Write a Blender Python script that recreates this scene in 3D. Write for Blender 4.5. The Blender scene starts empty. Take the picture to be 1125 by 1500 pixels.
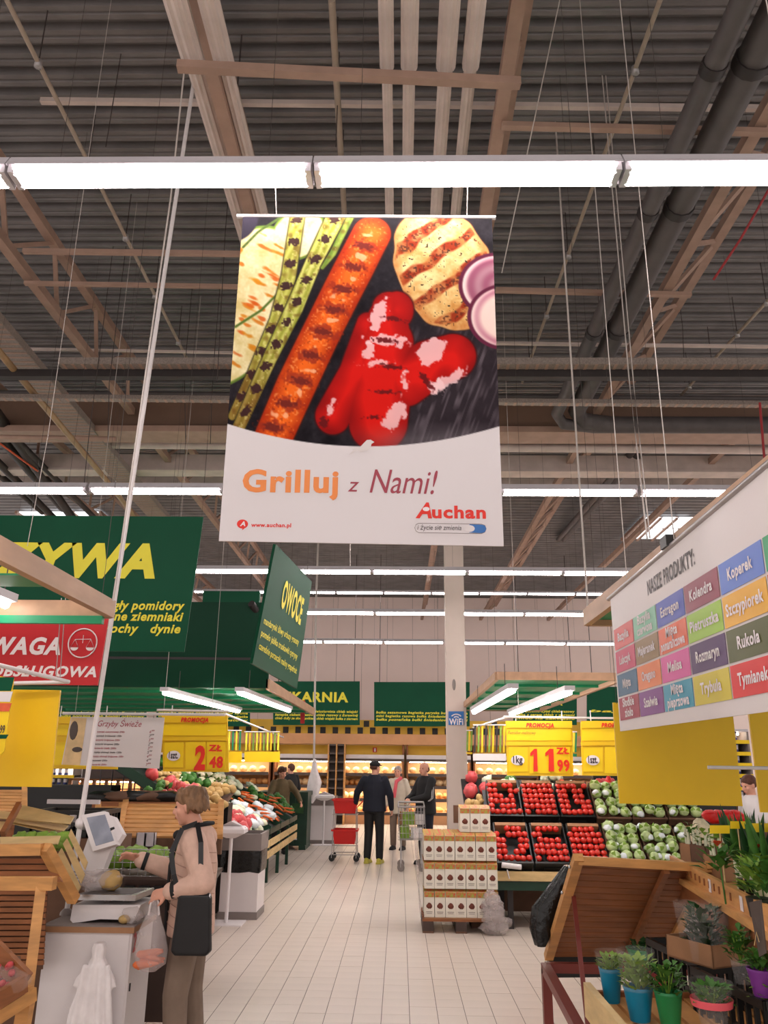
import bpy, bmesh, math, random
import numpy as np
from mathutils import Vector, Matrix, Euler
R = random.Random(7)
PI = math.pi
scn = bpy.context.scene
C = scn.collection
V = Vector

# ------------------------------------------------------------------ camera
FPX, CX, CY, EYE = 1180.0, 562.5, 750.0, 1.75
up = V((603 - CX, -3030 - CY, FPX)).normalized()
fw = V((585 - CX, 1119 - CY, FPX)); fw = (fw - up * fw.dot(up)).normalized()
rt = fw.cross(up)
# rows: camera axes (image right, image down, forward) expressed in world (rt, fw, up)
ix = V((rt.x, fw.x, up.x)); iy = V((rt.y, fw.y, up.y)); iz = V((rt.z, fw.z, up.z))
cam_d = bpy.data.cameras.new('camera'); cam = bpy.data.objects.new('camera', cam_d); C.objects.link(cam)
Mc = Matrix((ix, -iy, -iz)).transposed().to_4x4(); Mc.translation = V((0, 0, EYE))
cam.matrix_world = Mc
cam_d.sensor_fit = 'VERTICAL'; cam_d.sensor_height = 36.0; cam_d.lens = FPX / 1500.0 * 36.0
cam_d.clip_start = 0.05; cam_d.clip_end = 200
scn.camera = cam

# ------------------------------------------------------------------ light
w = bpy.data.worlds.new('world'); scn.world = w; w.use_nodes = True
w.node_tree.nodes['Background'].inputs[0].default_value = (1.0, 0.90, 0.86, 1)
w.node_tree.nodes['Background'].inputs[1].default_value = 1.1
scn.view_settings.view_transform = 'Standard'; scn.view_settings.look = 'None'
scn.view_settings.exposure = 0.0; scn.view_settings.gamma = 1.0
scn.view_settings.use_curve_mapping = False
TUBE_STRENGTH = 30.0

# ------------------------------------------------------------------ pixel -> world helpers
def ray(px, py):
    a, b, c = px - CX, py - CY, FPX
    return V((a * rt.x + b * rt.y + c * rt.z, a * fw.x + b * fw.y + c * fw.z, a * up.x + b * up.y + c * up.z))
CAM = V((0, 0, EYE))
def P(px, py, D): r = ray(px, py); return CAM + r * (D / r.y)
def G(px, py, z=0.0): r = ray(px, py); return CAM + r * ((z - EYE) / r.z)
def XP(px, py, x): r = ray(px, py); return CAM + r * (x / r.x)
def PL(px, py, o, n): r = ray(px, py); return CAM + r * ((o - CAM).dot(n) / r.dot(n))

# ------------------------------------------------------------------ materials
def s2l(c): c = c / 255.0; return c / 12.92 if c <= .04045 else ((c + .055) / 1.055) ** 2.4
def lin(rgb): return tuple(s2l(x) for x in rgb) + (1,)
MATS = {}
def mat(name, rgb=(200, 200, 200), rough=.6, amt=.12, scale=6.0, bump=0.0, metal=0.0, spec=.4, stretch=(1, 1, 1), rgb2=None, emit=0, alpha=1, trans=0):
    if name in MATS: return MATS[name]
    m = bpy.data.materials.new(name); m.use_nodes = True; nt = m.node_tree; N = nt.nodes; L = nt.links
    b = N['Principled BSDF']
    tc = N.new('ShaderNodeTexCoord'); mp = N.new('ShaderNodeMapping'); mp.inputs['Scale'].default_value = stretch
    nz = N.new('ShaderNodeTexNoise'); nz.inputs['Scale'].default_value = scale; nz.inputs['Detail'].default_value = 4
    cr = N.new('ShaderNodeValToRGB'); c = lin(rgb); c2 = lin(rgb2) if rgb2 else tuple(x * (1 - amt) for x in c[:3]) + (1,)
    cr.color_ramp.elements[0].position = .35; cr.color_ramp.elements[1].position = .65
    cr.color_ramp.elements[0].color = c2; cr.color_ramp.elements[1].color = c
    L.new(tc.outputs['Object'], mp.inputs[0]); L.new(mp.outputs[0], nz.inputs['Vector']); L.new(nz.outputs[0], cr.inputs[0]); L.new(cr.outputs[0], b.inputs['Base Color'])
    b.inputs['Roughness'].default_value = rough; b.inputs['Metallic'].default_value = metal
    b.inputs['Specular IOR Level'].default_value = spec
    if bump:
        bp = N.new('ShaderNodeBump'); bp.inputs['Strength'].default_value = bump; bp.inputs['Distance'].default_value = .02
        L.new(nz.outputs[0], bp.inputs['Height']); L.new(bp.outputs[0], b.inputs['Normal'])
    if emit: b.inputs['Emission Color'].default_value = lin(rgb); b.inputs['Emission Strength'].default_value = emit
    if alpha < 1: b.inputs['Alpha'].default_value = alpha
    if trans: b.inputs['Transmission Weight'].default_value = trans
    MATS[name] = m; return m
M = {}
def dm(k, *a, **kw): M[k] = mat(k, *a, **kw)
dm('floor_tile', (216, 203, 190), .32, .10, 1.2, spec=.45)
dm('grout', (116, 104, 96), .8)
dm('deck', (134, 130, 130), .5, .22, 2.2, metal=.25)
dm('wallp', (246, 226, 218), .8, .05, .6)
dm('columnp', (206, 190, 180), .7, .08, 2)
dm('tan_steel', (172, 142, 126), .55, .15, 5)
dm('girder', (120, 94, 78), .6, .15, 2)
dm('white_duct', (214, 198, 190), .5, .15, 4)
dm('dark_pipe', (88, 82, 82), .55, .2, 5)
dm('black_pipe', (48, 42, 42), .6, .2, 5)
dm('yellow_pipe', (166, 134, 96), .5, .15, 5)
dm('tray', (150, 138, 130), .5, .3, 60)
dm('sprinkler', (176, 160, 144), .5, .1, 5)
dm('fixture', (205, 200, 205), .35, .06, 4)
dm('white', (222, 216, 216), .5, .04, 4)
dm('sign_white', (216, 209, 208), .45, .03, 2)
dm('sign_green', (8, 78, 52), .5, .12, 1.5, spec=.15)
dm('sign_green_dark', (6, 52, 34), .5, .12, 1.5, spec=.12)
dm('canopy_green', (20, 140, 92), .45, .1, 2)
dm('sign_red', (196, 34, 42), .4, .08, 2)
dm('yellow', (236, 192, 22), .45, .06, 3)
dm('yellow_card', (246, 208, 20), .45, .05, 3)
dm('txt_yellow', (236, 226, 60), .5, .05)
dm('txt_orange', (236, 140, 70), .5, .05)
dm('txt_plum', (160, 60, 76), .5, .05)
dm('txt_red', (226, 44, 28), .5, .05)
dm('txt_dark', (64, 54, 56), .5, .05)
dm('txt_white', (236, 228, 230), .5, .04)
dm('txt_blue', (50, 110, 180), .5, .05)
dm('wood', (214, 156, 92), .5, .28, 5, .12, stretch=(1, 1, 6))
dm('wood_dark', (150, 92, 52), .55, .3, 5, .12, stretch=(1, 1, 6))
dm('wood_pale', (222, 192, 136), .6, .2, 6, .1, stretch=(1, 1, 4))
dm('beam_wood', (186, 148, 116), .5, .2, 4, .08, stretch=(2, .6, 2))
dm('red_steel', (120, 52, 44), .45, .12, 5)
dm('black_plastic', (26, 26, 26), .4, .2, 8)
dm('green_plastic', (20, 56, 40), .45, .2, 6)
dm('grey_plastic', (132, 122, 118), .5, .12, 5)
dm('brown_plastic', (72, 56, 50), .45, .2, 5)
dm('cardboard', (160, 118, 84), .8, .15, 8)
dm('cardboard_dark', (110, 80, 62), .8, .2, 8)
dm('chrome', (190, 190, 192), .25, .1, 8, metal=.9)
dm('chrome_soft', (176, 172, 172), .35, .1, 8, metal=.5)
dm('screen', (150, 156, 172), .15, .3, 9)
dm('red_plastic', (208, 30, 28), .35, .1, 4)
dm('cable', (196, 186, 180), .6)
dm('cable_dark', (70, 62, 60), .6)
dm('red_hose', (150, 40, 44), .5)
dm('skin', (216, 158, 134), .5, .08, 10)
dm('lips', (186, 98, 90), .5)
dm('eye', (60, 46, 40), .2)
dm('hair_blond', (136, 102, 72), .6, .45, 40, .5, stretch=(1, 1, .2))
dm('hair_brown', (92, 52, 36), .6, .4, 40, .5)
dm('hair_grey', (170, 160, 152), .6, .3, 40, .4)
dm('jacket_pink', (214, 178, 160), .7, .12, 18, .25)
dm('trousers_taupe', (128, 110, 96), .85, .12, 12, .1)
dm('navy', (26, 30, 44), .8, .2, 8)
dm('blackcloth', (24, 24, 26), .7, .2, 8)
dm('olive', (112, 94, 66), .8, .2, 8)
dm('creamcloth', (212, 200, 180), .8, .1, 8)
dm('seam', (186, 150, 134), .7)
dm('leather', (20, 19, 22), .35, .2, 8)
dm('shoe_yellow', (190, 180, 70), .6)
dm('tomato', (214, 46, 32), .22, .18, 3, spec=.6)
dm('leafgreen', (70, 124, 44), .55, .4, 14)
dm('leafdark', (34, 76, 34), .5, .35, 14)
dm('leaflime', (132, 168, 62), .55, .3, 14)
dm('lettuce', (192, 212, 150), .5, .35, 16, .4)
dm('cabbage_wrap', (226, 234, 238), .25, .12, 10)
dm('carrot', (226, 110, 50), .45, .2, 12)
dm('radish', (206, 76, 78), .4, .25, 10)
dm('potato', (200, 166, 106), .7, .25, 8)
dm('cauli', (234, 222, 190), .8, .2, 30, .6)
dm('leekwhite', (226, 230, 200), .5, .15, 8)
dm('bread', (222, 160, 92), .7, .35, 8)
dm('bread_pale', (232, 200, 150), .7, .25, 8)
dm('bakery_tan', (206, 152, 106), .6, .1, 3)
dm('bakery_back', (224, 190, 140), .6, .1, 3)
dm('bakery_yellow', (226, 182, 60), .5, .1, 3)
dm('checker_black', (40, 34, 30), .5)
dm('shelf_dark', (84, 72, 66), .5, .15, 4)
dm('blue_pot', (8, 130, 168), .4, .15, 10)
dm('green_pot', (30, 130, 72), .35, .15, 10)
dm('pink_label', (232, 96, 108), .5, .1)
dm('purple', (120, 50, 140), .5, .1)
dm('flower_orange', (232, 100, 60), .6, .2, 20)
dm('carton', (228, 222, 208), .5, .06, 10)
dm('carton_green', (150, 168, 70), .5, .4, 40, rgb2=(200, 70, 60))
dm('carton_brown', (120, 60, 44), .5, .4, 40)
dm('bottle_blue', (60, 74, 140), .4)
dm('orange_panel', (226, 160, 110), .6, .1, 4)
dm('glass_film', (240, 236, 234), .12, .1, 10, alpha=.08)
dm('bag_white', (236, 230, 230), .4, .1, 14, .3)
dm('bag_clear', (226, 214, 212), .25, .2, 18, .5, alpha=.34)
dm('bin_bag', (18, 18, 18), .2, .4, 20, .6)
def emis(name, rgb, st):
    m = bpy.data.materials.new(name); m.use_nodes = True; nt = m.node_tree; nt.nodes.clear()
    e = nt.nodes.new('ShaderNodeEmission'); o = nt.nodes.new('ShaderNodeOutputMaterial')
    e.inputs[0].default_value = rgb; e.inputs[1].default_value = st; nt.links.new(e.outputs[0], o.inputs[0]); M[name] = m
emis('tube_light', (1.0, .90, .88, 1), TUBE_STRENGTH)
emis('shelf_light', (1.0, .86, .66, 1), 26)
emis('daylight', (.95, .97, 1.0, 1), 2.2)

# ------------------------------------------------------------------ mesh builder
OFF = {}
class MB:
    def __init__(s): s.v = []; s.f = []; s.m = []; s.sm = []
    def add(s, vs, fs, mi=0, smooth=False):
        o = len(s.v); s.v += [tuple(x) for x in vs]; s.f += [tuple(i + o for i in f) for f in fs]; s.m += [mi] * len(fs); s.sm += [smooth] * len(fs); return s
    def box(s, c, d, mi=0, rot=None):
        c = V(c); x, y, z = [k / 2 for k in d]
        vs = [V((a * x, b * y, e * z)) for e in (-1, 1) for b in (-1, 1) for a in (-1, 1)]
        if rot is not None: vs = [rot @ k for k in vs]
        return s.add([c + k for k in vs], [(0, 2, 3, 1), (4, 5, 7, 6), (0, 1, 5, 4), (2, 6, 7, 3), (0, 4, 6, 2), (1, 3, 7, 5)], mi)
    def bb(s, a, b, mi=0):
        return s.box([(i + j) / 2 for i, j in zip(a, b)], [abs(j - i) for i, j in zip(a, b)], mi)
    def bar(s, p, q, wd, h, mi=0, upv=(0, 0, 1)):
        p, q = V(p), V(q); y = (q - p); L = y.length; y = y.normalized(); u = V(upv)
        if abs(u.dot(y)) > .98: u = V((1, 0, 0))
        x = y.cross(u).normalized(); z = x.cross(y)
        return s.box((p + q) / 2, (wd, L, h), mi, Matrix((x, y, z)).transposed())
    def ring(s, c, x, y, n): return [V(c) + x * math.cos(2 * PI * i / n) + y * math.sin(2 * PI * i / n) for i in range(n)]
    def loft(s, rings, mi=0, cap=True, smooth=True):
        n = len(rings[0]); vs = [p for r in rings for p in r]; fs = []
        for k in range(len(rings) - 1):
            for i in range(n): fs.append((k * n + i, k * n + (i + 1) % n, (k + 1) * n + (i + 1) % n, (k + 1) * n + i))
        s.add(vs, fs, mi, smooth)
        if cap:
            s.add(rings[0], [tuple(reversed(range(n)))], mi); s.add(rings[-1], [tuple(range(n))], mi)
        return s
    def tube(s, pts, r, n=8, mi=0, cap=True):
        pts = [V(p) for p in pts]; rs = r if isinstance(r, (list, tuple)) else [r] * len(pts); rings = []
        for i, p in enumerate(pts):
            d = (pts[min(i + 1, len(pts) - 1)] - pts[max(i - 1, 0)]).normalized()
            u = V((0, 0, 1)) if abs(d.z) < .9 else V((0, 1, 0))
            x = d.cross(u).normalized(); y = d.cross(x)
            rings.append(s.ring(p, x * rs[i], y * rs[i], n))
        return s.loft(rings, mi, cap)
    def ell(s, c, r, seg=12, rg=8, mi=0, rot=None, jit=0):
        c = V(c); rr = r if isinstance(r, (tuple, list)) else (r, r, r); vs = [V((0, 0, -rr[2]))]
        for k in range(1, rg):
            t = -PI / 2 + PI * k / rg
            for i in range(seg):
                a = 2 * PI * i / seg; j = 1 + R.uniform(-jit, jit)
                vs.append(V((rr[0] * math.cos(t) * math.cos(a) * j, rr[1] * math.cos(t) * math.sin(a) * j, rr[2] * math.sin(t) * j)))
        vs.append(V((0, 0, rr[2]))); fs = [(0, 1 + (i + 1) % seg, 1 + i) for i in range(seg)]
        for k in range(rg - 2):
            for i in range(seg):
                a, b = 1 + k * seg + i, 1 + k * seg + (i + 1) % seg; fs.append((a, b, b + seg, a + seg))
        o = 1 + (rg - 2) * seg; fs += [(o + i, o + (i + 1) % seg, len(vs) - 1) for i in range(seg)]
        if rot is not None: vs = [rot @ k for k in vs]
        return s.add([c + k for k in vs], fs, mi, True)
    def slab(s, q, t, mi=0, n=None):
        q = [V(k) for k in q]; nn = n if n is not None else (q[1] - q[0]).cross(q[3] - q[0]).normalized()
        b = [k - nn * t for k in q]; m = len(q)
        fs = [tuple(range(m)), tuple(reversed(range(m, 2 * m)))] + [(i, i + m, (i + 1) % m + m, (i + 1) % m) for i in range(m)]
        return s.add(q + b, fs, mi)
    def lathe(s, prof, c=(0, 0, 0), n=16, mi=0, cap=True):
        c = V(c); return s.loft([s.ring(c + V((0, 0, z)), V((r, 0, 0)), V((0, r, 0)), n) for r, z in prof], mi, cap)
    def leaf(s, p, d, L, wd, mi=0, nrm=(0, 0, 1), bend=.2):
        p = V(p); d = V(d).normalized(); x = d.cross(V(nrm)); x = x.normalized() if x.length > .01 else V((1, 0, 0)); n = x.cross(d)
        m1 = p + d * L * .45 + n * L * bend; e = p + d * L
        q = [p, m1 + x * wd / 2, e, m1 - x * wd / 2, p + d * L * .45 + n * L * (bend - .08)]
        return s.add(q, [(0, 1, 4), (1, 2, 4), (2, 3, 4), (3, 0, 4)], mi, True)
    def build(s, name, mats, parent=None, fix=True):
        me = bpy.data.meshes.new(name); o = V((0, 0, 0))
        if parent is not None: o = OFF.get(parent.name, V((0, 0, 0)))
        me.from_pydata([(a[0] - o.x, a[1] - o.y, a[2] - o.z) for a in s.v], [], s.f)
        if not isinstance(mats, (list, tuple)): mats = [mats]
        for m in mats: me.materials.append(M[m] if isinstance(m, str) else m)
        me.polygons.foreach_set('material_index', s.m); me.polygons.foreach_set('use_smooth', s.sm)
        me.update()
        if fix:
            bm = bmesh.new(); bm.from_mesh(me); bmesh.ops.recalc_face_normals(bm, faces=bm.faces); bm.to_mesh(me); bm.free()
        ob = bpy.data.objects.new(name, me); C.objects.link(ob)
        if parent is not None: ob.parent = parent; OFF[ob.name] = o
        return ob
def tag(o, label=None, cat=None, group=None, kind=None):
    if label: o['label'] = label
    if cat: o['category'] = cat
    if group: o['group'] = group
    if kind: o['kind'] = kind
    return o
def thing(name, label, cat, loc=(0, 0, 0), group=None, kind=None):
    o = bpy.data.objects.new(name, None); C.objects.link(o); o.location = V(loc); o.empty_display_size = .1
    OFF[o.name] = V(loc); return tag(o, label, cat, group, kind)
def dup(root, loc=None, rot=None, label=None, group=None, scale=None):
    def cp(o, par):
        c = o.copy(); C.objects.link(c)
        if par is not None: c.parent = par
        for ch in KIDS.get(o.name, []): cp(ch, c)
        return c
    if root.name not in KIDS:
        for o in root.children_recursive: KIDS[o.name] = list(o.children)
        KIDS[root.name] = list(root.children)
    r = cp(root, None)
    if loc is not None: r.location = loc
    if rot is not None: r.rotation_euler = rot
    if scale is not None: r.scale = (scale,) * 3
    if label: r['label'] = label
    if group: r['group'] = group
    return r
KIDS = {}
class Place:
    """first placement moves the prototype itself, later ones copy it"""
    def __init__(s, proto): s.p = proto; s.used = False
    def __call__(s, loc, rot=(0, 0, 0), label=None, group=None, scale=None):
        if not s.used:
            s.used = True; s.p.location = loc; s.p.rotation_euler = rot
            if label: s.p['label'] = label
            if group: s.p['group'] = group
            if scale: s.p.scale = (scale,) * 3
            dup_cache(s.p); return s.p
        return dup(s.p, loc, rot, label, group, scale)
def dup_cache(root):
    for o in root.children_recursive: KIDS[o.name] = list(o.children)
    KIDS[root.name] = list(root.children)

_tc = {}
def text_mesh(s, bold=.0, shear=0.0, ext=.0):
    k = (s, bold, shear)
    if k in _tc: return _tc[k]
    cu = bpy.data.curves.new('lettering', 'FONT'); cu.body = s; cu.size = 1; cu.offset = bold; cu.shear = shear; cu.resolution_u = 3; cu.space_character = 1.0 + bold * 3
    ob = bpy.data.objects.new('lettering', cu); C.objects.link(ob)
    me = bpy.data.meshes.new_from_object(ob.evaluated_get(bpy.context.evaluated_depsgraph_get()))
    bpy.data.objects.remove(ob); bpy.data.curves.remove(cu)
    vs = np.array([v.co[:] for v in me.vertices]) if len(me.vertices) else np.zeros((0, 3)); fs = [tuple(p.vertices) for p in me.polygons]
    bpy.data.meshes.remove(me)
    _tc[k] = (vs, fs); return _tc[k]
def text(mb, s, o, r, u, mi=0, bold=.0, shear=0.0):
    """letters fitted to the vectors r (whole width) and u (height of the tallest letters) from origin o"""
    if not s: return mb
    vs, fs = text_mesh(s, bold, shear)
    if not len(vs): return mb
    x0, x1 = vs[:, 0].min(), vs[:, 0].max(); h = .72
    o, r, u = V(o), V(r), V(u)
    return mb.add([o + r * ((v[0] - x0) / (x1 - x0)) + u * (v[1] / h) for v in vs], fs, mi)
class Sign:
    """flat board given by its plane; printing is placed on its face"""
    def __init__(s, o, n): s.o = V(o); s.n = V(n).normalized()
    def at(s, px, py, lift=.004): return PL(px, py, s.o + s.n * lift, s.n)
    def text(s, mb, t, x0, y0, x1, y1, h, mi=0, **k):
        a, b = s.at(x0, y0), s.at(x1, y1); c = s.at(x0 + (-.08 * h if False else 0), y0 - h)
        upd = (V((0, 0, 1)) - s.n * s.n.z).normalized(); return text(mb, t, a, b - a, upd * (c - a).length, mi, **k)

# ================================================================== STRUCTURE
# ---- floor of 20 cm tiles
T = .205
fl = MB(); fl.bb((-14, -6, -.05), (14, 34, -.004)); floor = fl.build('floor', 'grout'); tag(floor, 'pale glazed tile floor of the market hall', 'floor', kind='structure')
tile = MB(); tile.slab([(-.1, -.1018, 0), (.1, -.1018, 0), (.1, .1018, 0), (-.1, .1018, 0)], .006)
t0 = tile.build('tile', 'floor_tile', floor)
cells = []
for j in range(-29, 166):
    for i in range(-68, 69): cells.append((i, j))
near = sorted([c for c in cells if 30 <= c[1] <= 50 and -6.4 <= c[0] <= 7], key=lambda c: (c[1], abs(c[0])))[:300]
ns = set(near)
for k, (i, j) in enumerate(near):
    t = t0 if k == 0 else t0.copy()
    if k: C.objects.link(t); t.parent = floor
    t.location = (i * T - .02, j * T + .05, R.uniform(-.0005, .0005))
rest = MB()
for (i, j) in cells:
    if (i, j) in ns: continue
    x, y = i * T - .02, j * T + .05
    rest.add([(x - .1, y - .1018, 0), (x + .1, y - .1018, 0), (x + .1, y + .1018, 0), (x - .1, y + .1018, 0)], [(0, 1, 2, 3)])
tag(rest.build('far_tiling', 'floor_tile', floor, fix=False), kind='stuff')

# ---- corrugated roof deck
ZC = 8.2
prof = []; y = -3.0
while y < 32.2:
    prof += [(y, ZC), (y + .035, ZC), (y + .045, ZC + .018), (y + .065, ZC + .018), (y + .075, ZC), (y + .125, ZC), (y + .145, ZC + .075), (y + .215, ZC + .075), (y + .235, ZC)]; y += .25
dk = MB(); vs = [(x, a, b) for x in (-15, 15) for a, b in prof]; n = len(prof)
dk.add(vs, [(i, i + 1, n + i + 1, n + i) for i in range(n - 1)])
tag(dk.build('ceiling', 'deck', fix=False), 'dark corrugated steel roof deck over the hall', 'ceiling', kind='structure')

# ---- back wall of upright panels
wb = MB(); wb.bb((-15, 32.1, 0), (15, 32.3, ZC)); wall = wb.build('wall_back', 'grout'); tag(wall, 'pinkish white panelled back wall', 'wall', kind='structure')
pm = MB(); pm.bb((-.495, -.03, 0), (.495, 0, ZC - .05)); p0 = pm.build('panel', 'wallp', wall)
for k, i in enumerate(range(-14, 15)):
    p = p0 if k == 0 else p0.copy()
    if k: C.objects.link(p); p.parent = wall
    p.location = (i * 1.0, 32.1, 0)
# ---- column
a = P(651.5, 815, 14.4); b = P(677, 815, 14.4); cxm = (a.x + b.x) / 2 + .01
mb = MB(); mb.bb((cxm - .17, 14.4, 0), (cxm + .17, 14.74, 8.15)); col = mb.build('column', 'columnp'); tag(col, 'square cream concrete column with a wifi sign', 'column', kind='structure')
mb = MB(); mb.bb((cxm - .2, 14.37, 0), (cxm + .2, 14.77, .35)); mb.build('base', 'grey_plastic', col)
wf = thing('wifi_sign', 'small blue and white wifi sign on the cream column', 'sign', P(668, 1053, 14.39))
sg = Sign((0, 14.385, 0), (0, -1, 0))
mb = MB(); mb.slab([sg.at(657, 1062, 0), sg.at(679.5, 1062, 0), sg.at(679.5, 1042, 0), sg.at(657, 1042, 0)], .01); mb.build('board', 'txt_blue', wf)
mb = MB(); text(mb, 'WiFi', sg.at(658, 1061.5), sg.at(678.5, 1061.5) - sg.at(658, 1061.5), V((0, 0, .105)), bold=.03)
cc = sg.at(668.5, 1052)
for rr in (.05, .1):
    pts = [cc + V((math.sin(t) * rr, 0, math.cos(t) * rr * .8 - .015)) for t in np.linspace(-.95, .95, 9)]; mb.tube(pts, .011, 4)
mb.build('lettering', 'txt_white', wf)
# mark on column (scuffs)
mb = MB(); mb.ell(P(665, 1003, 14.398), (.03, .006, .1), 8, 6); mb.build('scuff', 'grey_plastic', col)

# ---- girders across the hall
def struct(name, mb, m, label, cat='beam'): return tag(mb.build(name, m), label, cat, kind='structure')
zt, zb = P(800, 588, 12.1).z, P(800, 628, 12.1).z
mb = MB(); mb.bb((-12, 12.1, zb), (12, 12.25, zt)); mb.bb((-12, 12.0, zb - .1), (12, 12.5, zb), 1); mb.bb((-12, 12.0, zt), (12, 12.5, zt + .06), 1)
struct('girder', mb, ['girder', 'tan_steel'], 'broad brown steel girder crossing the roof')
for (yy, D, hh, nm) in ((678, 14.2, .3, 'first'), (709, 16.2, .26, 'second'), (823, 27, .4, 'third')):
    z = P(800, yy, D).z; mb = MB(); mb.bb((-12, D, z - hh / 2), (12, D + .25, z + hh / 2)); mb.bb((-12, D - .05, z - hh / 2 - .04), (12, D + .3, z - hh / 2))
    struct('roof_beam', mb, 'white_duct', nm + ' whitish cross beam beyond the brown girder')
# ---- trusses along the hall
def truss(xa, xb, za, zb_, y0, y1, label, m='tan_steel', dark=False):
    root = thing('roof_truss', label, 'truss', (xa, y0, za), kind='structure', group=None)
    for nm, x, z in (('lower_chord', xa, za), ('upper_chord', xb, zb_)):
        mb = MB(); mb.bar((x, y0, z), (x, y1, z), .11, .11); mb.build(nm, m, root)
    y = y0; k = 0
    while y < y1 - .7:
        mb = MB(); a = (xa, y, za); b = (xb, y + .7, zb_)
        if k % 2: a, b = (xb, y, zb_), (xa, y + .7, za)
        mb.bar(a, b, .05, .05); mb.build('brace', m, root); y += .7; k += 1
truss(-4.40, -4.22, 7.2, 7.75, 2, 12, 'tan lattice truss at the left before the girder')
truss(-4.40, -4.22, 7.2, 7.75, 12.6, 31.5, 'tan lattice truss at the left beyond the girder')
truss(-1.6, -1.63, 7.3, 7.9, 2, 12, 'tan truss running between two ribbed duct bars')
truss(.86, 1.02, 7.2, 7.8, 2, 12, 'tan truss just right of the four ribbed ducts')
truss(.86, 1.02, 7.2, 7.8, 12.6, 31.5, 'tan truss beyond the girder near the column')
truss(3.16, 3.75, 7.2, 7.75, 2, 12, 'tan lattice truss beside the dark twin pipes')
truss(3.16, 3.75, 7.2, 7.75, 12.6, 31.5, 'tan lattice truss beyond the girder above the right canopy')
truss(5.8, 6.35, 7.2, 7.75, 12.6, 31.5, 'tan lattice truss by the bright skylight')
truss(-7.1, -6.8, 7.2, 7.75, 2, 31.5, 'tan lattice truss at the far left of the roof')
# ---- skylights
def sky(px0, py0, px1, py1, lab):
    z = 8.12; a = G(px0, py0, z); b = G(px1, py0, z); y2 = G(px0, py1, z).y
    root = thing('skylight', lab, 'skylight', (a.x, a.y, z), kind='structure')
    n = 3
    for i in range(n):
        for j in range(2):
            x0 = a.x + (b.x - a.x) * i / n; x1 = a.x + (b.x - a.x) * (i + .86) / n; ya = a.y + (y2 - a.y) * j / 2; yb = a.y + (y2 - a.y) * (j + .85) / 2
            mb = MB(); mb.slab([(x0, ya, z), (x1, ya, z), (x1, yb, z), (x0, yb, z)], .03); mb.build('pane', 'daylight', root)
    mb = MB()
    for i in range(n + 1): x = a.x + (b.x - a.x) * i / n - .08; mb.bar((x, a.y, z - .02), (x, y2, z - .02), .07, .09)
    mb.build('frame', 'tan_steel', root)
sky(948, 757, 1020, 790, 'bright skylight in the roof above the herb poster')
sky(28, 749, 150, 762, 'bright skylight in the roof above the green vegetable sign')

# ================================================================== CEILING SERVICES
def pipe(name, pts, r, m, label, cat='pipe', n=10, group=None):
    mb = MB(); mb.tube(pts, r, n); return tag(mb.build(name, m), label, cat, group)
def box_run(name, p, q, wd, h, m, label, cat, group=None):
    mb = MB(); mb.bar(p, q, wd, h); return tag(mb.build(name, m), label, cat, group)
# ribbed ducts: fat rounded near lengths ending at the cross beam, thinner ones beyond
def ribbed(x, y0, y1, z, r, label):
    root = thing('ribbed_duct', label, 'duct', (x, y0, z)); rings = []; n = 20
    def ring(y, s): return [V((x + math.cos(2 * PI * i / n) * r * s * (1 if i % 2 else .86), y, z + math.sin(2 * PI * i / n) * r * .75 * s * (1 if i % 2 else .86))) for i in range(n)]
    mb = MB(); mb.loft([ring(y0, 1), ring(y1 - .05, 1), ring(y1 - .015, .85), ring(y1, .4)], smooth=False); mb.build('body', 'white_duct', root)
    y = y0 + .6
    while y < y1:
        mb = MB(); mb.tube([(x, y, z + r * .6), (x, y, ZC)], .008, 5); mb.build('hanger', 'cable_dark', root); y += 2.2
zN, zF = 7.0, 7.35
for px, wd, lab in ((272, 36, 'first'), (318, 32, 'second'), (566, 23, 'third'), (600, 27, 'fourth'), (656, 31, 'fifth'), (694, 27, 'sixth')):
    a = G(px, 50, zN); a2 = G(px + (18 if px < 400 else 0 if px < 620 else -4), 104, zN)
    pxw = a2.y; r = wd / FPX * ((a.y * .954 + (zN - EYE) * .299)) / 2
    ribbed(a.x - (0.0), 2.5, a2.y, zN, r, lab + ' ribbed grey duct bar counted from the left, near length')
    ribbed(a.x * (zF - EYE) / (zN - EYE), a2.y + .15, 12, zF, r * .8, lab + ' ribbed grey duct bar counted from the left, farther length')
def cross(x0, y0, x1, y1, z, wd, h, m, lab, nm='cross_bar', cat='bar'):
    return box_run(nm, G(x0, y0, z), G(x1, y1, z), wd, h, m, lab, cat)
cross(260, 97, 762, 122, 6.85, .07, .07, 'tan_steel', 'tan bar across the ends of the near ribbed ducts')
cross(735, 184, 1250, 197, 7.1, .06, .05, 'tan_steel', 'tan bar crossing above the big right pipes')
cross(60, 148, 1250, 160, 7.9, .05, .05, 'white_duct', 'thin whitish pipe across the upper roof', 'thin_pipe', 'pipe')
cross(-80, 263, 340, 270, 7.1, .05, .04, 'tan_steel', 'tan bar across the roof just under the first lamp row')
cross(34, 368, 352, 372, 7.1, .05, .05, 'tan_steel', 'tan bar above the left truss')
cross(36, 415, 350, 420, 7.1, .05, .04, 'tan_steel', 'thin tan bar left of the hanging poster')
cross(726, 425, 1012, 432, 7.1, .06, .05, 'tan_steel', 'tan bar right of the hanging poster')
cross(30, 511, 352, 517, 7.4, .04, .03, 'white_duct', 'thin light pipe above the left cable tray', 'thin_pipe', 'pipe')
cross(726, 503, 1125, 508, 7.4, .06, .03, 'white_duct', 'thin light pipe above the right cable tray', 'thin_pipe', 'pipe')
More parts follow.
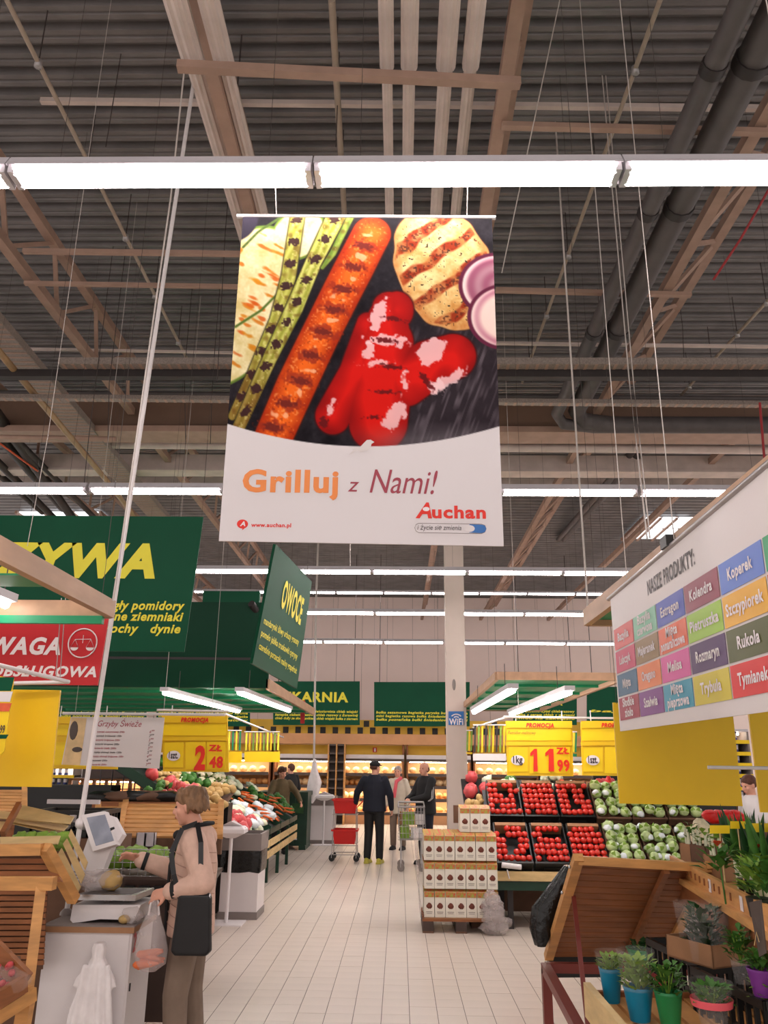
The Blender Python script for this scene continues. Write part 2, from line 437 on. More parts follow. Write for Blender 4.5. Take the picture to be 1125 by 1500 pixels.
# perforated cable tray
def cable_tray(p, q, wd, h, lab):
    root = thing('cable_tray', lab, 'cable tray', p); p, q = V(p), V(q)
    mb = MB(); mb.bar(p, q, wd, .015); d = (q - p).normalized(); s = d.cross(V((0, 0, 1))).normalized() * wd / 2
    mb.bar(p + s + V((0, 0, h / 2)), q + s + V((0, 0, h / 2)), .01, h); mb.bar(p - s + V((0, 0, h / 2)), q - s + V((0, 0, h / 2)), .01, h); mb.build('trough', 'tray', root)
    L = (q - p).length; n = min(int(L / .12), 110); mb = MB()
    for i in range(n): c = p + (q - p) * ((i + .5) / n); mb.bar(c - s * .96 - V((0, 0, .006)), c + s * .96 - V((0, 0, .006)), .035, .012)
    tag(mb.build('rungs', 'tan_steel', root), kind='stuff')
zt = 6.5
a = G(88, 536, zt); b = G(1200, 536 + 11, zt); cable_tray(a, (b.x, a.y, zt), .14, .08, 'perforated metal cable tray crossing behind the hanging poster')
cable_tray(G(-60, 430, 6.85), G(238, 765, 6.85), .42, .1, 'wide perforated cable tray running along the left side of the roof')
cable_tray(G(-130, 583, 6.4), G(1300, 596, 6.4), .1, .05, 'narrow cable tray in front of the brown girder')
a = G(60, 552, 6.42); box_run('dark_beam', (-6, a.y, 6.45), (9, a.y, 6.45), .12, .1, 'black_pipe', 'black cross beam behind the cable tray', 'beam')
pipe('yellow_pipe', [G(-60, 445, 6.5), G(163, 712, 6.5), G(215, 780, 6.5)], .045, 'yellow_pipe', 'yellowish pipe alongside the wide left cable tray')
for i, (x, y, x2, y2) in enumerate(((-20, 585, 118, 775), (-25, 613, 92, 745), (-40, 640, 100, 780), (-40, 662, 62, 750), (-60, 560, 170, 790))):
    pipe('dark_pipe', [G(x, y, 7), G(x2, y2, 7)], .09 - .008 * i, 'black_pipe', 'dark roof pipe at the far left of the hall', group='dark pipes in the left roof')
pipe('orange_cable', [G(-20, 635, 6.9), G(55, 690, 6.9)], .018, 'flower_orange', 'orange cable among the dark left pipes', 'cable')
# big twin pipes at right with elbow and continuation
pa = [G(1125 + 30, -45, 6.9), G(1042, 180, 6.9), G(903, 395, 6.9), G(856, 560, 6.9)]
za = 6.9; x_a = G(960, 300, za).x; x_b = G(1000, 300, za).x
root = thing('twin_pipe', 'pair of thick dark grey roof pipes bending right at the girder', 'pipe', (x_a, 3, za))
for xx, rr, zz in ((x_a - .04, .09, za), (x_b + .0, .13, za + .05)):
    mb = MB(); ye = 11.4; mb.tube([(xx, 1.5, zz), (xx, ye, zz), (xx + .12, ye + .15, zz - .1), (xx + .6, ye + .25, zz - .12), (11, ye + .25, zz - .12)], rr, 12); mb.build('pipe_run', 'dark_pipe', root)
    for yy in (4.9, 6.6, 8.9): mb = MB(); mb.tube([(xx, yy, zz), (xx, yy + .1, zz)], rr * 1.12, 12); mb.build('clamp', 'black_pipe', root)
for k, (dx, r) in enumerate(((0, .07), (.2, .09))):
    pipe('branch_pipe', [P(958 + dx * 60, 622, 12.8), P(884 + dx * 50, 714, 16), P(818 + dx * 40, 790, 23)], r, 'dark_pipe', 'thinner grey branch pipe beyond the girder', group='branch pipes beyond the girder')
pipe('cross_pipe', [P(160, 651, 12.9), P(1250, 660, 12.9)], .075, 'white_duct', 'white cross pipe just beyond the brown girder')
pipe('cross_pipe', [P(0, 575, 12.0), P(1250, 585, 12.0)], .04, 'dark_pipe', 'grey conduit along the top of the girder')
pipe('cross_pipe', [P(-20, 640, 11.9), P(170, 643, 11.9)], .04, 'tan_steel', 'short tan conduit below the girder at left')
# sprinkler lines
def sprink(x0, y0, x1, y1, z, lab, r=.022):
    a, b = G(x0, y0, z), G(x1, y1, z); root = thing('sprinkler_pipe', lab, 'pipe', a); mb = MB(); mb.tube([a, b], r, 8); mb.build('pipe_run', 'sprinkler', root); n = 5
    for i in range(n):
        c = a + (b - a) * ((i + .5) / n); mb = MB(); mb.tube([c, c + V((0, 0, ZC - z))], .006, 5); mb.build('hanger', 'cable_dark', root)
        mb = MB(); mb.lathe([(.012, -.05), (.035, -.045), (.03, .03)], c, 8); mb.build('sprinkler_head', 'chrome_soft', root)
sprink(10, 0, 276, 530, 7.6, 'thin sprinkler pipe left of the ribbed ducts')
sprink(967, 0, 765, 560, 7.6, 'thin sprinkler pipe right of the hanging poster')
sprink(1200, 358, 995, 582, 7.6, 'thin sprinkler pipe at the far right of the roof')
sprink(486, 0, 519, 560, 7.6, 'thin sprinkler pipe left of the central ribbed ducts', .03)
pipe('red_hose', [P(1135, 262, 6.2), P(1085, 350, 6.5), P(1045, 410, 6.8)], .012, 'red_hose', 'red hose hanging from the right truss', 'hose')
pipe('red_hose', [P(1113, 590, 7.2), P(1122, 700, 7.2)], .012, 'red_hose', 'short red hose above the herb poster', 'hose')
# vertical hangers / cables
def cable(p, q, r, lab, m='cable', nm='hanging_cable', top=True):
    p, q = V(p), V(q); pts = [p, (p + q) / 2, q]
    if top and max(p.z, q.z) < 8.1: pts = [V(((p if p.z > q.z else q).x, (p if p.z > q.z else q).y, 8.22))] + (pts if p.z > q.z else pts[::-1])
    return pipe(nm, pts, r * .8, m, lab, 'cable', 6)
cable(P(820, 0, 5.0), P(735, 400, 6.4), .006, 'thin light cable crossing the roof right of the poster')
cable(P(828, 400, 6.9), P(862, 905, 6.9), .011, 'white hanging rod holding the near right canopy', nm='hanging_rod')
cable(P(922, 560, 6.3), P(948, 790, 5.1), .007, 'thin wire holding the herb poster')
cable(P(928, 560, 6.3), P(952, 788, 5.1), .006, 'second thin wire holding the herb poster')
cable(P(250, 290, 4.9), P(166, 880, 4.9), .008, 'thin white cord beside the white scale pole')
cable(P(70, 640, 5.2), P(40, 800, 5.2), .003, 'very thin wire above the left canopy')
cable(P(513, 800, 9.1), P(461, 1110, 19.2) if False else P(513, 830, 9.1), .004, 'thin wire behind the poster foot')
cable(P(463, 880, 19.2), P(460, 1112, 19.2), .03, 'white hanging rod above the far bag stand', nm='hanging_rod')
for i, (x, y0, x2, y1, D) in enumerate(((190, 0, 155, 215, 6), (160, 560, 158, 650, 9), (270, 545, 272, 650, 10), (312, 545, 308, 650, 10), (130, 640, 122, 720, 9), (780, 480, 778, 560, 10), (880, 480, 884, 560, 10), (1000, 480, 1003, 560, 10), (330, 340, 318, 560, 8), (500, 1, 492, 215, 6))):
    cable(P(x, y0, D), P(x2, y1, D), .006, 'thin dark hanger wire dropping from the roof', 'cable_dark').update({'group': 'thin hanger wires'}) if False else tag(cable(P(x, y0, D), P(x2, y1, D), .006, 'thin dark hanger wire dropping from the roof', 'cable_dark'), group='thin hanger wires')

# ---- fluorescent lamps
def lamp_proto(L, wd=.16, hang=.5):
    root = thing('fluorescent_lamp', 'lamp', 'lamp')
    mb = MB(); mb.add([(-L / 2, -wd / 2, -.02), (L / 2, -wd / 2, -.02), (L / 2, wd / 2, -.02), (-L / 2, wd / 2, -.02), (-L / 2, -wd * .28, .05), (L / 2, -wd * .28, .05), (L / 2, wd * .28, .05), (-L / 2, wd * .28, .05)],
           [(0, 1, 5, 4), (3, 7, 6, 2), (4, 5, 6, 7), (0, 4, 7, 3), (1, 2, 6, 5)]); mb.add([(-L / 2, -wd / 2 * .9, .0), (L / 2, -wd / 2 * .9, .0), (L / 2, wd / 2 * .9, .0), (-L / 2, wd / 2 * .9, .0)], [(0, 1, 2, 3)])
    mb.build('housing', 'fixture', root, fix=False)
    for s in (-1, 1):
        mb = MB(); mb.tube([(-L / 2 + .03, s * wd * .27, -.035), (L / 2 - .03, s * wd * .27, -.035)], .022, 8); mb.build('tube', 'tube_light', root)
        mb = MB(); mb.box((s * (L / 2 - .02), 0, -.03), (.03, wd * .8, .05)); mb.build('socket', 'fixture', root)
    for s in (-1, 1):
        mb = MB(); mb.tube([(s * L * .35, 0, .05), (s * L * .35, 0, hang)], .0015, 4); mb.build('hanger', 'cable_dark', root)
    return root
LP = Place(lamp_proto(1.49, .16, 3.0))
ORD = 'first second third fourth fifth sixth seventh eighth ninth tenth eleventh twelfth thirteenth fourteenth fifteenth sixteenth seventeenth'.split()
def lamp_row(px, py, z, x0, x1, pitch, lab, scale=1, D=None):
    a = G(px, py, z); y = D or a.y; k = math.ceil((x0 - a.x) / pitch - .01); n_ = 0
    while a.x + (k + .5) * pitch < x1:
        LP((a.x + (k + .5) * pitch, y, z), (0, 0, 0), ORD[n_] + ' ' + lab, lab.replace('white fluorescent lamp', 'lamps'), scale); k += 1; n_ += 1
lamp_row(460, 250, 4.65, -5.2, 5.2, 1.56, 'white fluorescent lamp in the nearest row above the poster', 1.042)
lamp_row(131, 715, 4.65, -8.2, 5.0, 1.52, 'white fluorescent lamp in the second row behind the poster')
lamp_row(545, 835, 4.65, -7, 3.7, 1.49, 'white fluorescent lamp in the third row crossing the column')
lamp_row(702, 868, 6.9, -9, 12, 1.5, 'white fluorescent lamp in the high row near the back wall')
lamp_row(549, 896, 4.65, -9, 9, 1.49, 'white fluorescent lamp in the fourth low row')
lamp_row(561.8, 939, 4.65, -10, 10, 1.5, 'white fluorescent lamp in the lowest farthest row')
LP((-.4, -.8, 4.65), (0, 0, 0), 'white fluorescent lamp behind the viewer', 'lamps behind the viewer')
for x in (-3.5, -1.95, 1.15, 2.7): LP((x, -.8, 4.65), (0, 0, 0), 'white fluorescent lamp behind the viewer', 'lamps behind the viewer')
# lamps hung lengthwise under the green canopies
def lamp_y(px0, py0, px1, py1, z, lab):
    a, b = G(px0, py0, z), G(px1, py1, z); d = b - a; L = d.length; n = 1
    LP((a + b) / 2, (0, 0, math.atan2(d.y, d.x)), lab, None, L / 1.52 if L < 2.4 else 1.52 / 1.52 * 1.5)

# ================================================================== SIGNS AND CANOPIES
def board(name, label, quad_px, D, m='sign_white', th=.012, plane=None, cat='sign', group=None):
    pl = plane or Sign((0, D, 0), (0, -1, 0)); q = [pl.at(x, y, 0) for x, y in quad_px]     # BL, BR, TR, TL
    root = thing(name, label, cat, (q[0] + q[1]) / 2, group=group); mb = MB(); mb.slab(q, th, n=pl.n); mb.build('board', m, root)
    return root, pl
def hangers(root, tops, up_to, r=.002, m='cable_dark'):
    r = min(r, .0018); up_to = 8.22 if up_to == 8.15 else up_to
    for t in tops: mb = MB(); mb.tube([t, V((t[0], t[1], up_to))], r, 5); mb.build('hanging_wire', m, root)

# ---- main hanging poster
D = 3.55
ps = Sign((0, D, 0), (0, -1, 0))
po = thing('hanging_poster', 'large hanging poster of grilled vegetables with orange and red slogan', 'poster', ps.at(530, 798))
cr = lambda x, y: (320 + x * 440 / 1125.0, 300 + y * 520 / 1330.0)      # detail coordinates of the poster
TL, TR, BR, BL = [ps.at(*cr(x, y), 0) for x, y in ((92, 48), (1024, 54), (1068, 1280), (2, 1260))]
NX, NY = 300, 400
u = np.linspace(0, 1, NX); v = np.linspace(0, 1, NY); UU, VV = np.meshgrid(u, v)
X0, Y0 = 92 + VV * (2 - 92), 48 + VV * (1260 - 48); X1, Y1 = 1024 + VV * (1068 - 1024), 54 + VV * (1280 - 54)
XX, YY = X0 + UU * (X1 - X0), Y0 + UU * (Y1 - Y0)
rs = np.random.RandomState(3)
def noise(sx, sy, ang=0.0):
    g = rs.rand(90, 90); c, s = math.cos(ang), math.sin(ang)
    a = (XX * c + YY * s) / sx + 20; b = (-XX * s + YY * c) / sy + 20; a = np.mod(a, 88); b = np.mod(b, 88)
    i, j = a.astype(int), b.astype(int); fa, fb = a - i, b - j; fa = fa * fa * (3 - 2 * fa); fb = fb * fb * (3 - 2 * fb)
    return (g[i, j] * (1 - fa) + g[i + 1, j] * fa) * (1 - fb) + (g[i, j + 1] * (1 - fa) + g[i + 1, j + 1] * fa) * fb
n1, n2, n3 = noise(60, 60), noise(18, 18), noise(7, 7); nf = .5 * n1 + .3 * n2 + .2 * n3
img = np.zeros((NY, NX, 3)); img[:] = (26, 22, 28)
img += ((nf - .5) * 40)[..., None]
def put(mask, col): 
    k = np.clip(mask, 0, 1)[..., None]; img[:] = img * (1 - k) + np.array(col, float) * k if not isinstance(col, np.ndarray) else img * (1 - k) + col * k
def seg(ax, ay, bx, by):
    dx, dy = bx - ax, by - ay; t = np.clip(((XX - ax) * dx + (YY - ay) * dy) / (dx * dx + dy * dy), 0, 1)
    return np.hypot(XX - ax - t * dx, YY - ay - t * dy), t
def path(pts, rads):
    best = np.full(XX.shape, 1e9); tt = np.zeros(XX.shape)
    for i in range(len(pts) - 1):
        d, t = seg(*pts[i], *pts[i + 1]); r = rads[i] + (rads[i + 1] - rads[i]) * t; dd = d - r; k = dd < best; best = np.where(k, dd, best); tt = np.where(k, i + t, tt)
    return best, tt
def soft(d, w=4): return np.clip(.5 - d / w, 0, 1)
def ellm(cx_, cy_, rx, ry, ang=0.):
    c, s = math.cos(ang), math.sin(ang); a = (XX - cx_) * c + (YY - cy_) * s; b = -(XX - cx_) * s + (YY - cy_) * c
    return (np.hypot(a / rx, b / ry) - 1) * min(rx, ry)
def colr(a, b, k): return np.array(a, float) * (1 - k[..., None]) + np.array(b, float) * k[..., None]
# slate in the lower right
put(soft(-(XX - 640) , 300) * soft(-(YY - 480), 200) * .7, colr((52, 42, 48), (120, 108, 116), np.clip((noise(8, 60, .35) - .55) * 2.4, 0, 1)))
# courgette slices
d = np.minimum(ellm(70, 330, 290, 175, -.85), ellm(60, 560, 220, 120, -.75)); d = np.minimum(d, ellm(300, 120, 120, 95, -.9))
put(soft(d, 5), (96, 124, 44)); put(soft(d + 9, 6), colr((240, 230, 186), (206, 186, 120), np.clip(nf * 1.6 - .3, 0, 1)))
for i in range(44):
    x, y = rs.uniform(60, 235), rs.uniform(90, 690); put(soft(ellm(x, y, rs.uniform(14, 34), rs.uniform(5, 10), .5) + n2 * 7 - 2, 5) * soft(d + 12, 5) * .85, (204, 84 + rs.randint(0, 50), 22))
put(soft(path([(62, 495), (160, 430), (235, 350)], [5, 5, 4])[0], 4), (84, 110, 40))
put(soft(np.abs(path([(92, 175), (150, 110), (240, 45)], [2, 2, 2])[0]) - 3, 4), (70, 90, 36))
put(soft(ellm(95, 90, 38, 70, .7), 6), (40, 34, 48))
# leeks / asparagus stalks
for pts, rad, c1, c2 in (([(300, 30), (262, 300), (215, 470), (120, 690), (50, 830)], [26, 27, 24, 20, 14], (150, 150, 52), (196, 196, 96)),
                         ([(450, 30), (360, 230), (285, 420), (190, 620), (75, 870)], [36, 30, 32, 26, 22], (142, 148, 48), (206, 206, 110)),
                         ([(500, 40), (430, 200), (390, 260)], [12, 12, 6], (96, 126, 44), (150, 170, 70))):
    d, t = path(pts, rad); st = .5 + .5 * np.sin((XX * .93 + YY * .36) / 4.2 + n1 * 4)
    put(soft(d - 4, 6), (46, 40, 24)); put(soft(d, 4), colr(c1, c2, np.clip(st * .8 + nf * .3, 0, 1))); put(soft(d, 4) * np.clip((n2 - .55) * 3, 0, 1) * .6, (96, 66, 20)); put(soft(d, 4) * np.clip((YY - 560) / 400, 0, .55), (110, 66, 24)); put(soft(d + 8, 6) * (n3 > .78) * .4, (226, 220, 150))
    L = sum(math.hypot(pts[i + 1][0] - pts[i][0], pts[i + 1][1] - pts[i][1]) for i in range(len(pts) - 1)); k = 0; s = 30
    while s < L - 40 and len(pts) > 3:
        a = s
        for i in range(len(pts) - 1):
            l = math.hypot(pts[i + 1][0] - pts[i][0], pts[i + 1][1] - pts[i][1])
            if a <= l: break
            a -= l
        x = pts[i][0] + (pts[i + 1][0] - pts[i][0]) * a / l; y = pts[i][1] + (pts[i + 1][1] - pts[i][1]) * a / l
        put(soft(ellm(x, y, 21, 16, -.4) + (n3 - .5) * 14, 5) * .92, (54, 28, 32)); s += 92
# carrot
d, t = path([(575, 120), (505, 270), (390, 510), (290, 720), (195, 930)], [72, 74, 72, 74, 70])
put(soft(d - 5, 8), (60, 24, 16)); sh = np.clip(-d / 74, 0, 1); put(soft(d, 4), colr((170, 44, 8), (238, 104, 26), np.clip(sh * 1.3 + (nf - .5) * .7, 0, 1))); put(soft(d + 12, 8) * np.clip((n3 - .72) * 5, 0, 1) * .5, (250, 180, 110)); put(soft(d + 4, 6) * (n3 < .12) * .5, (120, 30, 10))
for (x, y) in ((545, 170), (505, 255), (470, 345), (432, 428), (392, 515), (345, 605), (305, 700), (255, 785), (205, 870)):
    put(soft(ellm(x, y, 52, 24, .18) + (n2 - .5) * 22 + (n3 - .5) * 16, 9) * .75, (150, 44, 26)); put(soft(ellm(x, y, 34, 13, .18) + (n3 - .5) * 12, 5) * .7, (92, 30, 30))
    put(soft(ellm(x + 32, y - 42, 30, 12, .3) + (n2 - .3) * 34, 6) * .75, (250, 190, 150))
# aubergine slice
d = ellm(842, 255, 178, 262, -.32) + (n1 - .5) * 16
put(soft(d - 3, 8), (70, 40, 30)); put(soft(d, 4), colr((200, 140, 70), (240, 214, 150), np.clip(nf * 1.9 - .35, 0, 1)))
st = np.sin((XX * .62 + YY * .79) / 17.5 + .4 + (n1 - .5) * 2.0)
put(soft(d + 6, 6) * np.clip((st - .15) * 2.4, 0, 1) * np.clip(n2 * 1.3 + .2, 0, 1), (150, 50, 20)); put(soft(d + 6, 6) * np.clip((st - .6) * 3, 0, 1) * (n3 > .55) * .7, (84, 30, 18)); put(soft(d + 6, 5) * (n3 > .87), (70, 52, 36))
put(soft(-d - 22, 20) * soft(d, 4) * .5, (190, 110, 52))
# red pepper
d = path([(640, 420), (620, 560), (600, 760), (600, 850)], [62, 112, 122, 110])[0]
d = np.minimum(d, path([(560, 480), (520, 680), (430, 830)], [40, 70, 66])[0]); d = np.minimum(d, path([(700, 700), (790, 640), (880, 610)], [96, 92, 86])[0]); d = np.minimum(d, ellm(670, 430, 62, 74))
put(soft(d - 5, 8), (70, 12, 14)); put(soft(d, 4), colr((140, 8, 8), (214, 22, 14), np.clip(-d / 60 + (n1 - .5) * .6, 0, 1)))
for (x, y, rx, ry, a) in ((605, 450, 28, 66, .3), (570, 590, 22, 30, .2), (590, 635, 44, 15, 0), (640, 550, 80, 20, .1), (800, 590, 62, 46, -.7), (862, 700, 70, 20, -.6), (660, 830, 60, 34, -.9), (424, 795, 12, 26, .3), (820, 725, 34, 22, .2), (700, 700, 12, 42, 0)):
    put(soft(ellm(x, y, rx, ry, a) + (n2 - .5) * 22 + (n3 - .5) * 10, 6) * .85, (246, 206, 208))
for (x, y, rx, ry, a) in ((660, 465, 34, 9, .2), (625, 548, 46, 9, .1), (645, 648, 48, 9, .1), (625, 742, 40, 7, .05), (580, 835, 30, 6, 0), (395, 855, 16, 20, .2), (780, 700, 12, 38, -.6)):
    put(soft(ellm(x, y, rx, ry, a) + (n3 - .5) * 12, 5) * .9, (96, 16, 20))
# onion rings
for (x, y, r) in ((1045, 330, 145), (1075, 455, 142)):
    d = ellm(x, y, r, r * .92); q = np.hypot(XX - x, YY - y); put(soft(d, 4), (96, 32, 58)); put(soft(d + 14, 5), colr((190, 120, 140), (240, 216, 210), .5 + .5 * np.sin(q / 9)))
    if y > 400: put(soft(d + 40, 24), (240, 214, 204))
    else: put(soft(d + 30, 10) * .6, (130, 66, 92))
# smoke-grey foot, then the white curved lower part
put(soft(np.abs(YY - 930) - 50, 60) * soft(np.abs(XX - 820) - 250, 200) * .35, (150, 145, 150))
arc = 938 - (XX - 560) ** 2 / (510.0 ** 2) * 76
put(np.clip((YY - arc) / 3, 0, 1), (222, 217, 219))
img = np.clip(img, 0, 255) / 255.0; imgl = np.where(img <= .04045, img / 12.92, ((img + .055) / 1.055) ** 2.4)
vtx = []
tl, tr, br, bl = [np.array(k) for k in (TL, TR, BR, BL)]
Pm = (tl[None, None] * (1 - UU)[..., None] * (1 - VV)[..., None] + tr[None, None] * UU[..., None] * (1 - VV)[..., None] + br[None, None] * UU[..., None] * VV[..., None] + bl[None, None] * (1 - UU)[..., None] * VV[..., None])
Pm[..., 1] -= .004; Pm -= np.array(OFF[po.name])
me = bpy.data.meshes.new('printed_sheet'); idx = np.arange(NX * NY).reshape(NY, NX)
qf = np.stack([idx[:-1, :-1], idx[1:, :-1], idx[1:, 1:], idx[:-1, 1:]], -1).reshape(-1, 4)
me.from_pydata(Pm.reshape(-1, 3).tolist(), [], qf.tolist())
ca = me.color_attributes.new('print', 'FLOAT_COLOR', 'POINT'); ca.data.foreach_set('color', np.concatenate([imgl.reshape(-1, 3), np.ones((NX * NY, 1))], 1).astype(np.float32).ravel())
m = bpy.data.materials.new('poster_print'); m.use_nodes = True; at = m.node_tree.nodes.new('ShaderNodeAttribute'); at.attribute_name = 'print'
m.node_tree.links.new(at.outputs['Color'], m.node_tree.nodes['Principled BSDF'].inputs['Base Color']); m.node_tree.nodes['Principled BSDF'].inputs['Roughness'].default_value = .6; m.node_tree.nodes['Principled BSDF'].inputs['Specular IOR Level'].default_value = .08
me.materials.append(m); sh = bpy.data.objects.new('printed_sheet', me); C.objects.link(sh); sh.parent = po
mb = MB(); mb.slab([BL, BR, TR, TL], .004, n=V((0, -1, 0))); mb.build('backing', 'sign_white', po)
mb = MB(); mb.tube([ps.at(347, 317, -.003), ps.at(726, 319, -.003)], .011, 8); mb.build('top_rail', 'white', po)
for x in (405, 684): t = ps.at(x, 316, 0); mb = MB(); mb.tube([t, V((t.x, 3.46, 4.62))], .0025, 5); mb.build('hanging_wire', 'cable', po)
def ptxt(t, x0, y0, x1, y1, h, m, **k):
    mb = MB(); a, b = cr(x0, y0), cr(x1, y1); ps.n = V((0, -1, 0)); o = ps.at(*a, .006); e = ps.at(*b, .006); u_ = V((0, 0, (ps.at(a[0], a[1] - h * 520 / 1330.0, .006) - o).z)); text(mb, t, o, e - o, u_, **k); mb.build('lettering', m, po)
ptxt('Grilluj', 88, 1072, 448, 1076, 82, 'txt_orange', bold=.035)
ptxt('z', 484, 1074, 527, 1075, 58, 'txt_plum', shear=.25)
ptxt('Nami!', 566, 1078, 822, 1084, 92, 'txt_plum', shear=.28)
ptxt('uchan', 800, 1172, 1002, 1174, 46, 'txt_red', bold=.035)
ptxt('A', 738, 1171, 800, 1172, 56, 'txt_red', bold=.04, shear=.25)
ptxt('www.auchan.pl', 122, 1206, 272, 1208, 15, 'txt_red', bold=.03)
ptxt('i życie się zmienia', 745, 1217, 910, 1219, 19, 'txt_dark', shear=.2)
def pshape(pts, m, lift=.005, nm='emblem'):
    mb = MB(); q = [ps.at(*cr(x, y), lift) for x, y in pts]; mb.add(q, [tuple(range(len(q)))]); mb.build(nm, m, po)
circ = lambda x, y, rx, ry, n=20: [(x + rx * math.cos(2 * PI * i / n), y + ry * math.sin(2 * PI * i / n)) for i in range(n)]
pshape(circ(90, 1196, 21, 17) , 'txt_red'); pshape([(92, 1208), (108, 1204), (88, 1220)], 'txt_red', .0045)
ptxt('A', 80, 1203, 101, 1203, 17, 'txt_white', bold=.04, shear=.2)
pshape(circ(778, 1140, 13, 8) + [], 'txt_white', .007)
pshape([(500, 914), (530, 908), (545, 892), (556, 881), (570, 880), (584, 889), (573, 896), (570, 910), (556, 922), (536, 926), (520, 920), (488, 938), (504, 920)], 'sign_white', .006, 'bird')
mb = MB(); r_ = [ps.at(*cr(x, y), .005) for x, y in ([(750, 1193)] + [(740, 1198), (735, 1210), (740, 1222), (750, 1228)] + [(985, 1232), (998, 1226), (1003, 1214), (998, 1201), (985, 1196)])]; mb.tube(r_ + [r_[0]], .0012, 4); mb.build('outline', 'grey_plastic', po)
pshape([(940, 1197), (985, 1198), (998, 1202), (1003, 1214), (998, 1226), (985, 1230), (940, 1228)], 'txt_blue', .006)
pshape(circ(940, 1213, 20, 13), 'white', .007)

# ---- green vegetable sign (left) and its lettering
gr, gs = board('vegetable_sign', 'big dark green hanging sign with yellow vegetable lettering', [(-262, 950), (270, 955), (298, 757), (-250, 753)], 7.0, 'sign_green')
mb = MB()
def letters(s, mb, t, x0, x1, y, h, **k): s.text(mb, t, x0, y, x1, y + (x1 - x0) * .0107, h, **k)
letters(gs, mb, 'WARZYWA', -185, 227, 840, 46, bold=.05, shear=.22)
for t, x0, x1, y in (('sałata ogórki małe i duże rzodkiewki okrągły pomidory', -215, 270, 892), ('kapusta cebula marchew por smaczne ziemniaki', -215, 268, 908), ('seler buraki papryka czosnek grochy  dynie', -215, 264, 926)):
    w_ = {'sałata': ('okrągły pomidory', 128), 'kapusta': ('smaczne ziemniaki', 118), 'seler': ('grochy   dynie', 142)}[t.split()[0]]
    letters(gs, mb, t.rsplit(' ' + w_[0].split()[0], 1)[0], x0, w_[1] - 12, y, 12, bold=.03, shear=.22); letters(gs, mb, w_[0], w_[1], x1, y, 13, bold=.03, shear=.22)
mb.build('lettering', 'txt_yellow', gr)
hangers(gr, [gs.at(262, 757), gs.at(45, 756), gs.at(-180, 754)], 8.15)
# ---- fruit sign seen at a slant
A_, B_, C_, D_ = P(370, 972, 7.9), P(435, 1009, 9.5), P(457, 852, 9.6), P(404, 797, 7.9)
nrm = (B_ - A_).cross(D_ - A_).normalized()
if nrm.dot(CAM - A_) < 0: nrm = -nrm
fs = Sign(A_, nrm)
fr = thing('fruit_sign', 'narrow-looking green fruit sign hung at an angle beyond the poster', 'sign', A_)
mb = MB(); mb.slab([fs.at(370, 972, 0), fs.at(435, 1009, 0), fs.at(457, 852, 0), fs.at(404, 797, 0)], .03, n=nrm); mb.build('board', 'sign_green', fr); mb = MB()
def stext(t, x0, y0, x1, y1, x2, y2, **k): o = fs.at(x0, y0, .006); text(mb, t, o, fs.at(x1, y1, .006) - o, fs.at(x2, y2, .006) - o, **k)
stext('OWOCE', 411, 887, 440, 914, 418, 848, bold=.04)
stext('mandarynki śliwy arbuzy granaty', 386, 913, 437, 945, 388, 903, bold=.02); stext('pomelo jabłka truskawki cytryny', 382, 931, 435, 966, 384, 921, bold=.02); stext('czereśnie porzeczki maliny grapefruit', 379, 950, 434, 987, 381, 940, bold=.02)
mb.build('lettering', 'txt_yellow', fr); hangers(fr, [fs.at(410, 806), fs.at(450, 846)], 8.15)

# ---- canopies
def tubelamp(p, q, lab, wd=.11, group=None):
    p, q = V(p), V(q); root = thing('canopy_lamp', lab, 'lamp', p, group); mb = MB(); mb.bar(p + V((0, 0, .03)), q + V((0, 0, .03)), wd, .05); mb.build('housing', 'fixture', root)
    d = (q - p).normalized(); mb = MB(); mb.tube([p + d * .03 - V((0, 0, .012)), q - d * .03 - V((0, 0, .012))], .032, 8); mb.build('tube', 'tube_light', root)
    for t in (.15, .85): c = p + (q - p) * t; mb = MB(); mb.tube([c + V((0, 0, .05)), c + V((0, 0, .32))], .004, 4); mb.build('hanger', 'cable_dark', root)
    return root
# near right canopy
def frame_canopy(name, lab, x0, x1, y0, y1, z, m_under='canopy_green', bh=.13):
    root = thing(name, lab, 'canopy', ((x0 + x1) / 2, y0, z))
    for a, b in (((x0, y0), (x0, y1)), ((x1, y0), (x1, y1)), ((x0, y1), (x1, y1)), ((x0, y0), (x1, y0))):
        mb = MB(); mb.bar((a[0], a[1], z), (b[0], b[1], z), .05, bh); mb.build('fascia_board', 'beam_wood', root)
    return root
c = P(859, 905, 6.45); nr = frame_canopy('near_right_canopy' if 0 else 'canopy', 'wooden framed green canopy above the herb poster', c.x, c.x + 1.9, 1.2, 6.45, c.z)
mb = MB(); mb.bb((c.x + .03, 1.2, c.z - .02), (c.x + 1.87, 6.42, c.z + .0)); mb.build('green_panel', 'canopy_green', nr)
hangers(nr, [(c.x + .05, 6.3, c.z + .06), (c.x + 1.8, 6.3, c.z + .06)], 8.15, .006)
c = P(163, 893, 5.1); nl = frame_canopy('canopy', 'wooden framed canopy above the weighing station', c.x - 2.1, c.x, 1.2, 5.1, c.z, bh=.11)
mb = MB(); mb.bb((c.x - 2.07, 1.2, c.z - .02), (c.x - .4, 1.6, c.z)); mb.build('green_panel', 'canopy_green', nl)
mb = MB(); mb.bb((c.x - 2.07, 4.2, c.z + .02), (c.x - .03, 4.5, c.z + .03)); mb.bb((c.x - 2.07, 5.04, c.z - .1), (c.x - .03, 5.08, c.z - .05)); mb.build('green_panel', 'canopy_green', nl)
hangers(nl, [(c.x - .05, 5.05, c.z + .05), (c.x - 2, 5.05, c.z + .05)], 8.15, .006)
tubelamp(P(-60, 855, 4.6), P(15, 884, 5.0), 'lamp under the left wooden canopy at the picture edge')
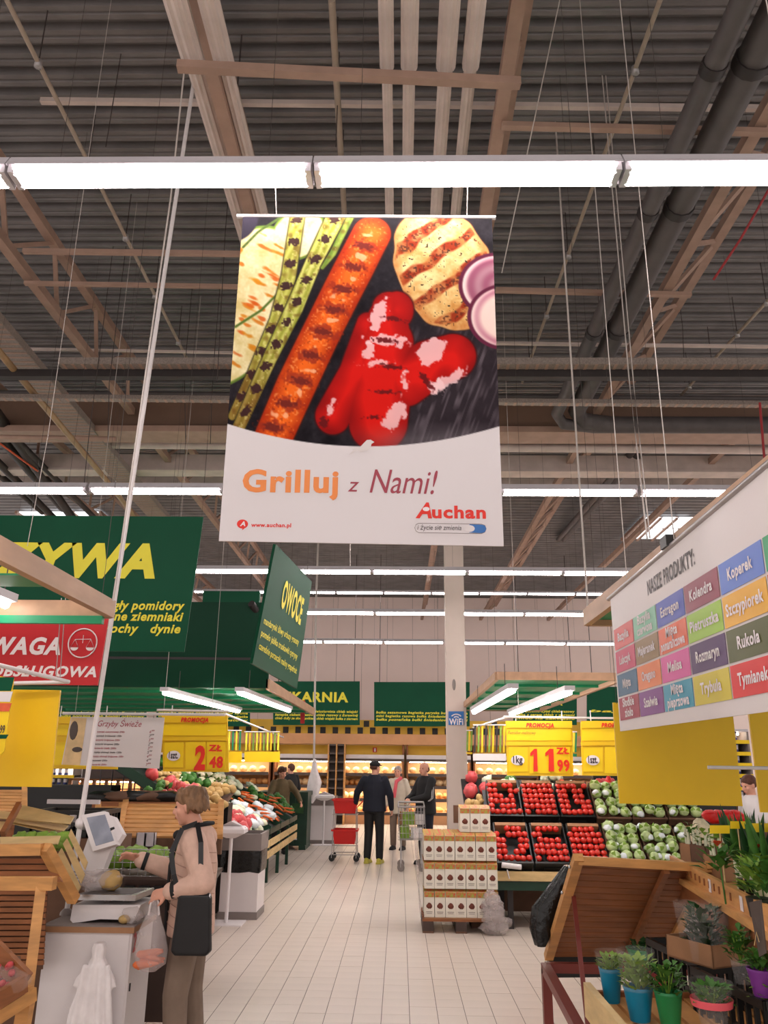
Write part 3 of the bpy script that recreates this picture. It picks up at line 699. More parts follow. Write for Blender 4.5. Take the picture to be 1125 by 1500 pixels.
# far right canopy
z = P(728, 990, 9.6).z; a = P(728, 990, 9.6); bx = P(897, 990, 9.6)
fr2 = frame_canopy('canopy', 'wooden framed green canopy over the tomato display', a.x, bx.x + .12, 9.6, 15.4, z, bh=.09)
mb = MB(); mb.bb((a.x + .02, 9.65, z - .03), (bx.x, 15.38, z - .0)); mb.build('green_panel', 'canopy_green', fr2)
for i in range(5): mb = MB(); mb.bb((a.x + .05, 10.3 + i * 1.1, z - .06), (bx.x, 10.36 + i * 1.1, z - .03)); mb.build('cross_rib', 'canopy_green', fr2)
hangers(fr2, [(a.x, 9.65, z), (bx.x, 9.65, z), (a.x, 15.3, z)], 8.15, .006)
tubelamp(G(752, 1009, z - .25), G(694, 1042, z - .25), 'left lamp under the canopy over the tomato display'); tubelamp(G(835, 1012, z - .25), G(748, 1045, z - .25), 'right lamp under the canopy over the tomato display')
# far left canopy with dark green fascia box
D = 11.1; a = P(392, 1008, D); l = P(-120, 1004, D); z = a.z
fl2 = thing('canopy', 'dark green boxed canopy over the left vegetable slope', 'canopy', ((a.x + l.x) / 2, D, z))
z1 = P(390, 965, D).z; z2 = P(390, 880, D).z
mb = MB(); mb.bb((l.x, D, z), (a.x, D + .06, z1 - .02)); mb.build('lower_fascia', 'sign_green_dark', fl2)
mb = MB(); mb.bb((l.x, D + .12, z1 + .02), (P(383, 900, D).x, D + .2, z2)); mb.build('upper_fascia', 'sign_green_dark', fl2)
mb = MB(); mb.bb((l.x, D + .05, z1 - .02), (a.x - .02, D + .3, z1 + .02)); mb.build('ledge', 'black_pipe', fl2)
mb = MB(); mb.tube([P(368, 884, D), P(383, 905, D + .3)], .05, 8); mb.build('corner_rod', 'black_pipe', fl2)
mb = MB(); mb.bb((P(300, 868, D + 1).x, D + .9, z1), (P(382, 868, D + 1).x, D + 1, P(380, 868, D + 1).z)); mb.build('rear_panel', 'sign_green', fl2)
mb = MB(); mb.bb((l.x, D + .06, z + .02), (a.x - .05, 17.2, z + .05)); mb.build('green_panel', 'canopy_green', fl2)
mb = MB(); mb.bar((a.x, D, z + .05), (a.x, 17.2, z + .05), .05, .14); mb.build('fascia_board', 'beam_wood', fl2)
for i in range(5): mb = MB(); mb.bb((l.x, D + .7 + i * 1.1, z - .02), (a.x - .05, D + .76 + i * 1.1, z + .02)); mb.build('cross_rib', 'canopy_green', fl2)
hangers(fl2, [P(139, 858, D), P(330, 860, D + .1), P(240, 862, D + .1)], 8.15, .006)
tubelamp(G(240, 1013, z - .12), G(350, 1041, z - .12), 'left lamp under the dark green canopy'); tubelamp(G(350, 1013, z - .12), G(424, 1040, z - .12), 'right lamp under the dark green canopy')
# small red tag hanging on the canopy corner
rt_, _ = board('red_tag', 'small red card hanging from the wooden canopy edge', [(440, 1060), (446, 1060), (447, 1026), (440, 1026)], 16.5, 'sign_red')

# ---- red scale sign
rd, rsn = board('scale_sign', 'red hanging sign with white lettering and scales emblem', [(-240, 1000), (143, 1004), (159, 905), (-236, 900)], 5.6, 'sign_red')
mb = MB(); letters(rsn, mb, 'WAGA', -16, 88, 957, 24, bold=.04, shear=.2); letters(rsn, mb, 'SAMOOBSŁUGOWA', -84, 141, 989, 15, bold=.035, shear=.2)
c0 = rsn.at(121, 942, .006); rad = .1
mb.tube([c0 + V((rad * math.sin(t), 0, rad * math.cos(t))) for t in np.linspace(0, 2 * PI, 29)], .005, 5)
mb.tube([c0 + V((0, 0, .055)), c0 + V((0, 0, -.0))], .0025, 4); mb.tube([c0 + V((-.055, 0, .025)), c0 + V((.055, 0, .028))], .0025, 4)
for s in (-1, 1):
    k = c0 + V((s * .055, 0, .026)); mb.tube([k, k + V((-.028, 0, -.055)), k + V((.028, 0, -.055)), k], .002, 4); mb.add([k + V((.028 * math.cos(t), 0, -.057 - .022 * math.sin(t))) for t in np.linspace(0, PI, 9)], [tuple(range(9))])
mb.build('lettering', 'txt_white', rd); hangers(rd, [rsn.at(150, 905), rsn.at(-150, 902)], 2.72, .004)
# ---- bakery signs on the back
BD = 25.3
def bsign(px0, px1, y0, y1, word, wx, lines, lab, D=BD):
    r_, s_ = board('bakery_sign', lab, [(px0, y1), (px1, y1), (px1, y0), (px0, y0)], D, 'sign_green', .06)
    mb = MB()
    if word: letters(s_, mb, word, wx[0], wx[1], wx[2], wx[3], bold=.04, shear=.0 if px0 > 300 else .15)
    for i, t in enumerate(lines): letters(s_, mb, t, px0 + 3, px1 - 3, y1 - 16 + i * 5.2 - 3, 3.6, bold=.03, shear=.2)
    mb.build('lettering', 'txt_yellow', r_)
    for x in (px0 + 8, px1 - 8): t = s_.at(x, y0, 0); mb = MB(); mb.bar(t, t + V((0, 0, 8.22 - t.z)), .02, .02); mb.build('hanging_wire', 'cable_dark', r_)
    return r_
L3 = ('chleb z dynią bagietka wieloziarnista chleb wiejski', 'kanapka ciabatta razowa chleb razowy z żurawiną', 'chleb duży ze słonecznikiem chleb wiejski bułka z ziarnem')
bsign(400, 527, 998, 1062, 'PIEKARNIA', (398, 510, 1027, 14), L3, 'green bakery sign left of the wide gap above the bread wall')
bsign(548, 688, 999, 1064, '', None, ('bułka sezamowa bagietka paryska bułka maślana', 'mini bagietka razowa bułka śniadaniowa kajzerka', 'bułka poznańska bułki śniadaniowe kajzerki'), 'green bakery sign without large word behind the column')
bsign(368, 400 - 2, 1030, 1062, '', None, ('', ''), 'narrow green bakery sign piece under the fruit sign', BD + .1) if False else None
bsign(84, 214, 1008, 1064, 'PIEKARNIA', (90, 196, 1026, 14), ('ziarnowa bagietka paryska bułka z dynią', 'bułka poranna chleb wiejski orkiszowy', 'bułka z serem chleb słonecznikowy'), 'green bakery sign above the mushroom price poster')
bsign(229, 366, 1008, 1064, '', None, ('bagietka wiejska bagietka pszenno żytnia', 'chleb pszenny chleb słonecznikowy bagietka', 'bułka grahamka chleb tostowy'), 'green bakery sign partly under the dark green canopy')
bsign(-110, 60, 1008, 1064, '', None, ('chleb',) * 1, 'green bakery sign at the left behind the yellow board')
bsign(752, 845, 1000, 1062, 'PIEKARNIA', (752, 824, 1032, 14), ('chleb pszenno-żytni chleb razowy', 'bułka z serem chleb z ziarnami', 'chleb na zakwasie'), 'green bakery sign under the right canopy')
bsign(860, 990, 1006, 1062, '', None, ('bagietka',), 'green bakery sign at the right above the yellow boards')
for x in (222, 68): 
    p = P(x, 1060, BD + .5); mb = MB(); mb.bb((p.x - .14, p.y, 2.4), (p.x + .14, p.y + .2, 8)); tag(mb.build('pillar', 'wallp'), 'pale pillar between two bakery signs', 'pillar', group='pillars between the bakery signs')

# ---- herb poster on the right (plane along the aisle)
hs = Sign((1.4, 0, 0), (-1, 0, 0))
hp = thing('herb_poster', 'long white herb poster with coloured name squares', 'poster', (1.4, 5.3, 1.97))
ya, zt_, zb_ = 5.32, 2.81, 1.96
q = [V((1.4, ya, zb_)), V((1.4, 1.9, zb_ - .01)), V((1.4, 1.9, 2.86)), V((1.4, ya, zt_))]
mb = MB(); mb.slab(q, .008, n=V((-1, 0, 0))); mb.build('sheet', 'sign_white', hp)
mb = MB(); mb.tube([(1.4, ya + .05, zt_ + .01), (1.4, 1.9, 2.87)], .014, 8); mb.build('top_rail', 'chrome_soft', hp)
mb = MB(); mb.box((1.4, 4.1, 2.87), (.05, .1, .06)); mb.build('clamp', 'black_plastic', hp)
for yy in (4.0, 4.9, 2.4): mb = MB(); mb.tube([(1.4, yy, 2.86), (1.4, yy, 8.1)], .003, 4); mb.build('hanging_wire', 'cable', hp)
grid = [[('Bazylia', (214, 84, 80)), ('Lubczyk', (196, 44, 92)), ('Mięta', (30, 92, 128)), ('Słodkie zioło', (160, 34, 66))],
        [('Bazylia czerwona', (126, 190, 160)), ('Majeranek', (140, 110, 62)), ('Oregano', (226, 124, 66)), ('Szałwia', (120, 40, 132))],
        [('Estragon', (62, 80, 178)), ('Mięta pomarańczowa', (226, 104, 66)), ('Melisa', (212, 80, 156)), ('Mięta pieprzowa', (40, 148, 176))],
        [('Kolendra', (140, 52, 76)), ('Pietruszka', (154, 196, 60)), ('Rozmaryn', (72, 32, 92)), ('Trybula', (206, 190, 44))],
        [('Koperek', (92, 124, 204)), ('Szczypiorek', (228, 172, 50)), ('Rukola', (84, 88, 44)), ('Tymianek', (214, 34, 38))],
        [('Rozmaryn', (60, 160, 110)), ('Cząber', (180, 90, 40)), ('Hyzop', (90, 60, 150)), ('Koper', (60, 140, 190))]]
def hp_at(px, py, l=.003): return hs.at(px, py, l)
# cell corners come from the board itself: columns run along y, rows along z
y_edges = [hp_at(x, 950).y for x in (900.5, 928.8, 965.6, 1008.8, 1064.8)]; cwid = (y_edges[0] - y_edges[-1]) / 4
zr = [hp_at(899, 922).z, hp_at(910, 1057).z]; rh = (zr[0] - zr[1]) / 4
zc = lambda y: 0.0
for ci, colm in enumerate(grid):
    y0 = y_edges[0] - ci * cwid - .008; y1 = y0 - cwid + .016
    for ri, (t, c) in enumerate(colm):
        za_ = zr[0] - ri * rh - .006; zb2 = zr[0] - (ri + 1) * rh + .006
        mt = mat('square_%d_%d' % (ci, ri), c, .45, .03); M['sq'] = mt
        mb = MB(); mb.slab([(1.397, y0, zb2), (1.397, y1, zb2), (1.397, y1, za_), (1.397, y0, za_)], .001, n=V((-1, 0, 0))); cell = mb.build('name_square', mt, hp)
        mb = MB(); ws = t.split(); hh = .052; zc_ = (za_ + zb2) / 2 - hh * .4 + (.032 if len(ws) > 1 else 0)
        for k, wd in enumerate(ws):
            L = min(.036 * len(wd), cwid * .82); text(mb, wd, V((1.394, (y0 + y1) / 2 + L / 2, zc_ - k * .062)), V((0, -L, 0)), V((0, 0, hh)), bold=.03)
        mb.build('lettering', 'txt_white', cell)
mb = MB(); o = hp_at(949, 872); e = hp_at(1018, 826); text(mb, 'NASZE PRODUKTY:', o, V((0, e.y - o.y, e.z - o.z)), V((0, 0, .082)), bold=.02); mb.build('lettering', 'txt_dark', hp)

# ---- yellow boards and price boards
def ring_holder(p, q, lab, r=.014): return pipe('support_rod', [p, q], r, 'white', lab, 'rod')
y1_, _ = board('price_board', 'big blank yellow price board below the herb poster', [(908, 1177), (1088, 1181), (1073, 1040), (898, 1029)], 5.45, 'yellow', .02, cat='price board')
y2_, _ = board('price_board', 'blank yellow price board cut off at the right edge', [(1115, 1190), (1300, 1193), (1290, 1040), (1096, 1037)], 5.45, 'yellow', .02, cat='price board')
hangers(y1_, [P(903, 1031, 5.45), P(1060, 1031, 5.45)], 2.65, .003)
hangers(y2_, [P(1110, 1038, 5.45)], 2.65, .003)
ring_holder(P(1037, 1124, 4.6), P(1400, 1129, 4.6), 'pale rod in front of the yellow boards at right', .01)
y3_, _ = board('price_board', 'big blank yellow price board at the left edge', [(0 - 75, 1151), (74, 1153), (88, 1011), (10, 1010), (-60, 1009)], 5.3, 'yellow', .02, cat='price board')
ring_holder(P(-60, 960, 4.6), P(101, 999, 5.25), 'white rod pointing away over the left yellow board', .013); ring_holder(P(18, 1001, 5.24), P(99, 999, 5.25), 'white rod holding the left yellow board', .013)
for x in (88, 82): mb = MB(); a = P(x + 8, 876, 5.08); b = P(x, 992, 5.24); mb.tube([a, b], .003, 5); tag(mb.build('chain', 'chrome_soft'), 'thin chain hanging from the left wooden canopy', 'chain', group='chains of the left canopy')
# stack of green and white price tags at the very left
lt, ls = board('tag_board', 'green topped price tag board at the far left edge', [(-40, 1150), (6, 1100), (20, 994), (-40, 984)], 5.0, 'yellow_card', .01, cat='price board')
for (a0, a1, c) in ((992, 1012, 'sign_green'), (1013, 1028, 'white'), (1030, 1042, 'flower_orange'), (1076, 1082, 'sign_green')):
    mb = MB(); mb.slab([ls.at(-40, a1, .004), ls.at(17 - (a1 - 1000) * .1, a1, .004), ls.at(20 - (a0 - 1000) * .1, a0, .004), ls.at(-40, a0, .004)], .003, n=ls.n); mb.build('tag_strip', c, lt)
mb = MB(); letters(ls, mb, '99', -1, 6, 1074, 12, bold=.02); mb.build('lettering', 'txt_dark', lt)
def price_board(lab, x0, x1, y0, y1, D, unit=None, big='', small='', promo='PROMOCJA', dx=0, sub=None, back=True):
    r_, s_ = board('price_board', lab, [(x0 + 2, y1), (x1 + 2, y1 + 1), (x1, y0 + 1), (x0, y0)], D, 'yellow', .02, cat='price board')
    W = x1 - x0; H_ = y1 - y0
    def card(a, b, c, d, m, lift, nm): mb = MB(); mb.slab([s_.at(x0 + a * W, y0 + d * H_, lift), s_.at(x0 + b * W, y0 + d * H_, lift), s_.at(x0 + b * W, y0 + c * H_, lift), s_.at(x0 + a * W, y0 + c * H_, lift)], .008, n=s_.n); mb.build(nm, m, r_)
    card(0, 1, 0, .13, 'yellow', .03, 'header'); card(.02, .98, .14, .36, 'yellow_card', .01, 'name_card'); card(0, 1, .38, .45, 'yellow', .025, 'rail')
    card(.04, .33, .48, .93, 'yellow_card', .01, 'unit_card'); card(.36, .67, .47, .96, 'yellow_card', .012, 'digit_card'); card(.69, .97, .47, .96, 'yellow_card', .012, 'digit_card')
    mb = MB(); letters(s_, mb, promo, x0 + .3 * W, x0 + .72 * W, y0 + .115 * H_, .075 * H_, bold=.05, shear=.2) if promo else None
    if big == '11':
        for q0, q1 in ((776, 787), (798, 811)):
            yb, yt = 1130, 1097; mb.add([s_.at(q0 + 5, yb), s_.at(q1, yb), s_.at(q1 - 1, yt), s_.at(q0 + 6, yt), s_.at(q0, yt + 6), s_.at(q0, yt + 11), s_.at(q0 + 5, yt + 8)], [(0, 1, 2, 3, 4, 5, 6)])
    elif big: letters(s_, mb, big, *dx[0], bold=.05)
    if small: letters(s_, mb, small, *dx[1], bold=.04); letters(s_, mb, 'ZŁ', *dx[2], bold=.04)
    for v_ in list(range(len(mb.v))): p = mb.v[v_]; mb.v[v_] = (p[0], p[1] - .035, p[2])
    if mb.v: mb.build('lettering', 'txt_red', r_)
    if unit:
        c = s_.at(x0 + .18 * W, y0 + .72 * H_, .022); rx = (s_.at(x0 + .28 * W, y0, 0) - s_.at(x0 + .18 * W, y0, 0)).length
        mb = MB(); mb.add([c + V((rx * math.cos(t), 0, rx * .72 * math.sin(t))) for t in np.linspace(0, 2 * PI, 24)[:-1]], [tuple(range(23))]); mb.build('oval', 'txt_white', r_)
        mb = MB(); text(mb, unit, c + V((-rx * .7, -.006, -.03)), V((rx * 1.4, 0, 0)), V((0, 0, .08)), bold=.03); mb.build('lettering', 'txt_dark', r_)
    if sub:
        mb = MB(); letters(s_, mb, sub, x0 + .03 * W, x0 + .45 * W, y0 + .24 * H_, .06 * H_, shear=.2); mb.v = [(p[0], p[1] - .02, p[2]) for p in mb.v]; mb.build('lettering', 'wood_dark', r_)
    for t in (.15, .85): a = s_.at(x0 + t * W, y0, 0); mb = MB(); mb.tube([a, a + V((0, 0, .12))], .006, 4); mb.build('hook', 'white', r_)
    return r_
price_board('yellow promotion board reading two zloty forty eight', 237, 333, 1048, 1130, 10.2, '1szt.', '2', '48', dx=((285, 301, 1126, 33), (307, 327, 1124, 16), (306, 326, 1100, 9)))
price_board('yellow promotion board with a large eleven and ninety nine', 741, 838, 1056, 1136, 10.2, '1kg', '11', '99', dx=((776, 810, 1130, 31), (816, 834, 1129, 16), (814, 833, 1104, 9)), sub='Pomidor malinowy')
price_board('yellow promotion board for single pieces right of the eleven ninety nine board', 851, 948, 1056, 1136, 9.8, '1szt.', '', '', dx=None)
price_board('blank yellow price frame behind the mushroom price poster', 74, 170, 1050, 1126, 9.2, None, '', '', promo='', dx=None)
# mushroom poster
mp, ms_ = board('mushroom_poster', 'white poster listing fresh mushroom prices under a pink heading', [(90, 1120), (233, 1126), (241, 1051), (104, 1050)], 8.0, 'sign_white', .006, cat='poster')
mb = MB(); mb.slab([ms_.at(91, 1120, .003), ms_.at(117, 1121, .003), ms_.at(127, 1052, .003), ms_.at(105, 1051, .003)], .001, n=ms_.n); mb.build('photo', 'bread_pale', mp)
mb = MB(); mb.ell(ms_.at(113, 1098, .004), (.05, .003, .025), 10, 6); mb.ell(ms_.at(108, 1070, .004), (.04, .003, .09), 10, 6); mb.build('photo_detail', 'shelf_dark', mp)
mb = MB(); letters(ms_, mb, 'Grzyby Świeże', 143, 207, 1064, 9, shear=.3); mb2 = MB()
rows = ['Boczniak ostrygowaty 250g', 'Boczniak królewski 150g', 'Pieczarki brązowe 250g', 'Pieczarki krojone 200g', 'Pieczarki białe 250g', 'Grzyby shimeji białe 150g', 'Grzyby shimeji brązowe 150g', 'Boczniaki 250g', 'Pieczarki 500g']
pr_ = ['6⁹⁹', '7⁹⁹', '3⁹⁹', '2⁹⁹', '3⁹⁹', '5⁹⁹', '4⁹⁹', '4⁹⁹', '7⁹⁹']
for i, t in enumerate(rows):
    t_ = mb if i % 2 == 0 else mb2; y_ = 1073 + i * 6.0; x_ = 139 - i * .9; letters(ms_, t_, t, x_, x_ + len(t) * 1.75, y_, 2.6, bold=.02, shear=.2); letters(ms_, t_, pr_[i], 219 - i * .7, 226 - i * .7, y_ + 1, 4.2, shear=.2)
mb.build('lettering', 'txt_plum', mp); mb2.build('lettering', 'txt_dark', mp)
ring_holder(P(92, 1045, 8.0), P(330, 1047, 8.0), 'white rod holding the mushroom price poster')
hangers(mp, [ms_.at(120, 1051), ms_.at(225, 1052)], P(200, 1046, 8).z, .003)
for px in (110, 310): 
    a = P(px, 1045, 8.0); cable(a, (a.x, a.y, 8.1), .003, ('left' if px < 200 else 'right') + ' thin wire carrying the mushroom poster rod')
ring_holder(P(693, 1066, 13.5), P(745, 1050, 10.22), 'white rod running back to the column side'); ring_holder(P(738, 1050, 10.2), P(960, 1053, 10.2), 'white rod holding the promotion boards')
a = P(760, 1050, 10.2); cable(a, (a.x, a.y, 3.0), .004, 'short wire from canopy to promotion board rod')
ring_holder(P(330, 1046, 10.2), P(415, 1080, 16.3), 'white rod running back over the vegetable slope'); ring_holder(P(230, 1040, 10.2), P(335, 1042, 10.2), 'white rod holding the two forty eight board')
a = P(240, 1040, 10.2); cable(a, (a.x, a.y, 2.9), .004, 'short wire above the two forty eight board')
# fringe boards: price boards seen edge-on farther along the rods
def fringe(lab, x0, x1, y0, ym, y1, D, cards=8, back='yellow_card', strip=('txt_yellow', 'canopy_green')):
    r_, s_ = board('fringe_board', lab, [(x0, y1), (x1, y1 + .5), (x1, ym), (x0, ym)], D, back, .02, cat='price board')
    n = cards
    for i in range(n):
        x = x0 + (x1 - x0) * (i + .5) / n; mb = MB(); mb.slab([s_.at(x - 1.6, ym - 2, .01), s_.at(x + .9, ym - 2, .01), s_.at(x + 1.9, y0, .01), s_.at(x - .6, y0, .01)], .01, n=s_.n); mb.build('strip', strip[i % len(strip)], r_)
    mb = MB(); mb.tube([s_.at(x0, y0, .02), s_.at(x1, y0, .02)], .01, 6); mb.build('rod', 'white', r_)
    return r_
fringe('yellow board with hanging strips right of the two forty eight board', 333, 354, 1070, 1101, 1117, 12.5, 4)
fringe('second yellow board with hanging strips over the vegetable slope', 358, 410, 1072, 1101, 1116, 14, 10, strip=('txt_yellow', 'yellow', 'leaflime'))
fringe('white board with dark and yellow strips beside the column', 693, 741, 1062, 1104, 1114, 12.2, 9, back='white', strip=('black_pipe', 'leaflime', 'yellow'))
fringe('small yellow strip board just behind the column', 683, 692, 1070, 1102, 1104, 13.2, 3, strip=('leaflime', 'yellow'))
fringe('narrow green strip board right of the eleven ninety nine board', 839, 845, 1072, 1104, 1108, 11.5, 2, back='canopy_green', strip=('txt_yellow', 'canopy_green'))

# ================================================================== PEOPLE
def organic(name, fill, m, parent, voxel=.012, smooth=4):
    mb = MB(); fill(mb); tmp = mb.build('tmp', m, parent)
    r = tmp.modifiers.new('r', 'REMESH'); r.mode = 'VOXEL'; r.voxel_size = voxel; r.use_smooth_shade = True
    s = tmp.modifiers.new('s', 'SMOOTH'); s.factor = .5; s.iterations = smooth
    me = bpy.data.meshes.new_from_object(tmp.evaluated_get(bpy.context.evaluated_depsgraph_get()))
    me.materials.clear(); me.materials.append(M[m]); bpy.data.objects.remove(tmp); me.name = name
    o = bpy.data.objects.new(name, me); C.objects.link(o); o.parent = parent; OFF[o.name] = OFF.get(parent.name, V((0, 0, 0))); return o
def cap(mb, p, q, r0, r1, n=12):
    p, q = V(p), V(q); mb.tube([p, q], [r0, r1], n); mb.ell(p, r0, n, 8); mb.ell(q, r1, n, 8)
def chain(mb, pts, rs):
    for i in range(len(pts) - 1): cap(mb, pts[i], pts[i + 1], rs[i], rs[i + 1])
def hand(mb, wrist, d, palm_n, s=1, curl=.5, side=1):
    wrist = V(wrist); d = V(d).normalized(); n = V(palm_n); n = (n - d * n.dot(d)).normalized(); x = d.cross(n).normalized() * side
    c = wrist + d * .05 * s
    for k in (-.026, -.009, .009, .026): cap(mb, wrist + x * k * .6 * s, wrist + d * .085 * s + x * k * s, .016 * s, .012 * s, 8)
    for i, (k, L) in enumerate(((.030, .062), (.010, .074), (-.010, .070), (-.029, .054))):
        b = wrist + d * .088 * s + x * k * s; c1 = curl * (.6 if i == 0 else 1)
        d1 = (d * math.cos(c1 * .8) + n * math.sin(c1 * .8)); d2 = (d * math.cos(c1 * 1.8) + n * math.sin(c1 * 1.8)); d3 = (d * math.cos(c1 * 2.6) + n * math.sin(c1 * 2.6))
        p1 = b + d1 * L * .45 * s; p2 = p1 + d2 * L * .32 * s; p3 = p2 + d3 * L * .25 * s
        chain(mb, [b, p1, p2, p3], [.0095 * s, .009 * s, .008 * s, .007 * s])
    t0_ = wrist + d * .03 * s + x * .03 * s; t1 = t0_ + (d * .6 + x * .7 + n * .3).normalized() * .035 * s; t2 = t1 + (d * .9 + x * .2 + n * .4).normalized() * .028 * s
    chain(mb, [t0_, t1, t2], [.013 * s, .011 * s, .008 * s])
def ering(c, rx, ry, n=20, tilt=0): return [V((c[0] + rx * math.cos(2 * PI * i / n), c[1] + ry * math.sin(2 * PI * i / n), c[2] + tilt * ry * math.sin(2 * PI * i / n))) for i in range(n)]
def person(label, loc, rot, H, coat, pants, hair, shoe='blackcloth', rarm=None, larm=None, coat_len=.86, w=1.0, voxel=.015, hairk='short', belly=0, head_yaw=0, head_pitch=0, stride=.0, seed=0, group=None, cat='person', legs=True, name='person', bulk=1.0, head_fwd=0.0):
    s = H / 1.7; root = thing(name, label, cat, (0, 0, 0), group)
    sh = V((.18 * w * s, -.01, 1.40 * s)); hip = V((.09 * s, 0, .90 * s)); hc = V((0, (.035 + head_fwd) * s, 1.575 * s))
    rarm = rarm or (V((.25, -.03, 1.12)), V((.24, .08, .88))); larm = larm or (V((-.25, -.03, 1.12)), V((-.24, .08, .88)))
    arms = [(V((sh.x - .03 * s, sh.y, sh.z - .03 * s)), V(rarm[0]) * s, V(rarm[1]) * s, 1), (V((-sh.x + .03 * s, sh.y, sh.z - .03 * s)), V(larm[0]) * s, V(larm[1]) * s, -1)]
    HR = Euler((head_pitch, 0, head_yaw)).to_matrix()
    def hd(p): return hc + HR @ (V(p) * s)
    legp = [[V((k * .09 * s, 0, .90 * s)), V((k * .10 * s, .02 + k * stride, .50 * s)), V((k * .11 * s, -.02 + k * stride * 1.6, .09 * s))] for k in (1, -1)]
    def body(mb):
        mb.loft([ering((0, 0, z * s), a * w * s, b * s) for z, a, b in ((.86, .15, .10), (.95, .165, .11 + belly), (1.08, .145, .10 + belly), (1.25, .165, .115), (1.36, .17, .10), (1.42, .12, .075), (1.46, .055, .055))])
        cap(mb, (0, .0, 1.42 * s), hd((0, -.015, -.05)), .052 * s, .05 * s)
        # head: skull, face wedge, jaw, nose, lips, brow, ears
        mb.ell(hd((0, -.012, .03)), (.073 * s, .094 * s, .09 * s), 20, 14, rot=HR); mb.ell(hd((0, .018, -.02)), (.060 * s, .070 * s, .095 * s), 20, 14, rot=HR)
        mb.ell(hd((0, .052, -.092)), (.030 * s, .026 * s, .024 * s), 12, 8, rot=HR); mb.ell(hd((0, .064, .028)), (.052 * s, .022 * s, .014 * s), 12, 8, rot=HR)
        chain(mb, [hd((0, .082, .012)), hd((0, .104, -.026))], [.009 * s, .0145 * s]); mb.ell(hd((0, .094, -.03)), (.019 * s, .012 * s, .009 * s), 10, 6, rot=HR)
        mb.ell(hd((0, .083, -.054)), (.024 * s, .012 * s, .007 * s), 10, 6, rot=HR); mb.ell(hd((0, .081, -.066)), (.021 * s, .011 * s, .008 * s), 10, 6, rot=HR)
        for k in (1, -1): mb.ell(hd((k * .073, -.012, -.008)), (.010 * s, .020 * s, .032 * s), 10, 8, rot=HR); mb.ell(hd((k * .038, .055, -.025)), (.024 * s, .022 * s, .022 * s), 10, 8, rot=HR)
        for a, e, h_, k in arms:
            chain(mb, [a, e, h_], [.048 * s, .040 * s, .027 * s])
            d = (h_ - e).normalized(); hand(mb, h_ - d * .01, d, V((-k * .6, .2, -.5)) if abs(d.z) < .8 else V((-k, 0.2, 0)), s, .55, side=k if False else 1)
        for a, kn, an in legp:
            chain(mb, [a, kn, an], [.082 * s, .056 * s, .038 * s]); cap(mb, an - V((0, .03, .04)) * s, an + V((0, .14, -.055)) * s, .035 * s, .028 * s)
    organic('body', body, 'skin', root, min(voxel, .009 if voxel > .01 else voxel), 3)
    def coatf(mb):
        z0 = coat_len * s
        mb.loft([ering((0, -.0, z), a * w * s, b * s) for z, a, b in ((z0, .195, .145 + belly), (z0 + .06, .19, .145 + belly), (1.08 * s, .178, .135 + belly), (1.22 * s, .19, .14), (1.34 * s, .185, .12), (1.42 * s, .12, .095), (1.462 * s, .085, .085))])
        for a, e, h_, k in arms:
            h2 = h_ - (h_ - e).normalized() * .02 * s; chain(mb, [a + V((k * .012 * s, 0, .0)), e, h2], [.079 * s * bulk, .064 * s * bulk, .048 * s * bulk])
    jk = organic('jacket', coatf, coat, root, voxel, 3)
    def pantf(mb):
        mb.loft([ering((0, 0, z * s), a * w * s, b * s) for z, a, b in ((.82, .16, .115), (.92, .172, .125), (1.0, .165, .12))])
        for a, kn, an in legp: chain(mb, [a - V((0, 0, .03)), kn, an + V((0, 0, .02))], [.098 * s, .078 * s, .066 * s])
    organic('trousers', pantf, pants, root, voxel, 3)
    for a, kn, an in legp:
        def shf(mb): cap(mb, an - V((0, .04, .035)) * s, an + V((0, .15, -.05)) * s, .045 * s, .036 * s); mb.box((an.x, an.y + .05 * s, .015), (.085 * s, .27 * s, .03))
        organic('shoe', shf, shoe, root, max(voxel * .8, .008), 2)
    for k in (1, -1): mb = MB(); mb.ell(hd((k * .030, .077, .006)), (.012 * s, .009 * s, .007 * s), 8, 6, rot=HR); mb.build('eye', 'eye', root)
    mb = MB(); mb.ell(hd((0, .091, -.060)), (.020 * s, .006 * s, .006 * s), 10, 6, rot=HR); mb.build('lips', 'lips', root)
    rr = random.Random(seed)
    def hairf(mb):
        if hairk == 'bald':
            mb.ell(hd((0, -.045, -.005)), (.086 * s, .075 * s, .06 * s), 16, 10, rot=HR); return
        mb.ell(hd((0, -.022, .048)), (.084 * s, .100 * s, .084 * s), 18, 12, rot=HR); mb.ell(hd((0, -.055, .012)), (.074 * s, .060 * s, .068 * s), 18, 12, rot=HR)
        if hairk == 'full':
            for i in range(90):
                a = rr.uniform(-PI, 0) if i % 3 else rr.uniform(0, PI); z = rr.uniform(-.01, .11) if a < 0 else rr.uniform(.07, .12); R0 = .088 * (1 - max(0, z - .05) * 3.2)
                p = V((math.cos(a) * R0, -.02 + math.sin(a) * R0 * 1.12, z)); q = p * 1.05 + V((rr.uniform(-.012, .012), rr.uniform(-.012, .012), -.032)); chain(mb, [hd(p), hd(q)], [.014 * s, .008 * s])
    if hairk == 'cap':
        def hatf(mb): mb.ell(hd((0, -.01, .06)), (.088 * s, .104 * s, .07 * s), 18, 12, rot=HR); mb.ell(hd((0, .10, .045)), (.065 * s, .06 * s, .01 * s), 14, 8, rot=HR)
        organic('cap', hatf, hair, root, .009, 1)
        def hf(mb): mb.ell(hd((0, -.03, .01)), (.08 * s, .085 * s, .05 * s), 16, 10, rot=HR)
        organic('hair', hf, 'hair_brown', root, .01, 1)
    else: organic('hair', hairf, hair, root, .007, 2)
    root.location = loc; root.rotation_euler = (0, 0, rot); return root, s
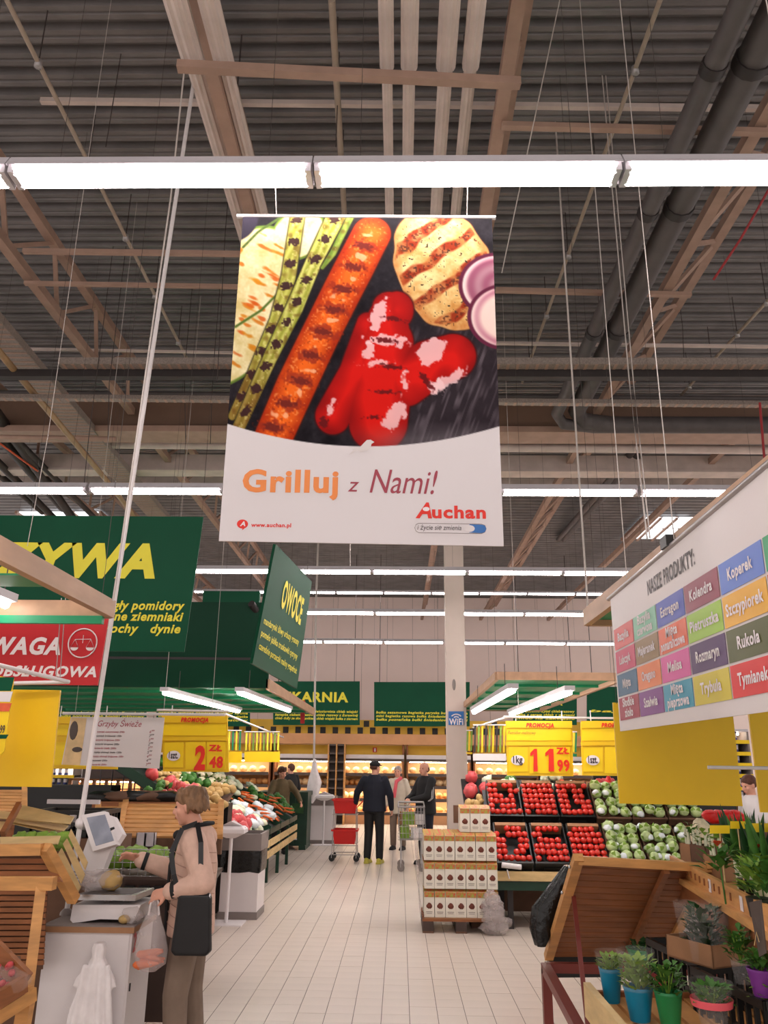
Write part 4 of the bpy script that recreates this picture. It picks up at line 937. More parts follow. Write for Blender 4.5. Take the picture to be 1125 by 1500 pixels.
# ---- woman at the scale
WX, WY = P(284, 1300, 5.3).x, 5.3
wr, s_ = person('woman in a pale pink quilted jacket with black shoulder bag using the scale', (WX, WY, 0), PI / 2, 1.60, 'jacket_pink', 'trousers_taupe', 'hair_blond', 'leather',
   rarm=(V((.20, .18, 1.16)), V((.10, .40, 1.24))), larm=(V((-.27, -.12, 1.15)), V((-.25, .10, 1.095))), coat_len=.82, w=.98, voxel=.008, hairk='full', head_pitch=-.12, head_yaw=-.12, belly=.0, stride=-.02, seed=4, bulk=1.1, head_fwd=.035)
S = 1.60 / 1.7
def loc_part(name, m, f): mb = MB(); f(mb); o = mb.build(name, m); o.parent = wr; return o
# local frame: +y is where she faces, -x is towards the viewer
def quilt(mb):
    for i in range(9):
        z = .86 + i * .06
        for k in (1, -1): mb.tube([V((-(.196 + .0) * math.cos(t) * (.98 - abs(z - 1.08) * .1), (.146) * math.sin(t) * k, z + .04 * k * math.sin(t))) * S for t in np.linspace(.05, 1.35, 10)], .0022, 4)
loc_part('quilt_seam', 'seam', quilt)
loc_part('scarf', 'blackcloth', lambda mb: (mb.tube([V((.0, .10, 1.43)) * S, V((-.08, .06, 1.455)) * S, V((-.085, -.04, 1.47)) * S, V((.0, -.095, 1.475)) * S, V((.085, -.04, 1.47)) * S, V((.07, .07, 1.45)) * S, V((0, .11, 1.42)) * S], .012, 8), mb.ell(V((-.02, .125, 1.40)) * S, (.035, .03, .03), 10, 8)))
loc_part('jacket_edge', 'blackcloth', lambda mb: mb.tube([V((-.04, .125, 1.36)) * S, V((-.06, .15, 1.22)) * S, V((-.06, .15, 1.05)) * S, V((-.05, .15, .84)) * S], .010, 8))
loc_part('blouse', 'leaflime', lambda mb: mb.ell(V((0.02, .118, 1.25)) * S, (.06, .035, .12), 12, 10))
loc_part('open_front', 'brown_plastic', lambda mb: mb.ell(V((.02, .13, 1.0)) * S, (.075, .04, .2), 12, 10))
loc_part('cuff', 'blackcloth', lambda mb: mb.tube([V((-.255, .045, 1.11)) * S, V((-.253, .07, 1.105)) * S], .052, 14))
loc_part('cuff', 'blackcloth', lambda mb: mb.tube([V((.114, .35, 1.223)) * S, V((.108, .374, 1.23)) * S], .052, 14))
bag = organic('shoulder_bag', lambda mb: mb.loft([[V((-.225 + dx, y * k, z)) * S for y, z, dx in ((.0, 0, 0),)] and [V((-.27 + a * .035, b - .075, z)) * S for a, b in ((-1, -w2), (0, -w2 - .01), (1, -w2), (1, w2), (0, w2 + .01), (-1, w2))] for z, w2, k in ((.755, .09, 1), (.78, .115, 1), (.90, .105, 1), (1.07, .095, 1), (1.09, .085, 1))]), 'leather', wr, .008, 2)
loc_part('bag_strap', 'leather', lambda mb: [mb.bar(a * S, b * S, .028, .006, upv=(1, .3, 0)) for a, b in zip([V((-.285, -.16, 1.06)), V((-.30, -.105, 1.22)), V((-.265, -.085, 1.38)), V((-.165, -.03, 1.485)), V((-.215, .05, 1.455)), V((-.285, .09, 1.32)), V((-.30, .06, 1.20))], [V((-.30, -.105, 1.22)), V((-.265, -.085, 1.38)), V((-.165, -.03, 1.485)), V((-.215, .05, 1.455)), V((-.285, .09, 1.32)), V((-.30, .06, 1.20)), V((-.285, .01, 1.06))])])
loc_part('bag_clasp', 'chrome', lambda mb: mb.ell(V((-.29, -.165, 1.07)) * S, (.008, .008, .02), 8, 6))
# plastic bag of carrots hanging from her near hand
hx = wr.matrix_world if False else Matrix.Translation((WX, WY, 0)) @ Matrix.Rotation(PI / 2, 4, 'Z')
hp0 = hx @ (V((-.25, .175, 1.06)) * S); 
bg = thing('carrot_bag', 'thin clear plastic bag of carrots hanging from the woman hand', 'bag', hp0)
def bagf(mb):
    rings = []
    for z, r, q in ((0, .012, 1), (-.08, .035, 1), (-.17, .07, .8), (-.27, .09, .7), (-.34, .085, .7), (-.375, .04, .6)):
        rings.append([hp0 + V((r * math.cos(t) * (1 + .12 * math.sin(5 * t + z * 20)), r * q * math.sin(t), z)) for t in np.linspace(0, 2 * PI, 25)[:-1]])
    mb.loft(rings)
mb = MB(); bagf(mb); mb.build('film', 'bag_clear', bg)
for k in (-1, 1): mb = MB(); mb.tube([hp0 + V((k * .03, 0, -.09)), hp0 + V((k * .02, 0, -.02)), hp0 + V((0, 0, .012))], .006, 6); mb.build('handle', 'bag_white', bg)
for i in range(7):
    z = -.345 + .022 * (i % 4) + .01 * (i // 4); a = R.uniform(-.4, .5); c = hp0 + V((R.uniform(-.012, .012), R.uniform(-.03, .03), z)); d = V((math.cos(a), R.uniform(-.3, .3), -math.sin(a) * .6)).normalized()
    mb = MB(); mb.tube([c - d * .075, c - d * .06, c + d * .03, c + d * .07], [.008, .02, .016, .005], 8); tag(mb.build('carrot', 'carrot'), 'orange carrot inside the woman clear plastic bag', 'carrot', group='carrots in the hanging bag')

# ---- other shoppers
person('man in navy jacket and dark cap seen from behind', (P(548, 1200, 16).x, 16.0, 0), -.25, 1.80, 'navy', 'blackcloth', 'blackcloth', 'shoe_yellow', larm=(V((-.33, .03, 1.15)), V((-.40, .16, .95))), rarm=(V((.29, .0, 1.12)), V((.29, .1, .88))), coat_len=.84, w=1.12, hairk='cap', head_yaw=-.5)
pr, s2 = person('balding man in black jacket with white sleeve stripes pushing the cart', (P(624, 1200, 15.8).x, 15.9, 0), PI * .68, 1.79, 'blackcloth', 'navy', 'hair_brown', 'blackcloth', larm=(V((-.22, .12, 1.12)), V((-.08, .36, 1.06))), rarm=(V((.23, .12, 1.12)), V((.06, .36, 1.06))), coat_len=.82, w=1.1, hairk='bald', head_yaw=.35, belly=.03)
for k in (0, 1):
    mb = MB(); mb.tube([V((-.262 - .02 * 0, .0 + k * .03, 1.38)), V((-.305, .05 + k * .03, 1.15)), V((-.27, .1 + k * .03, 1.10))], .006, 5); o = mb.build('stripe', 'white'); o.parent = pr
pp, _ = person('grey haired woman in cream coat with a red scarf between the two men', (P(583, 1200, 18.5).x, 18.5, 0), PI * .9, 1.70, 'creamcloth', 'trousers_taupe', 'hair_grey', 'blackcloth', w=.95, coat_len=.72, head_yaw=.1)
mb = MB(); mb.tube([V((-.10, .06, 1.46)), V((0, .13, 1.38)), V((.02, .16, 1.2)), V((.03, .16, 1.05))], [.035, .04, .04, .03], 8); o = mb.build('scarf', 'pink_label'); o.parent = pp
person('brown haired woman in olive coat reaching over the vegetables', (P(408, 1160, 17).x, 17.4, 0), PI * 1.1, 1.66, 'olive', 'blackcloth', 'hair_brown', 'blackcloth', larm=(V((-.30, .14, 1.18)), V((-.34, .40, 1.02))), rarm=(V((.27, .16, 1.15)), V((.22, .4, 1.0))), coat_len=.8, hairk='full', head_yaw=.4, head_pitch=-.3, seed=2)
person('dark haired person in black behind the woman in the olive coat', (P(422, 1160, 21).x, 21.5, 0), PI * .3, 1.72, 'blackcloth', 'blackcloth', 'hair_brown', 'blackcloth', coat_len=.8)
person('person in white coat at the right behind the yellow boards', (P(1106, 1160, 10.5).x, 10.6, 0), PI * .6, 1.66, 'white', 'navy', 'hair_brown', 'blackcloth', coat_len=.75, hairk='short', head_pitch=-.3)

# ================================================================== SCALE STATION
cx0, cx1, cy0, cy1 = -2.045, -1.527, 5.11, 5.54
ct = thing('scale_counter', 'white and grey counter cabinet marked with a red two', 'counter', ((cx0 + cx1) / 2, 5.3, 0))
mb = MB(); mb.bb((cx0 + .01, cy0 + .01, .03), (cx1 - .02, cy1 - .01, .805)); mb.build('body', 'white', ct)
mb = MB(); mb.bb((cx1 - .02, cy0 + .015, .03), (cx1 - .005, cy1 - .01, .80)); mb.build('door', 'sign_white', ct)
mb = MB(); mb.bb((cx0 - .01, cy0 - .01, .805), (cx1 + .01, cy1 + .01, .835)); mb.build('worktop', 'cardboard', ct); mb = MB(); mb.bb((cx0 - .008, cy0 - .008, .835), (cx1 + .008, cy1 + .008, .842)); mb.build('top_sheet', 'grey_plastic', ct)
mb = MB(); mb.bb((cx0 + .02, cy0 + .03, 0), (cx1 - .03, cy1 - .03, .03)); mb.build('plinth', 'grey_plastic', ct)
mb = MB(); text(mb, '2', V((cx1 + .0, cy0 + .03, .70)), V((0, .06, 0)), V((0, 0, .1)), bold=.03); mb.build('lettering', 'sign_red', ct)
mb = MB(); mb.bb((cx1 - .004, cy0 + .04, .5), (cx1 + .002, cy0 + .05, .54)); mb.build('keyhole', 'black_pipe', ct)
# roll of white bags hung on the front
ba = P(150, 1378, 5.062)
bgs = organic('bag_bundle', lambda mb: (mb.loft([[ba + V((r * math.cos(t) * (1 + .10 * math.sin(7 * t + z * 9)) + sx, .035 * math.sin(t) * (1 + .2 * math.sin(6 * t)) - .04, z)) for t in np.linspace(0, 2 * PI, 37)[:-1]] for z, r, sx in ((0, .03, 0), (-.035, .042, 0), (-.075, .035, 0), (-.12, .06, -.0), (-.18, .105, -.0), (-.22, .12, 0), (-.235, .09, 0), (-.34, .115, -.01), (-.5, .14, -.01), (-.62, .145, -.01), (-.66, .12, 0))]), [cap(mb, ba + V((x, -.07, -.12)), ba + V((x * 1.9, -.075, -.6)), .016, .022) for x in (-.06, -.02, .03, .07)]), 'bag_white', ct, .007, 3)
bgs.parent = None; bgs.location = OFF[ct.name]; tag(bgs, 'bunch of white plastic bags hanging on the counter front', 'plastic bag')
# tall white pole
pb, pt_ = P(97, 1341, 5.425), P(285, 112, 5.562)
pl_ = thing('scale_pole', 'tall thin white pole rising from the counter to the roof', 'pole', pb)
mb = MB(); mb.tube([V((pb.x, pb.y, .842)), pt_, pt_ + (pt_ - pb) * .35], .0165, 10); mb.build('rod', 'white', pl_); mb = MB(); mb.lathe([(.04, .842), (.038, .86), (.018, .88)], (pb.x, pb.y, 0), 14); mb.build('foot', 'grey_plastic', pl_)
# scale
sc = thing('weighing_scale', 'white self service scale with steel platter and tilted touch screen', 'scale', P(165, 1345, 5.312))
z0 = .842
def q3(x, y, z): return V((x, y, z))
mb = MB(); prof2 = [(-1.922, z0 + .015), (-1.905, z0 + .0), (-1.859, z0 + .004), (-1.746, z0 + .022), (-1.587, z0 + .02), (-1.576, z0 + .0), (-1.553, z0 + .0), (-1.519, z0 + .09), (-1.513, z0 + .10), (-1.916, z0 + .095)]
f = [q3(x, 5.176, z) for x, z in prof2]; b = [q3(x, 5.471, z) for x, z in prof2]; mb.loft([f, b], smooth=False); mb.build('base', 'white', sc)
mb = MB(); mb.slab([(-1.894, 5.153, z0 + .155), (-1.542, 5.153, z0 + .155), (-1.519, 5.448, z0 + .155), (-1.871, 5.448, z0 + .155)], .03); mb.build('platter', 'chrome', sc)
mb = MB(); mb.slab([(-1.859, 5.187, z0 + .157), (-1.576, 5.187, z0 + .157), (-1.553, 5.414, z0 + .157), (-1.837, 5.414, z0 + .157)], .003); mb.build('platter_insert', 'dark_pipe', sc)
for x, y in ((-1.746, 5.289), (-1.633, 5.289)): mb = MB(); mb.box((x, y, z0 + .11), (.03, .03, .05)); mb.build('post', 'grey_plastic', sc)
# back tower and screen (placed from the picture at the rear edge of the counter)
tq = [P(116, 1287, 5.493), P(160, 1272, 5.493), P(172, 1233, 5.493), P(127, 1236, 5.493)]
mb = MB(); mb.slab([P(113, 1292, 5.493), P(158, 1273, 5.493), P(176, 1225, 5.493), P(138, 1222, 5.493)], -.09, n=V((0, -1, 0))); mb.bb((-1.952, 5.448, z0), (-1.839, 5.539, P(116, 1280, 5.493).z + .02)); mb.build('tower', 'white', sc)
sq = [P(136, 1247, 5.357), P(170, 1237, 5.335), P(153, 1188, 5.403), P(119, 1194, 5.425)]
nn = (sq[1] - sq[0]).cross(sq[3] - sq[0]).normalized(); nn = nn if nn.y < 0 else -nn
mb = MB(); mb.slab(sq, .055, n=nn); mb.slab([P(170, 1237, 5.357), P(180, 1222, 5.425), P(166, 1196, 5.448), P(154, 1192, 5.403)], .05, n=nn); mb.build('screen_case', 'white', sc)
ctr = sum(sq, V()) / 4; mb = MB(); mb.slab([ctr + (k - ctr) * .78 + nn * .004 + V((.012, 0, .004)) for k in sq], .006, n=nn); mb.build('screen', 'screen', sc)
mb = MB(); mb.slab([P(162, 1217, 5.335), P(168, 1214, 5.335), P(167, 1211, 5.335), P(161, 1213, 5.335)], .003, n=nn); mb.build('label', 'black_plastic', sc)
mb = MB(); mb.ell(P(117, 1206, 5.425), (.03, .03, .035), 10, 8); mb.build('camera_knob', 'white', sc)
# plastic wrapped celeriac on the platter, small bag beside it
cel = thing('bagged_root', 'knobbly brown root in a thin plastic bag on the scale platter', 'vegetable', P(162, 1302, 5.289))
cc = P(162, 1299, 5.289); cc.z = z0 + .157 + .058
mb = MB(); mb.ell(cc, (.07, .06, .058), 14, 10, jit=.10); mb.build('root', 'potato', cel)
def crumple(c, r, n=14, jit=.25, m='bag_clear', par=None, nm='film'): mb = MB(); mb.ell(c, r, n, 8, jit=jit); return mb.build(nm, m, par)
crumple(cc + V((-.07, 0, -.0)), (.14, .07, .062), par=cel)
for i in range(5): mb = MB(); mb.tube([cc + V((-.09, 0, .0)), cc + V((-.16, -.01, .012 * i - .01)), cc + V((-.24, -.02, .02 * i - .03))], [.014, .008, .003], 6); mb.build('film_fold', 'bag_clear', cel)
sb = thing('small_clear_bag', 'small clear bag with potatoes beside the scale', 'bag', (-1.578, 5.142, z0)); crumple(V((-1.561, 5.176, z0 + .045)), (.06, .05, .044), par=sb)
mb = MB(); mb.ell((-1.600, 5.164, z0 + .025), (.035, .03, .024), 10, 8); mb.build('potato', 'potato', sb)

# brown wheeled bin with shopping basket of greens behind the scale
bb_ = thing('brown_cart', 'dark brown plastic trolley with a wire basket of green lettuce', 'cart', (-1.85, 6.2, 0))
mb = MB(); rings = []
for z, k in ((.12, .8), (.93, 1), (.98, 1.08), (1.0, 1.08)): rings.append([V((-1.72 + .38 * k * a, 6.2 + .26 * k * b, z)) for a, b in ((-1, -1), (1, -1), (1, 1), (-1, 1))])
mb.loft(rings, smooth=False); mb.build('tub', 'brown_plastic', bb_)
for x in (-1.72, -1.62, -1.52, -1.42, -1.32): mb = MB(); mb.box((x - .1, 5.925, .9), (.07, .03, .09)); mb.build('grip', 'black_plastic', bb_)
for x in (-1.75, -1.33): mb = MB(); mb.tube([(x - .12, 6.0, .1), (x - .08, 6.0, .1)], .1, 16); mb.build('wheel', 'black_plastic', bb_)
mb = MB()
for i in range(13): x = -2.06 + i * .056; mb.tube([(x, 5.95, 1.0), (x, 5.95, 1.17)], .003, 4)
for j in range(5): mb.tube([(-2.07, 5.95, 1.0 + j * .042), (-1.38, 5.95, 1.0 + j * .042)], .003, 4)
mb.build('wire_basket', 'chrome', bb_)
for i in range(9): mb = MB(); mb.ell((-2.0 + (i % 5) * .14, 6.06 + (i // 5) * .12, 1.07 + R.uniform(0, .04)), (.08, .07, .07), 12, 8, jit=.2); tag(mb.build('lettuce', 'leaflime'), 'green lettuce in the wire basket beyond the scale', 'lettuce', group='lettuces in the wire basket')

# ================================================================== WOODEN DISPLAYS
def slatted(name, lab, BLq, BRq, TRq, TLq, n, m='wood', gap=.25, th=.018, fr=.05, post='wood', root=None, frame=True):
    """panel of n horizontal slats between two side posts; corners in world space"""
    r_ = root or thing(name, lab, 'display stand', BLq); BLq, BRq, TRq, TLq = map(V, (BLq, BRq, TRq, TLq)); nn = (BRq - BLq).cross(TLq - BLq).normalized()
    for i in range(n):
        a, b = i / n, (i + 1 - gap) / n; mb = MB(); mb.slab([BLq.lerp(TLq, a), BRq.lerp(TRq, a), BRq.lerp(TRq, b), BLq.lerp(TLq, b)], th, n=nn); mb.build('slat', m, r_)
    if frame:
        for p, q in ((BLq, TLq), (BRq, TRq)): mb = MB(); mb.bar(p, q + (q - p).normalized() * .03, fr, fr * .8, upv=nn); mb.build('post', post, r_)
    return r_
# right foreground: back of an inclined slatted bed, red-brown steel frame
T1, T2 = P(846, 1260, 4.5), P(1040, 1271, 4.5); B1, B2 = P(800, 1402, 5.45), P(1040, 1402, 5.45)
B1.x = T1.x * .985; B2.x = T2.x
rb = slatted('slatted_bed', 'inclined slatted wooden bed seen from behind on a red brown steel frame', B1, B2, T2, T1, 17, 'wood_dark', .12, .016, .05, 'wood')
nb = (B2 - B1).cross(T1 - B1).normalized(); nb = nb if nb.y < 0 else -nb
mb = MB(); mb.bar(T1, T2, .05, .04); mb.build('top_rail', 'wood', rb)
m1, m2 = T1.lerp(T2, .66) + nb * .03, B1.lerp(B2, .66) + nb * .03; mb = MB(); mb.bar(m1, m2, .03, .03, upv=nb); mb.build('brace', 'wood_dark', rb)
mb = MB(); mb.bar(B1 + V((0, .03, -.05)), B2 + V((0, .03, -.05)), .06, .12); mb.build('lower_board', 'black_plastic', rb)
FA, FB = P(799, 1417, 5.2), P(868, 1490, 4.0)
FB.x = FA.x
fa = V((FA.x, FA.y, FA.z)); fb = V((FA.x, 4.15, FA.z - .08))
for a, b, wd in ((fa, fb, .05), (V((fa.x, fa.y - .02, 0)), V((fa.x, fa.y - .02, fa.z)), .05), (V((fb.x, fb.y, 0)), V((fb.x, fb.y, fb.z)), .05), (T1.lerp(B1, .3) + V((.03, 0, -.02)), V((fa.x + .03, fb.y + .1, fb.z + .02)), .022), (fa + V((0, 0, -.0)), V((fa.x + 1.0, fa.y, fa.z)), .05)):
    mb = MB(); mb.bar(a, b, wd, wd); mb.build('steel_bar', 'red_steel', rb)
for t in (.06, .3): mb = MB(); mb.ell(T1.lerp(B1, t) + V((-.03, 0, 0)), .009, 8, 6); mb.build('bolt', 'chrome', rb)
# black plastic bag hanging off its left post
bk = P(818, 1330, 4.9); o = thing('black_bag', 'crumpled black plastic sheet hanging beside the wooden post', 'bag', bk)
mb = MB(); mb.loft([[P(x, y, 5.25) + V((r * math.cos(t) * (1 + .2 * math.sin(5 * t)), .05 * math.sin(t), 0)) for t in np.linspace(0, 2 * PI, 21)[:-1]] for x, y, r in ((832, 1268, .02), (822, 1300, .07), (805, 1330, .09), (796, 1360, .07), (792, 1385, .03))]); mb.build('sheet', 'bin_bag', o)
# right tray running towards the viewer, at chest height
ra, rbx = P(985, 1270, 4.45), P(1112, 1345, 3.1)
zt = 1.20; ra = G(985, 1272, zt); re = G(1118, 1350, zt)
tr = thing('plant_tray', 'long wooden tray with a toothed front lip holding leeks and herbs', 'display stand', ra)
dv = (re - ra).normalized(); sd = V((dv.y, -dv.x, 0)) ; sd = sd if sd.x > 0 else -sd; re = re + dv * 1.0; L = (re - ra).length
nb_ = 5
for i in range(nb_):
    mb = MB(); a = ra + sd * (.10 * i + .01); mb.slab([a, a + dv * L, a + dv * L + sd * .085, a + sd * .085], .02, n=V((0, 0, 1))); mb.build('plank', 'wood', tr)
mb = MB(); mb.bar(ra + V((0, 0, .03)), re + V((0, 0, .03)), .02, .075); mb.build('front_lip', 'wood', tr); mb = MB(); mb.bar(ra - sd * .02 - V((0, 0, .02)), re - sd * .02 - V((0, 0, .02)), .04, .03); mb.build('ledge', 'wood', tr)
mb = MB(); mb.bar(ra - V((0, 0, .10)), re - V((0, 0, .10)), .03, .10); mb.build('apron', 'wood_dark', tr)
for i in range(14): c = ra + dv * (.08 + i * .09) - sd * .012; mb = MB(); mb.box(c + V((0, 0, .03)), (.006, .012, .03)); mb.build('tooth', 'wood_dark', tr)
for t in (.42, .66): c = ra.lerp(re, t * .8) - sd * .014; mb = MB(); mb.slab([c, c + dv * .04, c + dv * .04 + V((0, 0, .055)), c + V((0, 0, .055))], .002, n=-sd); mb.build('label', 'white', tr)
for a in (ra + sd * .4 + dv * .1, re - dv * .2 + sd * .4): mb = MB(); mb.bar((a.x, a.y, 0), (a.x, a.y, zt), .05, .05); mb.build('leg', 'wood_dark', tr)
# tall seed card at the end of the tray
cdp = G(1112, 1350, zt); r_ = thing('seed_card', 'dark tall card with pale sketch hanging on the tray end', 'card', cdp); mb = MB()
mb.slab([P(1112, 1402, 2.95), P(1122, 1396, 2.9), P(1114, 1318, 2.9), P(1097, 1322, 2.95)], .004); mb.build('card', 'shelf_dark', r_); mb = MB(); mb.tube([P(1105, 1385, 2.93), P(1108, 1365, 2.93), P(1112, 1380, 2.93)], .0015, 4); mb.build('print', 'wood_pale', r_)

# ---- plants
def leafy(mb, c, r, h, n, L, wd, mi=0, seed=0):
    rr = random.Random(seed)
    for i in range(n):
        a = rr.uniform(0, 2 * PI); q = rr.random() ** .6; p = V(c) + V((math.cos(a) * r * q, math.sin(a) * r * q, rr.uniform(0, h))); d = V((math.cos(a) * .8, math.sin(a) * .8, rr.uniform(.1, 1)))
        mb.leaf(p, d, L * rr.uniform(.7, 1.2), wd * rr.uniform(.7, 1.2), mi, bend=rr.uniform(.05, .35))
def potted(name, lab, c, r, h, potm, leafm, hl=.08, n=70, seed=0, sleeve=None, L=.035):
    o = thing(name, lab, 'potted plant', c); c = V(c); mb = MB(); mb.lathe([(r * .66, 0), (r * .97, h * .9), (r * 1.04, h), (r * .88, h), (r * .86, h * .85)], c, 18); mb.build('pot', potm, o)
    mb = MB(); leafy(mb, c + V((0, 0, h * .9)), r * 1.0, hl, n, L, L * .75, seed=seed); mb.build('foliage', leafm, o)
    mb = MB()
    for i in range(8): a = i * .8; mb.tube([c + V((0, 0, h * .8)), c + V((math.cos(a) * r * .6, math.sin(a) * r * .6, h + hl * .8))], .0025, 4)
    mb.build('stems', 'leaflime', o)
    if sleeve: mb = MB(); mb.lathe([(r * 1.03, h * .9), (r * 1.3, h + hl * 1.3)], c, 18, cap=False); mb.build('sleeve', sleeve, o)
    return o
# lower wooden box and shelf in the bottom right corner
zl = .80; la = G(866, 1462, zl); le = G(932, 1515, zl)
bx_ = thing('low_wooden_bench', 'low pale wooden bench with potted herbs in the corner', 'display stand', la)
for i in range(8):
    mb = MB(); p = la + V((.0 + i * .10, 0, 0)); mb.bb((p.x, 3.2, zl - .02), (p.x + .085, la.y + .02, zl)); mb.build('plank', 'wood', bx_)
mb = MB(); mb.bb((la.x - .03, 3.2, zl - .07), (la.x, la.y, zl + .06)); mb.build('side_board', 'wood_pale', bx_)
mb = MB(); mb.bb((la.x, la.y + .02, zl - .1), (la.x + .8, la.y + .05, zl + .02)); mb.build('rear_board', 'wood_dark', bx_)
for x, y in ((la.x + .04, la.y - .05), (la.x + .75, la.y - .05), (la.x + .04, 3.3), (la.x + .75, 3.3)): mb = MB(); mb.bb((x - .025, y - .025, 0), (x + .025, y + .025, zl - .02)); mb.build('leg', 'wood_dark', bx_)
Y_ = la.y
def onb(px, py, z=zl): g = G(px, py, z); return V((g.x, g.y, z))
potted('herb_pot', 'bright blue wrapped pot of round leaved herb at the bench corner', onb(897, 1468), .048, .13, 'blue_pot', 'leaflime', .05, 90, 1, 'glass_film', .03)
mb = MB(); c = onb(897, 1468); 
potted('herb_pot', 'blue wrapped pot of curly green herb behind a pink label', onb(938, 1495), .058, .12, 'blue_pot', 'leaflime', .10, 130, 2, 'glass_film', .04)
potted('herb_pot', 'green plastic pot with yellowing herb leaves', onb(983, 1508), .052, .13, 'green_pot', 'leafgreen', .10, 80, 3, None, .04)
potted('herb_pot', 'herb pot with a pink band at the lower right', onb(1047, 1512, .83), .062, .10, 'glass_film', 'leafgreen', .05, 110, 4, 'glass_film', .035)
r_ = thing('pink_band', 'pink paper band around the lower right herb pot', 'label', onb(1047, 1500)); c = onb(1047, 1512, .83); mb = MB(); mb.lathe([(.072, .085), (.076, .11)], c, 20, cap=False); mb.build('band', 'pink_label', r_)
r_ = thing('pink_ribbon', 'slanted pink plastic strip on the blue pot herbs', 'label', P(945, 1440, 4)); d0 = onb(938, 1495).y; mb = MB(); mb.slab([P(946, 1420, d0), P(970, 1446, d0), P(977, 1438, d0), P(938, 1412, d0)], .004); mb.build('strip', 'pink_label', r_)
potted('green_tub', 'dark green tub of small herbs behind the bench', (G(965, 1430, .72).x, 4.95, .70), .09, .1, 'green_pot', 'leafdark', .03, 40, 5)
# black slotted crate rows holding the boxed herbs
def crate_black(name, lab, c, size, rot=0, m='black_plastic', cols=6, wall=.012, cat='crate'):
    o = thing(name, lab, cat, (0, 0, 0)); x, y, z = size
    mb = MB(); mb.bb((-x / 2, -y / 2, 0), (x / 2, y / 2, .012)); mb.build('floor', m, o)
    for a, b, w_ in (((-x / 2, -y / 2), (x / 2, -y / 2), 0), ((-x / 2, y / 2), (x / 2, y / 2), 0), ((-x / 2, -y / 2), (-x / 2, y / 2), 1), ((x / 2, -y / 2), (x / 2, y / 2), 1)):
        mb = MB(); a, b = V((*a, 0)), V((*b, 0))
        mb.bar(a + V((0, 0, z - .015)), b + V((0, 0, z - .015)), wall * 1.6, .03); mb.bar(a + V((0, 0, .02)), b + V((0, 0, .02)), wall, .04); mb.bar(a + V((0, 0, z * .5)), b + V((0, 0, z * .5)), wall, .02)
        for i in range(cols + 1): p = a.lerp(b, i / cols); mb.bar(p, p + V((0, 0, z)), wall, wall * 1.5)
        mb.build('side', m, o)
    o.location = c; o.rotation_euler = (0, 0, rot); return o
ang = math.atan2(-1.0, .42)
k = .62
for i, (px, py) in enumerate(((1000, 1425), (1078, 1478))):
    g = G(px, py, .85); crate_black('black_crate', ('farther', 'nearer')[i] + ' black slotted plastic crate under the boxed herbs', (g.x + .12, g.y - .05, .70), (.36, .52, .26), .15, cols=9)
def cbox(name, lab, c, size, rot, m='cardboard', cat='box'):
    o = thing(name, lab, cat, (0, 0, 0)); x, y, z = size
    for nm, a, b in (('side', (-x / 2, -y / 2, 0), (x / 2, -y / 2 + .006, z)), ('side', (-x / 2, y / 2 - .006, 0), (x / 2, y / 2, z)), ('side', (-x / 2, -y / 2, 0), (-x / 2 + .006, y / 2, z)), ('side', (x / 2 - .006, -y / 2, 0), (x / 2, y / 2, z)), ('bottom', (-x / 2, -y / 2, 0), (x / 2, y / 2, .006))): mb = MB(); mb.bb(a, b); mb.build(nm, m, o)
    o.location = c; o.rotation_euler = (0, 0, rot); return o
g = G(1035, 1405, .97); cbox('herb_box', 'brown cardboard box of film wrapped herbs on the black crate', (g.x, g.y, .965), (.19, .26, .085), .45)
r_ = thing('wrapped_herbs', 'dark green herbs in clear film standing in the cardboard box', 'plant', (g.x, g.y, 1.0)); mb = MB(); leafy(mb, V((g.x, g.y, 1.0)), .07, .16, 160, .05, .03, seed=8); mb.build('foliage', 'leafdark', r_)
for i in range(4): mb = MB(); mb.lathe([(.03, 0), (.04, .1), (.052, .21)], (g.x - .05 + (i % 2) * .09, g.y - .06 + (i // 2) * .12, .975), 12, cap=False); mb.build('sleeve', 'glass_film', r_)
potted('herb_pot', 'dark green basil pot hanging in film below the tray', G(1088, 1432, .98) + V((0, 0, -.02)), .04, .08, 'glass_film', 'leafgreen', .11, 90, 9, None, .04)
potted('herb_pot', 'herb pot with a purple band at the right edge', G(1118, 1450, .98) + V((0, 0, -.02)), .05, .09, 'purple', 'leafgreen', .05, 70, 10, None, .04)
potted('herb_pot', 'light green mint pot cut off at the right edge', G(1122, 1486, .9) + V((.03, 0, -.05)), .05, .09, 'black_plastic', 'leaflime', .08, 80, 11, None, .05)
# things on the tray: carrots of leeks, celery boxes, root packs, flowers
def ont(px, py): g = G(px, py, zt); return V((g.x, g.y, zt))
for i, (px, py, sx) in enumerate(((1012, 1270, 0), (1030, 1284, 0), (1050, 1292, 0))):
    c = ont(px, py) + V((.04, .05, 0)); o = cbox('celery_box', ('first', 'second', 'third')[i] + ' tall narrow brown box of celery on the tray', c, (.09, .13, .12 + .03 * (i == 1)), .3, 'cardboard' if i != 1 else 'cardboard_dark')
    r_ = thing('celery', ('first', 'second', 'third')[i] + ' bunch of pale stalks in a brown tray box', 'vegetable', c); mb = MB()
    for j in range(7): a = j * .9; mb.tube([c + V((math.cos(a) * .025, math.sin(a) * .035, .02)), c + V((math.cos(a) * .035, math.sin(a) * .05, .2))], [.01, .007], 6)
    leafy(mb, c + V((0, 0, .15)), .04, .07, 26, .04, .03, 1, seed=20 + i); mb.build('stalks', ['leekwhite', 'leaflime' if i else 'leafgreen'], r_)
c = ont(1018, 1262) + V((.10, .12, 0)); r_ = thing('white_wrap', 'white wrapped cauliflower pack behind the celery boxes', 'vegetable', c); mb = MB(); mb.ell(c + V((0, 0, .14)), (.07, .07, .10), 16, 10, jit=.08); mb.build('head', 'cauli', r_)
